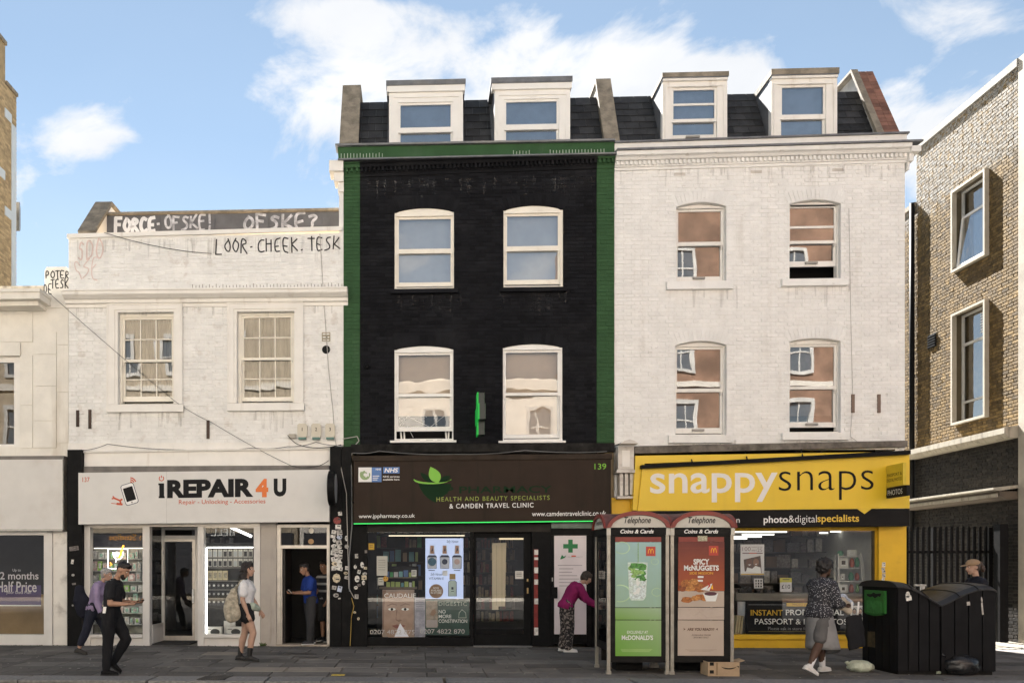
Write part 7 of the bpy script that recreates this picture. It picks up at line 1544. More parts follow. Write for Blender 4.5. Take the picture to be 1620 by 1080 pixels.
# ================================================================ street bins
def bin_house(l, r, tops, label, slope_left, Yf=-4.25, dep=1.05):
    cxp = (l+r)/2; X = lambda px: P(px, 1000, Yf).x; Zt = lambda py: P(cxp, py, Yf).z
    t = thing('street_bin', label, 'bin', (X(cxp), Yf+dep/2, 0), 'pair of black street bin housings')
    pts = [(X(px), Zt(py)) for px, py in tops]
    # body: ribbed front of vertical planks with grooves, curved top edge
    def ztop(x):
        for (xa, za), (xb, zb) in zip(pts, pts[1:]):
            if xa <= x <= xb: return za + (zb-za)*(x-xa)/max(1e-6, xb-xa)
        return pts[-1][1] if x > pts[-1][0] else pts[0][1]
    x0, x1 = pts[0][0], pts[-1][0]
    fine = [x0+(x1-x0)*i/24 for i in range(25)]
    core = [(x, ztop(x)-.05) for x in fine]
    MB().prism([(x1-.012, .05), *core[::-1], (x0+.012, .05)], Yf+.03, Yf+dep-.02).build('body', black_plastic, t)
    n = max(4, int(round((x1-x0)/.20)))
    for i in range(n):
        a, b = x0+(x1-x0)*i/n+.008, x0+(x1-x0)*(i+1)/n-.008; xs = [a+(b-a)*k/4 for k in range(5)]
        MB().prism([(b, .06), *[(x, ztop(x)-.055) for x in xs[::-1]], (a, .06)], Yf, Yf+.03).build('plank', black_plastic, t)
    m = 5
    for sx, xx in ((-1, x0), (1, x1)):
        zt = ztop(xx)-.06
        for j in range(m):
            ya, yb = Yf+.03+(dep-.05)*j/m+.008, Yf+.03+(dep-.05)*(j+1)/m-.008
            MB().box(xx-(.0 if sx < 0 else .012), xx+(.012 if sx < 0 else .0), ya, yb, .06, zt).build('plank', black_plastic, t)
    # lid: a shell bulging from front to back, in segments with raised ribs
    ny = 12
    def lz(x, v): return ztop(x) - .055 + .085*max(0, 1-abs(2*v-1)**2.6)**.55
    def shell(xa, xb, nx, grow, name):
        mb = MB(); n0 = nx+1; lo = lambda x: ztop(x)-.075
        vs = [(xa+(xb-xa)*i/nx, Yf-.03-grow+(dep+.06+2*grow)*j/ny, lz(xa+(xb-xa)*i/nx, j/ny)+grow) for j in range(ny+1) for i in range(n0)]
        fs = [(j*n0+i, j*n0+i+1, (j+1)*n0+i+1, (j+1)*n0+i) for j in range(ny) for i in range(nx)]; mb.add(vs, fs)
        for j, fl in ((0, 0), (ny, 1)):
            for i in range(nx):
                p, q = vs[j*n0+i], vs[j*n0+i+1]; c_ = [p, q, (q[0], q[1], lo(q[0])), (p[0], p[1], lo(p[0]))]; mb.add(c_, [(0, 3, 2, 1) if not fl else (0, 1, 2, 3)])
        for i in (0, nx):
            for j in range(ny): p, q = vs[j*n0+i], vs[(j+1)*n0+i]; mb.add([p, q, (q[0], q[1], lo(q[0])), (p[0], p[1], lo(p[0]))], [(0, 1, 2, 3) if i == 0 else (0, 3, 2, 1)])
        mb.build(name, lid_m, t)
    lid_m = M('bin_lid_plastic', (.016, .016, .017), .42, var=.2, vs=5, spec=.4, bump=.15, bs=70)
    W = x1-x0
    for s0, s1 in ((0, .34), (.34, .68), (.68, 1)): shell(x0+W*s0-(.03 if s0 == 0 else 0), x0+W*s1-.004, 8, 0, 'lid')
    for s0 in (.34, .68): shell(x0+W*s0-.022, x0+W*s0+.018, 1, .012, 'lid_rib')
    MB().box(x0+.03, x1-.03, Yf+.04, Yf+dep-.04, .0, .05).build('base', k_dark, t)
    return t, X, Zt
b1, X, Zt = bin_house(1420, 1487, [(1420, 921), (1430, 922), (1440, 924.5), (1450, 929), (1463, 936), (1475, 944), (1487, 951)], 'black street bin with the green mouth plate, beside the woman with the grey skirt', True)
XB = X(1420)
def side_px(parent, name, mat, pts, o0, o1):
    return MB().prism([(PXW(x, y, XB-o0).y, PXW(x, y, XB-o0).z) for x, y in pts], XB-o0, XB-o1, axis='X').build(name, mat, parent)
gm = M('bin_green', (.030, .15, .030), .5, var=.15, vs=9, dirt=.3, dcol=(.08, .13, .07), ds=8, spec=.25)
gp_ = side_px(b1, 'mouth_plate', gm, [(1367.5, 968), (1371, 970.5), (1382, 973.5), (1394, 972.5), (1398, 970), (1398, 934), (1367.5, 932.5)], .045, .0)
side_px(gp_, 'mouth_opening', M('soot', (.006, .006, .006)), [(1372, 942), (1377, 944), (1380, 942.5), (1384, 945.5), (1389, 942), (1392, 943.5), (1394, 938), (1385, 938.5), (1382, 936.5), (1378, 939), (1371, 938.5)], .049, .0452)  # dark inside the mouth painted as a flat near-black shape
side_px(gp_, 'plate_panel', M('bin_green_light', (.045, .20, .045), .6, var=.3, vs=14), [(1371, 967), (1382, 970), (1395, 968.5), (1395, 950), (1371, 949)], .047, .0452)
side_px(b1, 'notice_plate', M('bin_notice', (.07, .052, .025), .6, var=.4, vs=10), [(1372.5, 1022), (1384, 1023.5), (1384, 998.5), (1372.5, 998)], .004, .0)
for px, py, w, h in ((1436, 940, 4, 6), (1437.5, 945.5, 5, 4.5)): sticker(b1, px, py, w*1.3, h*1.3, stick_m[0], -4.252, printed=False)
b2, X, Zt = bin_house(1488.5, 1576, [(1488.5, 951), (1500, 946), (1515, 938), (1530, 931), (1545, 926.5), (1560, 925), (1570, 926), (1576, 929)], 'black street bin with a rising curved lid, nearer the lane and the black rubbish bag', False)
for px, py, w, h in ((1532, 954, 3, 4.5), (1554, 962, 1.5, 14), (1553, 948, 1.5, 7)): sticker(b2, px, py, w*1.2, h, stick_m[1], -4.252, rot=5, printed=False)
def bag(name, label, px, py, rx, ry, rz, m, knot=None, seed=1, mat2=None):
    g = G(px, py); mb = MB(); rr = random.Random(seed); n, k = 22, 14
    rings = []
    for i in range(k+1):
        a = math.pi*i/k; z = -math.cos(a); q = max(.02, math.sin(a))**.8; ring = []
        for j in range(n):
            t = 2*math.pi*j/n; p = Vector((q*math.cos(t), q*math.sin(t), z)); nz_ = noise.noise(p*2.3+Vector((seed, 0, 0)))*.22 + abs(noise.noise(p*5+Vector((seed, 3, 0))))*.13
            s = 1+nz_; zz = (p.z*s+.85)*rz; ring.append(Vector((g.x+p.x*s*rx, g.y+p.y*s*ry, max(.005, zz))))
        rings.append(ring)
    mb.loft(rings)
    t = thing(name, label, 'rubbish bag', g); mb.build('bag_body', m, t, smooth=True)
    if knot: kx, kz, l = knot; MB().tube([(g.x+kx, g.y, kz), (g.x+kx-.05, g.y, kz+.05), (g.x+kx-l, g.y-.02, kz+.045)], [.02, .028, .014], 7).build('knot', m, t, smooth=True)
    return t
bag('rubbish_bag', 'pale translucent rubbish bag lying at the foot of the green-plated bin', 1361, 1062, .19, .15, .095, M('pale_bag', (.46, .50, .40), .3, var=.15, vs=20, bump=1.0, bs=25), (-.15, .10, .09), 3)
bag('rubbish_bag', 'black glossy rubbish bag slumped against the bin nearer the lane', 1521, 1067, .25, .15, .165, M('black_bag', (.016, .016, .017), .22, var=.2, bump=1.0, bs=16), (-.24, .27, .05), 8)
g = G(1483, 1066); can = thing('drink_can', 'small pale drink can lying between the bins and the black bag', 'can', g); n = 12
MB().loft([[(g.x+x, g.y+r_*math.cos(2*math.pi*i/n), .036+r_*math.sin(2*math.pi*i/n)) for i in range(n)] for x, r_ in ((-.07, .024), (-.062, .033), (.045, .033), (.055, .025))]).build('can_body', M('can_green', (.40, .46, .36), .35, .3, var=.4, vs=25), can, smooth=True)
g2_ = G(1474, 1065.5); MB().loft([[(g2_.x+x, g2_.y+r_*math.cos(2*math.pi*i/n), .034+r_*math.sin(2*math.pi*i/n)) for i in range(n)] for x, r_ in ((-.03, .014), (-.02, .03), (.02, .03), (.03, .01))]).build('can_end', metal_grey, can, smooth=True)

# ================================================================ lane fence, drains, cables, boxes
FY = 2.2
fe = thing('palisade_fence', 'black steel palisade fence closing the lane behind the bins', 'fence', (P(1500, 1000, FY).x, FY, 0))
xa, xb = P(1438, 900, FY).x, P(1568, 900, FY).x; zt = P(1500, 834, FY).z
pal = MB(); w = .034
pal.add([(-w, -.008, .06), (0, -.018, .06), (w, -.008, .06), (w, .006, .06), (-w, .006, .06), (-w, -.008, zt-.10), (0, -.018, zt-.06), (w, -.008, zt-.10), (w, .006, zt-.10), (-w, .006, zt-.10), (-w*.9, -.02, zt), (0, -.03, zt+.03), (w*.9, -.02, zt)],
        [(0,1,6,5), (1,2,7,6), (2,3,8,7), (3,4,9,8), (4,0,5,9), (4,3,2,1,0), (5,6,10), (6,11,10), (6,7,11), (7,12,11), (5,10,11,12,7,8,9)])
pm_ = pal.mesh('pale', black_gloss); n = int((xb-xa)/.125)
for i in range(n): inst(pm_, 'pale', (xa+.06+i*.125, FY, 0), fe)
for z in (.45, zt-.55): MB().box(xa, xb, FY+.01, FY+.05, z-.03, z+.03).build('rail', black_gloss, fe)
for x in (xa-.02, (xa+xb)/2-.3, xb+.03): MB().box(x-.04, x+.04, FY+.055, FY+.13, 0, zt).build('post', black_gloss, fe)
q = P(1456, 925, FY); MB().box(q.x-.16, q.x+.10, FY-.06, FY-.025, q.z-.02, q.z+.02).box(q.x-.02, q.x+.06, FY-.07, FY-.026, q.z-.12, q.z-.021).build('gate_latch', metal_grey, fe)
gp2 = thing('gate_post', 'tall dark steel post where the lane fence meets the brown brick building', 'post', (12.6, FY+.3, 0)); MB().box(P(1577, 900, FY-.6).x, P(1590, 900, FY-.6).x, FY-.7, FY-.5, 0, P(1584, 829, FY-.6).z).build('post', black_gloss, gp2)
dc = thing('drain_grate', 'dark slotted iron drain grate set in the kerb stones', 'drain', G(340, 1071.5)); gA, gB = G(313, 1075), G(366, 1068.5)
MB().box(gA.x, gB.x, gA.y, gB.y, -.02, .0035).build('dark_pit', M('soot', (.006, .006, .006)), dc)  # dark below the grate painted as a near-black plate
n = 11
for i in range(n):
    x = gA.x+(gB.x-gA.x)*(i+.5)/n; MB().bar((x-.03, gA.y+.02, .009), (x+.03, gB.y-.02, .009), .018, .012).build('slat', M('iron', (.09, .085, .08), .6, .5), dc)
MB().box(gA.x-.02, gB.x+.02, gA.y-.025, gA.y, -.02, .008).box(gA.x-.02, gB.x+.02, gB.y, gB.y+.025, -.02, .008).build('frame', M('iron', (.09, .085, .08)), dc)
def cover(px, py, w, d, label, m):
    g = G(px, py); t = thing('access_cover', label, 'access cover', g); MB().box(g.x-w/2, g.x+w/2, g.y-d/2, g.y+d/2, -.03, .0055).build('plate', m, t); f = MB(); e = .025; f.box(g.x-w/2-e, g.x+w/2+e, g.y-d/2-e, g.y-d/2-.001, -.03, .0075).box(g.x-w/2-e, g.x+w/2+e, g.y+d/2+.001, g.y+d/2+e, -.03, .0075).box(g.x-w/2-e, g.x-w/2-.001, g.y-d/2, g.y+d/2, -.03, .0075).box(g.x+w/2+.001, g.x+w/2+e, g.y-d/2, g.y+d/2, -.03, .0075); f.build('frame', M('iron', (.09, .085, .08)), t)
cover(474, 1034, .55, .25, 'dark iron access cover in the pavement before the side door', M('iron_dark', (.05, .047, .045), .6, .3, var=.3, vs=12)); cover(487, 1039.5, .30, .16, 'small dark iron lid in the pavement near the side door', M('iron_dark', (.05, .047, .045)))
cover(46, 1066, .35, .22, 'dark iron cover in the pavement before the cream building', M('iron_dark', (.05, .047, .045)))
ym = solo(MB().box(G(535, 1067).x-.10, G(535, 1067).x+.10, G(535, 1067).y-.07, G(535, 1067).y+.07, .001, .0055), 'yellow_mark', M('worn_yellow_paint', (.55, .40, .06), .7, var=.3, vs=20), 'small worn yellow paint mark on the pale paving slab', 'paint mark')
def cable(label, pts, r=.010, m=None, sag=0, sub=10, name='cable'):
    out = []
    ps_ = [P(*p) if len(p) == 3 else P(p[0], p[1], -.03) for p in pts]
    for a_, b_ in zip(ps_, ps_[1:]):
        for k in range(sub): t = k/sub; q = a_*(1-t)+b_*t; q.z -= sag*4*t*(1-t); out.append(q)
    out.append(ps_[-1]); return solo(MB().tube(out, r, 5), name, m or cable_m, label, 'cable')
cable('thin black cable running slantwise over the white front above the phone sign', [(76, 462, -.05), (275, 633, -.07), (335, 668, -.07), (460, 736, -.08)], .005, sag=.03)
cable('thin dark wire hanging across the graffiti parapet', [(165, 368, -.08), (255, 391, -.03), (335, 401, -.02)], .006, sag=.02)
cable('pale wire dropping down the white front from the round flue to the fuse boxes', [(506, 370, -.02), (512, 470, -.02), (520, 585, -.02), (527, 652, -.02), (529, 690, -.03), (548, 780, -.20), (552, 930, -.17), (560, 945, -.12)], .008, cable_w)
cable('grey conduit beside the stickers on the black pillar', [(556, 735, -.13), (557, 830, -.13), (552.5, 880, -.13), (553, 935, -.13)], .012, M('grey_conduit', (.2, .2, .2), .5))
cable('yellow frayed cable hanging low on the black pillar', [(556, 945, -.12), (560, 958, -.14), (556, 975, -.13), (554, 1021, -.13)], .008, M('old_yellow_cable', (.38, .26, .06), .6))
cable('sagging bundle of black wires along the top of the white sign', [(128, 712, -.06), (170, 702, -.07), (290, 711, -.07), (400, 708, -.07), (455, 706, -.08), (500, 699, -.08), (545, 704, -.12)], .006, sag=.03)
cable('second thin wire drooping under the fuse boxes', [(455, 688, -.1), (470, 702, -.1), (500, 708, -.1), (540, 703, -.1)], .008, sag=.02)
cable('dark wire drooping to the sign corner from the fuse boxes', [(460, 736, -.1), (495, 738, -.1), (520, 728, -.1)], .007, sag=.03)
cable('tangle of black wires over the brown pharmacy sign', [(556, 713, -.12), (650, 709, -.1), (700, 713, -.1), (790, 710, -.1), (880, 714, -.1), (940, 708, -.1), (985, 700, -.1)], .014, sag=.04)
cable('pale grey wire looped over the brown pharmacy sign', [(558, 716, -.15), (600, 713, -.14), (720, 718, -.14), (830, 712, -.14), (960, 714, -.14)], .008, M('grey_conduit', (.2, .2, .2)), sag=.03)
cable('white looping wire at the green corner over the black pillar', [(542, 694, -.08), (565, 690, -.08), (568, 697, -.08), (560, 706, -.08), (556, 720, -.1)], .010, cable_w)
cable('pale wire running down the right end of the white front', [(1343, 330, -.02), (1346, 500, -.02), (1349, 640, -.03), (1345, 690, -.03), (1370, 708, -.05), (1430, 700, -.05)], .005, cable_w)
cable('black wires sagging along the top of the yellow sign', [(1004, 706, -.1), (1100, 713, -.1), (1200, 707, -.1), (1300, 708, -.1), (1434, 702, -.1)], .012, sag=.03)
lb = solo(MB().add([(P(1004, 720, -.12).x, -.12, P(1004, 717, -.12).z), (P(1436, 710, -.12).x, -.12, P(1436, 706, -.12).z), (P(1436, 700, -.12).x, -.12, P(1436, 697, -.12).z), (P(1004, 708, -.12).x, -.12, P(1004, 706, -.12).z)] + [(P(1004, 720, -.12).x, 0, P(1004, 717, -.12).z), (P(1436, 710, -.12).x, 0, P(1436, 706, -.12).z), (P(1436, 700, -.12).x, 0, P(1436, 695, -.12).z), (P(1004, 708, -.12).x, 0, P(1004, 704, -.12).z)], [(0,1,2,3), (7,6,5,4), (0,4,5,1), (1,5,6,2), (2,6,7,3), (3,7,4,0)]), 'ledge', M('grimy_lead_ledge', (.13, .115, .10), .8, var=.4, vs=5, bump=.6, bs=18, dirt=.5, dcol=(.05, .045, .04), ds=5), 'weathered lead ledge under the white front, above the yellow sign', 'ledge')
solo(MB().box(fx(556), fx(970), -.14, 0, fz(716, 757), fz(703, 757)), 'ledge', M('grimy_dark_ledge', (.018, .017, .016), .8, var=.5, vs=5, bump=.6, bs=18, spec=.1, dirt=.4, dcol=(.12, .11, .10), ds=6, thr=.6), 'dark weathered ledge between the black wall and the brown pharmacy sign', 'ledge')
for px, num in ((478, '1'), (500, '2'), (522, '3')):
    m_ = thing('meter_box', 'pale cable box numbered %s on the white front above the phone sign' % {'1': 'one', '2': 'two', '3': 'three'}[num], 'junction box', P(px, 692, -.05), 'numbered pale boxes over the phone sign'); Yb = -.10
    q0, q1 = P(px-7.5, 692, Yb), P(px+7.5, 669.5, Yb); h = q1.z-q0.z
    MB().prism([(q0.x, q0.z+.03), (q0.x+.02, q0.z+.01), (q1.x-.02, q0.z+.01), (q1.x, q0.z+.03), (q1.x, q1.z-.03), (q1.x-.03, q1.z), (q0.x+.03, q1.z), (q0.x, q1.z-.03)], Yb, -.008).build('box', M('cream_plastic', (.60, .55, .45), .5, var=.05), m_)
    MB().box(q0.x+.02, q1.x-.02, Yb-.01, -.02, q0.z-.035, q0.z+.009).build('green_base', M('dull_green_plastic', (.10, .20, .17), .5), m_); write(m_, num, black_print, (px-(.5 if num == '1' else 1.5), px+(.5 if num == '1' else 1.5), 676, 681.5), Yb, bold=.01)
sb = thing('small_junction_box', 'small dirty cable box on the white front left of the numbered boxes', 'junction box', P(462, 691, -.05)); px_box(sb, 'box', M('dirty_cream_plastic', (.45, .41, .34), .6), 456.5, 467, 686, 692.5, -.08, -.008)
wd = thing('weed', 'small green weed growing at the foot of the grey shop pier', 'weed', (fx(416), -.05, 0)); wm = M('weed_green', (.06, .09, .025), .7, var=.3, vs=20); random.seed(4)
for i in range(26):
    a = random.uniform(0, 6.28); l = random.uniform(.03, .10); x, y, z = fx(416)+random.uniform(-.06, .06), -.05+random.uniform(-.03, .02), 0; dx, dy = math.cos(a)*l*.7, math.sin(a)*l*.4-.01
    MB().add([(x, y, 0), (x+dx*.5+.012, y+dy*.5, l*.6), (x+dx, y+dy, l*.85), (x+dx*.5-.012, y+dy*.5, l*.55)], [(0,1,2,3)]).build('leaf', wm, wd)
# ================================================================ people
def skin(name, c): return M(name, c, .55, var=.08, vs=9, spec=.3)
def remesh(mb, voxel, smooth=3, name='tmp'):
    me = mb.mesh(name, []); o = bpy.data.objects.new(name, me); COL.objects.link(o)
    md = o.modifiers.new('r', 'REMESH'); md.mode = 'VOXEL'; md.voxel_size = voxel; md.use_smooth_shade = True
    if smooth: s = o.modifiers.new('s', 'SMOOTH'); s.factor = .5; s.iterations = smooth
    dg = bpy.context.evaluated_depsgraph_get(); out = bpy.data.meshes.new_from_object(o.evaluated_get(dg)); bpy.data.objects.remove(o); bpy.data.meshes.remove(me); return out
def put(me, name, mat, parent):
    me.name = name; me.materials.clear(); me.materials.append(mat); o = bpy.data.objects.new(name, me); COL.objects.link(o); o.parent = parent
    me.polygons.foreach_set('use_smooth', [True]*len(me.polygons)); return o
def push(me, fn):
    n = len(me.vertices); co = np.empty(n*3); nr = np.empty(n*3); me.vertices.foreach_get('co', co); me.vertices.foreach_get('normal', nr); co = co.reshape(-1, 3); nr = nr.reshape(-1, 3)
    d = np.array([fn(x, y, z) for x, y, z in co.tolist()]); me.vertices.foreach_set('co', (co + nr*d[:, None]).ravel()); me.update(); return me
def folds(me, amp=.007, f=13, seed=0):
    """creases pushed into cloth along its normals"""
    nz = noise.noise
    return push(me, lambda x, y, z: amp*(nz((x*f*1.2+seed, y*f*.7, z*f*.55)) + .5*nz((x*f*2+z*f*1.4, y*f*1.5, z*f*.8-x*f+seed))))
def limb(mb, pts, rad, flat=1.0, n=12, sidev=Vector((0, 1, 0)), caps=True):
    """tapering limb through joints, rounded ends; flat squashes it along the view of sidev"""
    pts = [Vector(p) for p in pts]; P2, R2 = [], []
    for (a, b), (ra, rb) in zip(zip(pts, pts[1:]), zip(rad, rad[1:])):
        k = 5
        for i in range(k): t = i/k; P2.append(a*(1-t)+b*t); R2.append(ra*(1-t)+rb*t)
    P2.append(pts[-1]); R2.append(rad[-1])
    rings = []
    def ring(c, t, r):
        s = sidev - t*sidev.dot(t)
        if s.length < .1: s = Vector((1, 0, 0)) - t*t.x
        s.normalize(); u = t.cross(s); return [c + s*(r*flat*math.cos(2*math.pi*i/n)) + u*(r*math.sin(2*math.pi*i/n)) for i in range(n)]
    T = [(P2[min(i+1, len(P2)-1)]-P2[max(i-1, 0)]).normalized() for i in range(len(P2))]
    if caps:
        for q in (.98, .8, .45): rings.append(ring(P2[0]-T[0]*R2[0]*q*.9, T[0], R2[0]*math.sqrt(1-q*q)+.001))
    for p, t, r in zip(P2, T, R2): rings.append(ring(p, t, r))
    if caps:
        for q in (.45, .8, .98): rings.append(ring(P2[-1]+T[-1]*R2[-1]*q*.9, T[-1], R2[-1]*math.sqrt(1-q*q)+.001))
    mb.loft(rings); return mb
def torso(mb, J, prof, add=0.0, n=16):
    """prof: (t along pelvis->neck, half depth, half width, forward shift)"""
    rings = []
    for t, dx, dy, sh in prof:
        c = J['spine'](t); f = J['sf'](t); rings.append([c + f*(sh + (dx+add)*math.cos(2*math.pi*i/n)) + Vector((0, 1, 0))*((dy+add)*math.sin(2*math.pi*i/n)) for i in range(n)])
    mb.loft(rings)
def d2(a, ab=0.0, tw=0.0):
    """direction hanging down, swung forward by a (about the side axis) and out by ab"""
    return Vector((math.sin(R(a))*math.cos(R(ab)), math.sin(R(ab)), -math.cos(R(a))*math.cos(R(ab))))
def skeleton(H, p):
    k = H/1.72; g = lambda n, d: p.get(n, d); J = {'k': k}
    lean, curl = R(g('lean', 0)), R(g('curl', 0)); L = .50*k
    pel = Vector((0, 0, .90*k)); J['pelvis'] = pel
    def ang(t): return lean + curl*max(0, t)
    def spine(t):
        m = 8; q = pel.copy(); n = max(1, int(abs(t)*m)+1); s = t/n
        for i in range(n): a = ang(s*(i+.5)); q = q + Vector((math.sin(a), 0, math.cos(a)))*(s*L)
        return q
    J['spine'] = spine; J['sf'] = lambda t: Vector((math.cos(ang(t)), 0, -math.sin(ang(t)))); top = ang(1.0)
    up = Vector((math.sin(top), 0, math.cos(top))); J['up'] = up
    J['neck'] = spine(1.0); na = top*.5 + R(g('neck', 8)); nd = Vector((math.sin(na), 0, math.cos(na))); J['skull'] = J['neck'] + nd*.105*k
    ha = R(g('head', 0)); J['head_rot'] = Matrix.Rotation(R(g('turn', 0)), 3, 'Z') @ Matrix.Rotation(ha, 3, 'Y') ; J['head'] = J['skull'] + J['head_rot'] @ Vector((.022*k, 0, .085*k))
    for s, q in ((1, 'L'), (-1, 'R')):
        sh = spine(.88) + Vector((0, s*.165*k*g('broad', 1), 0)) + J['sf'](.9)*g('shrug', .0); J['sh'+q] = sh
        f, ab, e, tw = g('arm'+q, (0, 8, 10, 0)); u = d2(f, s*ab); el = sh + u*.285*k; J['el'+q] = el
        fa = d2(f+e, s*(ab - tw)); J['wr'+q] = el + fa*.25*k; J['fd'+q] = fa
        hip = pel + Vector((0, s*.085*k, -.02*k)); J['hip'+q] = hip; h, kn, out = g('leg'+q, (0, 0, 2))
        kj = hip + d2(h, s*out)*.425*k; J['kn'+q] = kj; J['an'+q] = kj + d2(h-kn, s*out*.3)*.405*k; fa = R(g('foot'+q, 0)); J['ft'+q] = Vector((math.cos(fa), s*.12, -math.sin(fa)))
    lo = min((J['an'+q].z - .075*k + min(0, J['ft'+q].z*.17*k)) for q in 'LR')
    for n_ in list(J):
        if isinstance(J[n_], Vector) and n_[:2] not in ('up', 'ft', 'fd'): J[n_] = J[n_] - Vector((0, 0, lo))
    sp0 = spine; J['spine'] = lambda t: sp0(t) - Vector((0, 0, lo)); return J
def hand(mb, J, q, k, curl=35, grip=False):
    w, d = J['wr'+q], J['fd'+q].normalized(); s = 1 if q == 'L' else -1
    side = d.cross(Vector((0, 1, 0)));  side = side.normalized() if side.length > .1 else Vector((1, 0, 0))
    pn = Vector((0, -s, 0)); pn = (pn - d*pn.dot(d)).normalized()        # palm faces the body
    if grip: pn = Vector((0, 0, 1)); pn = (pn - d*pn.dot(d)).normalized(); side = d.cross(pn)*(-s)
    limb(mb, [w - d*.01, w + d*.045*k, w + d*.085*k], [.024*k, .036*k, .036*k], flat=.5, sidev=pn, n=10)
    for i, ln in enumerate((.068, .076, .070, .054)):
        b = w + d*.088*k + side*(-.027+.018*i)*k; a1, a2 = R(curl*.6), R(curl*1.7)
        m = b + (d*math.cos(a1)+pn*math.sin(a1))*ln*.5*k; e = m + (d*math.cos(a2)+pn*math.sin(a2))*ln*.5*k; limb(mb, [b - d*.02*k, b, m, e], [.0098*k, .0098*k, .009*k, .0078*k], n=7)
    b = w + d*.025*k - side*.026*k; m = b + (d*.65 - side*.5 + pn*.45).normalized()*.04*k; limb(mb, [b, m, m + (d*.9+pn*.4).normalized()*.032*k], [.0125*k, .011*k, .009*k], n=7)
PROF_M = [(-.20, .075, .10, -.01), (-.12, .105, .150, -.012), (0, .112, .165, -.012), (.22, .098, .142, .0), (.45, .112, .152, .004), (.68, .120, .172, .0), (.84, .108, .180, -.008), (.95, .075, .125, -.012), (1.02, .058, .066, -.006)]
PROF_F = [(-.20, .075, .10, -.012), (-.12, .112, .158, -.018), (0, .115, .168, -.018), (.25, .088, .125, .0), (.48, .100, .136, .006), (.66, .122, .150, .016), (.84, .096, .155, -.004), (.95, .068, .110, -.010), (1.02, .050, .056, -.004)]
def head_mesh(mb, J, k, fem=False):
    Rm, c = J['head_rot'], J['head']; A = lambda v: c + Rm @ (Vector(v)*k)
    mb.ell(A((-.012, 0, .022)), .098*k, .076*k, .098*k, 16, 12, rot=Rm)                     # skull
    mb.ell(A((.018, 0, -.040)), .070*k, .058*k, .082*k, 14, 10, rot=Rm)                     # face
    mb.ell(A((.048, 0, -.098)), .034*k, .034*k, .026*k, 10, 8, rot=Rm)                      # chin
    limb(mb, [A((.02, .045, -.03)), A((.035, .035, -.085)), A((.055, .0, -.104))], [.022*k, .02*k, .018*k], n=8); limb(mb, [A((.02, -.045, -.03)), A((.035, -.035, -.085)), A((.055, .0, -.104))], [.022*k, .02*k, .018*k], n=8)
    limb(mb, [A((.082, 0, .012)), A((.100, 0, -.022)), A((.106, 0, -.036))], [.011*k, .014*k, .014*k], n=8)  # nose
    limb(mb, [A((.080, .032, .026)), A((.088, 0, .028)), A((.080, -.032, .026))], [.010*k, .011*k, .010*k], n=8)  # brow
    limb(mb, [A((.078, .018, -.066)), A((.088, 0, -.066)), A((.078, -.018, -.066))], [.009*k, .012*k, .009*k], n=8)  # lips
    for s in (1, -1): mb.ell(A((-.012, s*.076, -.012)), .022*k, .009*k, .034*k, 10, 8, rot=Rm)
def face_parts(t, J, k, skin_tone, brow=(.03, .02, .015), lips=None):
    Rm, c = J['head_rot'], J['head']; A = lambda v: c + Rm @ (Vector(v)*k)
    for s in (1, -1):
        e = MB().ell(A((.074, s*.030, .006)), .012*k, .015*k, .0095*k, 8, 6, rot=Rm); e.ell(A((.083, s*.030, .006)), .005*k, .0065*k, .0065*k, 8, 5, m=1, rot=Rm)
        e.build('eye', [M('eye_white', (.6, .58, .55), .3, var=0), M('iris_dark', (.03, .02, .015), .2, var=0)], t, smooth=True, local=True)
        b = MB(); limb(b, [A((.083, s*.014, .026)), A((.084, s*.030, .031)), A((.072, s*.046, .026))], [.0045*k, .0055*k, .003*k], n=6); b.build('eyebrow', M('brow_%d' % int(brow[0]*999), brow, .7, var=0), t, smooth=True, local=True)
    m = MB(); limb(m, [A((.083, .020, -.066)), A((.0965, 0, -.0655)), A((.083, -.020, -.066))], [.005*k, .0075*k, .005*k], n=6); m.build('lips', M('lips_%d' % int(skin_tone[0]*999), lips or tuple(x*y for x, y in zip(skin_tone, (.85, .55, .55))), .5, var=0), t, smooth=True, local=True)
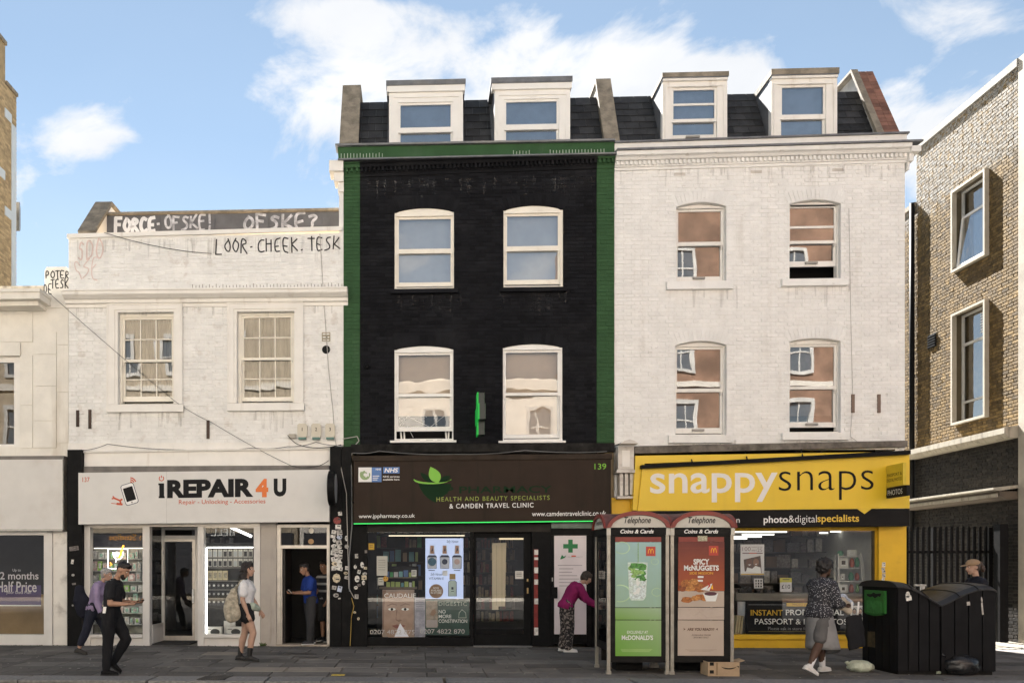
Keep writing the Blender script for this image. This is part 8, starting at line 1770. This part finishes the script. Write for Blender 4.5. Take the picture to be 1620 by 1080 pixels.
def person(label, at, face, H, pose, tone, fem=False, build=1.0, grips=(False, False), curls=(30, 30), bare_feet=False):
    t = thing('person', label, 'person', at, rotz=R(face)); J = skeleton(H, pose); k = J['k']; prof = [(a, b*k*build, c*k*build*pose.get('broad', 1), d*k) for a, b, c, d in (PROF_F if fem else PROF_M)]
    J['prof'] = prof; J['build'] = build; mb = MB(); torso(mb, J, prof)
    limb(mb, [J['spine'](.93), J['neck'], J['skull'] + J['head_rot'] @ Vector((0, 0, .02*k))], [.048*k, .050*k if not fem else .044*k, .054*k if not fem else .047*k])
    for q, gr, cu in (('L', grips[0], curls[0]), ('R', grips[1], curls[1])):
        sh = J['sh'+q]; limb(mb, [J['spine'](.86)*.4+sh*.6, sh, J['sh'+q]*.5+J['el'+q]*.5, J['el'+q]], [.055*k*build, .056*k*build, .049*k*build, .040*k*build]); limb(mb, [J['el'+q], J['el'+q]*.65+J['wr'+q]*.35, J['wr'+q]], [.040*k*build, .041*k*build, .026*k]); hand(mb, J, q, k, cu, gr)
        limb(mb, [J['hip'+q]+Vector((0, 0, .03)), J['hip'+q]*.6+J['kn'+q]*.4, J['kn'+q]], [.092*k*build, .082*k*build, .056*k*build]); limb(mb, [J['kn'+q], J['kn'+q]*.68+J['an'+q]*.32 - Vector((.012, 0, 0)), J['an'+q]], [.056*k*build, .058*k*build, .036*k])
        f = J['ft'+q]; an = J['an'+q]; f = f.normalized(); dn = Vector((0, 0, -1)); dn = (dn - f*dn.dot(f)).normalized(); limb(mb, [an - f*.03*k + dn*.035*k, an + f*.08*k + dn*.042*k, an + f*.15*k + dn*.052*k], [.034*k, .033*k, .018*k], n=10); limb(mb, [an, an + dn*.035*k], [.035*k, .034*k])
    head_mesh(mb, J, k, fem); put(remesh(mb, .0068, 2), 'body', skin('skin_%d' % int(tone[0]*1000), tone), t); face_parts(t, J, k, tone)
    return t, J
def shirt(t, J, mat, sleeve=.5, hem=-.1, add=.014, collar=True, loose=0.0, name='shirt', vox=.011, sl_r=1.0, low=1.0):
    k, b = J['k'], J['build']; mb = MB(); pr = [p for p in J['prof'] if p[0] >= hem-.001 and p[0] < .99]
    if not any(abs(p[0]-hem) < .02 for p in pr): a = [p for p in J['prof'] if p[0] > hem][0]; pr = [(hem, a[1]*1.02, a[2]*1.02, a[3])] + pr
    pr = [(a, x+loose*(1-min(1, abs(a-.3))), y+loose*(1-min(1, abs(a-.3))), s) for a, x, y, s in pr]; pr[-1] = (.965, pr[-1][1], pr[-1][2], pr[-1][3]); torso(mb, J, pr, add)
    for q in 'LR':
        sh, el, wr = J['sh'+q], J['el'+q], J['wr'+q]; r0 = (.062*k*b+add*.8)*sl_r
        base = J['spine'](.84)*.45+sh*.55; limb(mb, [J['spine'](.97), J['spine'](.93)*.5+sh*.5, sh], [.046*k+add, .050*k+add, .052*k+add])
        if sleeve <= 1: limb(mb, [base, sh, sh*(1-sleeve)+el*sleeve], [r0*.95, r0, r0*(.98 if sleeve < .8 else .85)], caps=True)
        else: e2 = sleeve-1; limb(mb, [base, sh, el], [r0*.95, r0, r0*.84]); limb(mb, [el, el*(1-e2)+wr*e2], [r0*.84, r0*.66])
    o = put(folds(remesh(mb, vox, 2), .011, 13, len(mat.name)), name, mat, t)
    if collar:
        c = MB(); n = 16; rr = []
        for z, g in ((.955, 1.16), (1.04, 1.08), (1.045, .98), (.96, 1.0)): f = J['sf'](1); ctr = J['spine'](z); rr.append([ctr + f*(.064*k*g*math.cos(2*math.pi*i/n)-.004) + Vector((0, 1, 0))*(.072*k*g*math.sin(2*math.pi*i/n)) for i in range(n)])
        c.loft(rr, cap=False); c.build('collar', mat, t, smooth=True, local=True)
    return o
def trousers(t, J, mat, to=1.9, add=.014, name='trousers', flare=1.0, waist=.12, vox=.011, hemw=1.0):
    k, b = J['k'], J['build']; mb = MB(); torso(mb, J, [p for p in J['prof'] if p[0] <= waist] + [(waist, *[p for p in J['prof'] if p[0] >= waist][0][1:])], add*.9)
    for q in 'LR':
        h, kn, an = J['hip'+q], J['kn'+q], J['an'+q]; r = .096*k*b+add
        if to <= 1: e = h*(1-to)+kn*to; limb(mb, [h+Vector((0, 0, .05)), h*.7+e*.3, e], [r, r*.98, r*.88*hemw])
        else:
            e = kn*(2-to)+an*(to-1); limb(mb, [h+Vector((0, 0, .05)), h*.6+kn*.4, kn], [r, r*.92, (.066*k*b+add)*flare]); limb(mb, [kn, kn*.6+e*.4, e], [(.066*k*b+add)*flare, (.062*k*b+add)*flare, (.046*k+add)*flare*hemw])
    return put(folds(remesh(mb, vox, 2), .009, 11, len(mat.name)), name, mat, t)
def shoes(t, J, mat, sole, high=0.0, toe=1.0, name='shoe', only='LR'):
    k = J['k']
    for q in only:
        an, f = J['an'+q], J['ft'+q].normalized(); dn = Vector((0, 0, -1)); dn = (dn - f*dn.dot(f)).normalized(); mb = MB()
        limb(mb, [an - f*.045*k + dn*.036*k, an + f*.06*k + dn*.036*k, an + f*.165*k*toe + dn*.046*k], [.043*k, .042*k, .030*k], n=12); limb(mb, [an + dn*.03*k, an - dn*(.012+high)*k], [.044*k, .043*k+high*.05])
        limb(mb, [an + f*.03*k + dn*.022*k, an + f*.10*k + dn*.035*k], [.038*k, .034*k])
        s = put(remesh(mb, .009, 2), name, mat, t)
        sm = MB(); sd = f.cross(dn).normalized(); rr = []
        for z in (.056, .074): 
            pts = []
            for u, w in ((-.085, .018), (-.075, .034), (-.02, .038), (.05, .040), (.12, .042), (.17*toe, .034), (.195*toe, .014)): pts.append((u, w))
            rr.append([an + f*u*k + sd*w*k + dn*z*k for u, w in pts] + [an + f*u*k - sd*w*k + dn*z*k for u, w in pts[::-1]])
        sm.loft(rr); sm.build('sole', sole, s, smooth=False, local=True)
def hair(t, J, mat, blobs, vox=.010, wob=.012, ws=30, name='hair'):
    Rm, c, k = J['head_rot'], J['head'], J['k']; mb = MB()
    for (x, y, z, rx, ry, rz) in blobs: mb.ell(c + Rm @ (Vector((x, y, z))*k), rx*k, ry*k, rz*k, 16, 12, rot=Rm)
    me = remesh(mb, vox, 1)
    push(me, lambda x, y, z: noise.noise((x*ws, y*ws, z*ws))*wob + noise.noise((x*ws*2.3, y*ws*2.3, z*ws*2.3))*wob*.6)
    return put(me, name, mat, t)
def held(name, label, cat, t, mb_local, mat, **kw):
    """a thing carried by a person: built in the person's frame, placed in the world as its own object"""
    Mx = Matrix.Translation(t.location) @ Matrix.Rotation(t.rotation_euler.z, 4, 'Z'); w = MB(); w.f, w.m = mb_local.f, mb_local.m; w.v = [tuple(Mx @ Vector(p)) for p in mb_local.v]
    return solo(w, name, mat, label, cat, smooth=kw.get('smooth', True))
def soft(mb, vox=.012, wob=.01, ws=9, smooth=3):
    me = remesh(mb, vox, smooth); o = MB(); 
    o.v = [tuple(Vector(v.co)+Vector(v.normal)*noise.noise(Vector(v.co)*ws)*wob) for v in me.vertices]; o.f = [tuple(p.vertices) for p in me.polygons]; o.m = [0]*len(o.f); bpy.data.meshes.remove(me); return o
cloth = lambda n, c, **k: M(n, c, .85, bump=.5, bs=k.pop('bs', 22), var=k.pop('var', .12), vs=5, spec=.2, **k)
blk_c = cloth('black_cotton', (.013, .013, .015)); dk_hair = M('dark_hair', (.012, .009, .008), .5, var=.4, vs=60, bump=.6, bs=90)
sk1, sk2, sk3, sk4 = (.34, .195, .13), (.42, .26, .19), (.075, .04, .026), (.30, .165, .105)

# man in black walking with a phone
p, J = person('bearded man all in black walking while looking down at his phone', G(176, 1066.5), 0, 1.73, dict(lean=4, curl=8, neck=24, head=28, armL=(8, 8, 84, 25), armR=(0, 10, 88, 25), legL=(28, 58, 1), legR=(-2, 2, 1), footL=38), sk1, grips=(True, True), curls=(45, 50))
shirt(p, J, blk_c, .62, -.12, .016, loose=.006); trousers(p, J, cloth('black_trousers', (.010, .010, .012)), 1.96, .016); shoes(p, J, black_gloss, M('black_sole', (.015, .015, .015), .7))
hair(p, J, dk_hair, [(-.022, 0, .056, .096, .080, .080), (.018, 0, .090, .074, .070, .048), (-.06, 0, .02, .05, .066, .07)], wob=.008)
hair(p, J, M('black_beard', (.014, .010, .008), .7, var=.3, vs=60), [(.060, 0, -.100, .034, .040, .034), (.040, .042, -.072, .028, .018, .040), (.040, -.042, -.072, .028, .018, .040), (.086, 0, -.048, .010, .026, .007)], vox=.007, wob=.004, name='beard')
hm = (J['wrL']+J['wrR'])/2 + Vector((.11, 0, .03)); held('phone', 'dark phone held in the hand of the bearded man in black', 'phone', p, MB().bar(hm-Vector((.07, .0, .012)), hm+Vector((.075, .0, .018)), .07, .010), black_gloss, smooth=False)
c = J['hipR']+Vector((-.03, -.115, .08)); held('white_tag', 'white card tag clipped at the hip of the man in black', 'tag', p, MB().loft([[c+Vector((u*.022+z*.15, -.004+o, z)) for u, o in ((-1, 0), (1, 0), (1, .008), (-1, .008))] for z in (-.045, .05)]), white_print, smooth=False)
# grey-haired woman behind him
p, J = person('grey-haired person in a lilac shirt with a dark shoulder bag, behind the man in black', G(149, 1034), 0, 1.66, dict(lean=9, curl=16, neck=26, head=12, armL=(14, 6, 20, 0), armR=(2, 8, 18, 0), legL=(24, 10, 1), legR=(-16, 6, 1), footR=10), sk2, True, 1.06)
lil = cloth('lilac_shirt', (.26, .205, .32), rnd=0); shirt(p, J, lil, 1.92, -.12, .018, loose=.015); trousers(p, J, cloth('navy_trousers', (.018, .02, .032)), 1.72, .014, hemw=1.1); shoes(p, J, M('black_sandal', (.02, .017, .015), .6), M('black_sole', (.015, .015, .015)), name='sandal')
hair(p, J, M('grey_hair', (.30, .29, .28), .6, var=.4, vs=70, bump=.7, bs=80), [(-.025, 0, .045, .104, .086, .086), (-.06, 0, -.01, .062, .080, .080), (.03, 0, .075, .06, .066, .045)], wob=.014, ws=26)
mb = MB(); c = J['spine'](.28)+Vector((-.24, -.10, 0)); limb(mb, [c+Vector((-.02, 0, .22)), c, c+Vector((.03, 0, -.22))], [.09, .16, .12], flat=.55); held('shoulder_bag', 'dark navy shoulder bag on the back of the grey-haired person', 'bag', p, soft(mb, wob=.03, ws=6), cloth('navy_bag', (.012, .013, .022)))
mb = MB(); c = J['wrR']+Vector((.10, -.05, -.08)); limb(mb, [c+Vector((-.10, 0, .03)), c+Vector((.06, 0, -.03)), c+Vector((.16, 0, -.01))], [.06, .11, .06], flat=.5); held('hand_bag', 'black hand bag carried low by the grey-haired person', 'bag', p, soft(mb, wob=.02), cloth('black_bag_cloth', (.014, .014, .016)))
# woman in white T-shirt
p, J = person('woman with long dark curly hair in white T-shirt, black shorts and boots', G(390, 1045.5), -4, 1.70, dict(lean=-2, curl=3, neck=6, head=0, armL=(12, 6, 22, 8), armR=(-2, 8, 24, 6), legL=(-8, 4, 1), legR=(20, 30, 1), footL=4, footR=8), sk2, True, 1.08)
shirt(p, J, cloth('white_cotton', (.66, .65, .66)), .62, .02, .016, collar=False, loose=.014); trousers(p, J, blk_c, .34, .018, name='shorts', hemw=1.15); shoes(p, J, M('black_boot', (.013, .012, .012), .45, bump=.3, bs=40), M('black_sole', (.015, .015, .015)), high=.13, name='boot')
hair(p, J, M('dark_brown_hair', (.016, .010, .008), .5, var=.4, vs=60, bump=.7, bs=70), [(-.026, 0, .046, .106, .092, .090), (.02, 0, .075, .072, .078, .055), (-.072, 0, -.03, .066, .094, .10), (-.095, 0, -.14, .062, .095, .11), (-.11, -.01, -.25, .056, .085, .10), (-.05, -.085, -.15, .055, .035, .11), (-.07, -.075, -.25, .05, .035, .08), (-.03, -.078, -.03, .04, .026, .09), (-.03, .074, -.03, .035, .022, .08)], wob=.024, ws=20)
mb = MB(); c = J['spine'](.0)+Vector((-.25, -.16, .06)); limb(mb, [c+Vector((.07, 0, .25)), c+Vector((.02, 0, .0)), c+Vector((.05, 0, -.17))], [.06, .145, .14], flat=.42); held('tote_bag', 'pale patterned cloth tote bag hanging behind the woman in white', 'bag', p, soft(mb, wob=.03, ws=7), M('tote_cloth', (.36, .32, .25), .9, var=.35, vs=14, bump=.5, bs=20, dirt=.5, dcol=(.16, .18, .15), ds=10))
st = MB(); st.tube([c+Vector((.10, -.01, .26)), J['shR']+Vector((-.04, -.03, .06)), J['shR']+Vector((.02, .0, .07)), c+Vector((.05, .12, .30))], .014, 6); held('bag_strap', 'cloth strap of the pale tote bag over the shoulder of the woman', 'strap', p, st, M('tote_cloth', (.36, .32, .25)))
mb = MB(); c = J['spine'](.12)+Vector((.14, -.07, -.02)); limb(mb, [c+Vector((-.10, -.03, .05)), c+Vector((.0, 0, 0)), c+Vector((.06, .10, -.05))], [.04, .072, .05], flat=.7); held('waist_bag', 'pale green waist bag worn at the front of the woman in white', 'bag', p, soft(mb), cloth('sage_bag', (.33, .38, .32)))
tt = MB(); a, b_ = J['elR'], J['wrR']; limb(tt, [a*.75+b_*.25, a*.4+b_*.6], [.0425*J['k'], .036*J['k']]); o = tt.build('tattoo', M('tattooed_skin', (.12, .085, .075), .6, var=.5, vs=40), p, smooth=True, local=True)
# man in the blue polo shirt in the side doorway
p, J = person('man in blue polo shirt and dark trousers holding a phone in the side doorway', (fx(490), .10, .036), 205, 1.68, dict(lean=2, curl=6, neck=20, head=16, armL=(14, 14, 74, 0), armR=(14, 8, 74, 20), legL=(4, 2, 3), legR=(-4, 2, 3)), sk4, build=1.06, grips=(True, True), curls=(40, 40))
shirt(p, J, cloth('royal_blue_cotton', (.016, .040, .20)), .66, -.10, .018, loose=.010); trousers(p, J, cloth('charcoal_trousers', (.035, .035, .037)), 1.95, .022); shoes(p, J, M('dark_trainer', (.03, .03, .033), .6), M('white_sole', (.6, .59, .57), .6), name='trainer')
hair(p, J, dk_hair, [(-.026, 0, .050, .098, .082, .084), (-.06, 0, -.01, .054, .078, .080), (.024, 0, .085, .072, .070, .046)], wob=.006)
hm = (J['wrL']*.3+J['wrR']*.7) + Vector((.10, .03, .03)); held('phone', 'pale phone held by the man in the blue polo shirt', 'phone', p, MB().bar(hm-Vector((.04, .0, .03)), hm+Vector((.045, .0, .05)), .065, .010), metal_grey, smooth=False)
# man behind him
stripe = M('striped_jersey', (.02, .02, .024), .85, var=0)
nt = stripe.node_tree; wv = nt.nodes.new('ShaderNodeTexWave'); wv.bands_direction = 'Z'; wv.inputs['Scale'].default_value = 2.1; g_ = nt.nodes.new('ShaderNodeNewGeometry'); mp_ = nt.nodes.new('ShaderNodeMapRange'); mp_.inputs[1].default_value = .72; mp_.inputs[2].default_value = .80; mx_ = nt.nodes.new('ShaderNodeMix'); mx_.data_type = 'RGBA'
nt.links.new(g_.outputs['Position'], wv.inputs['Vector']); nt.links.new(wv.outputs['Fac'], mp_.inputs[0]); nt.links.new(mp_.outputs[0], mx_.inputs[0]); mx_.inputs[6].default_value = (.022, .022, .026, 1); mx_.inputs[7].default_value = (.34, .33, .32, 1); nt.links.new(mx_.outputs[2], nt.nodes['Principled BSDF'].inputs['Base Color'])
p, J = person('man in a black and white striped top standing inside the dark doorway', (fx(509), .72, .036), 235, 1.72, dict(lean=1, neck=10, head=6, armL=(8, 8, 30, 5), armR=(8, 8, 30, 5), legL=(2, 0, 3), legR=(-3, 0, 3)), sk4)
shirt(p, J, stripe, .65, -.1, .016); trousers(p, J, cloth('charcoal_shorts', (.03, .03, .03)), .95, .022, name='shorts'); shoes(p, J, M('dark_trainer', (.03, .03, .033)), M('white_sole', (.6, .59, .57)), name='trainer'); hair(p, J, dk_hair, [(-.026, 0, .050, .098, .082, .084), (-.06, 0, -.01, .054, .078, .080), (.024, 0, .085, .072, .070, .046)], wob=.006)
# woman in magenta bending at the kiosk
leo = M('leopard_trousers', (.02, .017, .016), .85, var=0); nt = leo.node_tree; v_ = nt.nodes.new('ShaderNodeTexNoise'); v_.inputs['Scale'].default_value = 26; v_.inputs['Detail'].default_value = 2; g_ = nt.nodes.new('ShaderNodeNewGeometry'); mp_ = nt.nodes.new('ShaderNodeMapRange'); mp_.inputs[1].default_value = .52; mp_.inputs[2].default_value = .58; mx_ = nt.nodes.new('ShaderNodeMix'); mx_.data_type = 'RGBA'
nt.links.new(g_.outputs['Position'], v_.inputs['Vector']); nt.links.new(v_.outputs['Fac'], mp_.inputs[0]); nt.links.new(mp_.outputs[0], mx_.inputs[0]); mx_.inputs[6].default_value = (.016, .014, .014, 1); mx_.inputs[7].default_value = (.20, .165, .15, 1); nt.links.new(mx_.outputs[2], nt.nodes['Principled BSDF'].inputs['Base Color'])
p, J = person('woman in magenta jumper and patterned trousers bending towards the telephone kiosk', G(897, 1030), 3, 1.66, dict(lean=14, curl=34, neck=26, head=26, armL=(34, 6, 30, 10), armR=(26, 6, 32, 5), legL=(-2, 6, 3), legR=(4, 10, 3)), sk2, True, 1.12, grips=(True, True), curls=(50, 50))
shirt(p, J, cloth('magenta_wool', (.21, .014, .085)), 1.9, -.14, .022, loose=.018, collar=False); trousers(p, J, leo, 1.93, .022, hemw=1.25); shoes(p, J, M('white_trainer', (.60, .58, .55), .6), M('white_sole', (.6, .59, .57)), name='trainer'); hair(p, J, M('brown_short_hair', (.028, .018, .012), .55, var=.5, vs=60, bump=.6, bs=80), [(-.02, 0, .045, .102, .086, .086), (-.062, 0, -.01, .056, .08, .08), (.04, 0, .07, .055, .066, .045), (-.02, -.074, -.01, .045, .022, .055), (-.02, .074, -.01, .045, .022, .055)], wob=.012)
cw = MB(); n = 16; cw.loft([[J['spine'](z)+J['sf'](1)*(.066*gg*math.cos(2*math.pi*i/n)) + Vector((0, .074*gg*math.sin(2*math.pi*i/n), 0)) for i in range(n)] for z, gg in ((.93, 1.35), (1.0, 1.25), (1.07, 1.05), (1.06, .98))], cap=False); cw.build('white_collar', white_print, p, smooth=True, local=True)
# woman with the speckled blouse
spk = M('speckled_blouse', (.02, .02, .024), .8, var=0); nt = spk.node_tree; v_ = nt.nodes.new('ShaderNodeTexVoronoi'); v_.inputs['Scale'].default_value = 42; v_.inputs['Randomness'].default_value = 1; g_ = nt.nodes.new('ShaderNodeNewGeometry'); mp_ = nt.nodes.new('ShaderNodeMapRange'); mp_.inputs[1].default_value = .30; mp_.inputs[2].default_value = .22; mx_ = nt.nodes.new('ShaderNodeMix'); mx_.data_type = 'RGBA'
nt.links.new(g_.outputs['Position'], v_.inputs['Vector']); nt.links.new(v_.outputs['Distance'], mp_.inputs[0]); nt.links.new(mp_.outputs[0], mx_.inputs[0]); mx_.inputs[6].default_value = (.022, .022, .028, 1); mx_.inputs[7].default_value = (.45, .44, .46, 1); nt.links.new(mx_.outputs[2], nt.nodes['Principled BSDF'].inputs['Base Color'])
p, J = person('woman in black and white speckled blouse and long grey skirt walking past the photo shop', G(1296, 1066.5), 24, 1.74, dict(lean=3, curl=9, neck=16, head=4, armL=(24, 4, 56, 12), armR=(8, 12, 70, 26), legL=(20, 16, 1), legR=(-12, 20, 1), footR=26), sk3, True, 1.10, grips=(True, True), curls=(45, 45))
shirt(p, J, spk, 1.55, -.20, .024, loose=.022, collar=False, sl_r=1.12)
sk = MB(); n = 28; rings = []
for z, rx, ry, sh in ((.10, .115, .150, 0), (-.05, .145, .190, .0), (-.3, .165, .205, .02), (-.6, .185, .215, .05), (-.86, .20, .235, .07), (-.96, .205, .24, .08)):
    c = J['pelvis']+Vector((sh, 0, .56*z*J['k'])); rings.append([c+Vector((rx*math.cos(a)*(1+.05*math.sin(5*a+z*3)*min(1, -z+.2)), ry*math.sin(a)*(1+.05*math.cos(6*a)*min(1, -z+.2)), (-.10*max(0, math.cos(a-.5)) if z < -.8 else 0))) for a in [2*math.pi*i/n for i in range(n)]])
grey_sk = cloth('grey_jersey', (.215, .21, .21)); skm = MB(); skm.loft(rings, cap=False)
o = skm.build('skirt', grey_sk, p, smooth=True, local=True); md = o.modifiers.new('thick', 'SOLIDIFY'); md.thickness = .012
trousers(p, J, cloth('grey_under_shorts', (.10, .096, .096)), .86, .016, name='shorts')
white_sock = M('white_sock', (.64, .63, .64), .8, bump=.4, bs=60)
for q in 'LR':
    m = MB(); a, b_ = J['anL' if q == 'L' else 'anR'], J['knL' if q == 'L' else 'knR']; limb(m, [a+Vector((0, 0, -.02)), a*.62+b_*.38], [.042, .050]); m.build('sock', white_sock, p, smooth=True, local=True)
shoes(p, J, M('white_trainer', (.60, .58, .55)), M('white_sole', (.6, .59, .57)), name='trainer'); hair(p, J, dk_hair, [(-.03, 0, .055, .125, .108, .105), (-.065, 0, .0, .085, .10, .095), (.03, 0, .085, .075, .085, .06)], wob=.020, ws=28)
h = (J['wrL']+J['wrR'])/2
mb = MB(); limb(mb, [h+Vector((-.16, -.10, .10)), h+Vector((.02, -.06, .05)), h+Vector((.20, -.02, -.03))], [.04, .075, .05], flat=.8); limb(mb, [h+Vector((-.22, -.08, .16)), h+Vector((-.05, -.12, -.02)), h+Vector((.10, -.12, -.10))], [.05, .07, .05], flat=.6); held('folded_coat', 'beige coat folded over the forearms of the woman in the speckled blouse', 'coat', p, soft(mb, wob=.03, ws=9), cloth('beige_coat', (.42, .36, .28)))
mb = MB(); limb(mb, [h+Vector((.02, .02, .12)), h+Vector((.14, .0, .10)), h+Vector((.28, -.02, .0))], [.03, .055, .03], flat=.9); held('striped_scarf', 'blue and white cloth held with the beige coat', 'cloth', p, soft(mb, wob=.03, ws=12), M('blue_white_cloth', (.36, .40, .48), .8, var=.5, vs=18))
mb = MB(); c = h+Vector((.22, -.12, -.42)); limb(mb, [c+Vector((-.04, 0, .25)), c, c+Vector((.05, 0, -.25))], [.165, .19, .175], flat=.30, caps=False); sbag = held('shopping_bag', 'black cloth shopping bag hanging from the hand of the speckled woman', 'bag', p, soft(mb, wob=.015), cloth('black_bag_cloth', (.014, .014, .016)))
for dx in (-.09, .05):
    st = MB(); st.tube([c+Vector((dx-.02, -.02, .26)), c+Vector((dx+.01, -.01, .36)), c+Vector((dx+.03, 0, .46))], .013, 6); Mx = Matrix.Translation(p.location) @ Matrix.Rotation(p.rotation_euler.z, 4, 'Z')
    st.v = [tuple(Mx @ Vector(q)) for q in st.v]; st.build('handle', white_print, sbag, smooth=True)
# person in the cap behind the bins
p, J = person('person in tan cap and dark top with a ponytail, behind the street bins', (P(1547, 900, -2.6).x, -2.6, 0), 178, 1.76, dict(lean=3, neck=12, head=6, armL=(10, 8, 30, 0), armR=(10, 8, 30, 0), legL=(10, 6, 2), legR=(-10, 6, 2)), sk2, True, 1.05)
shirt(p, J, cloth('navy_black_top', (.014, .015, .022)), 1.9, -.12, .02, loose=.01); trousers(p, J, blk_c, 1.93, .016); shoes(p, J, black_gloss, M('black_sole', (.015, .015, .015)))
hair(p, J, M('brown_tied_hair', (.05, .03, .02), .5, var=.4, vs=60), [(-.03, 0, .03, .094, .08, .075), (-.12, 0, .03, .045, .04, .045), (-.155, 0, -.04, .035, .034, .07), (-.05, 0, -.02, .05, .074, .06)], wob=.012)
Rm, c, k = J['head_rot'], J['head'], J['k']; A = lambda v: c + Rm @ (Vector(v)*k)
cp = MB(); cp.ell(A((-.008, 0, .058)), .108*k, .090*k, .072*k, 18, 10, rot=Rm); n = 12; cp.loft([[A((.085+x*.105, y*.075, .045-x*.02+o)) for x, y in [(math.sin(math.pi*i/n), math.cos(math.pi*i/n)) for i in range(n+1)]] for o in (-.004, .004)]); cp.build('cap', M('tan_cap', (.30, .20, .12), .8), p, smooth=True, local=True)
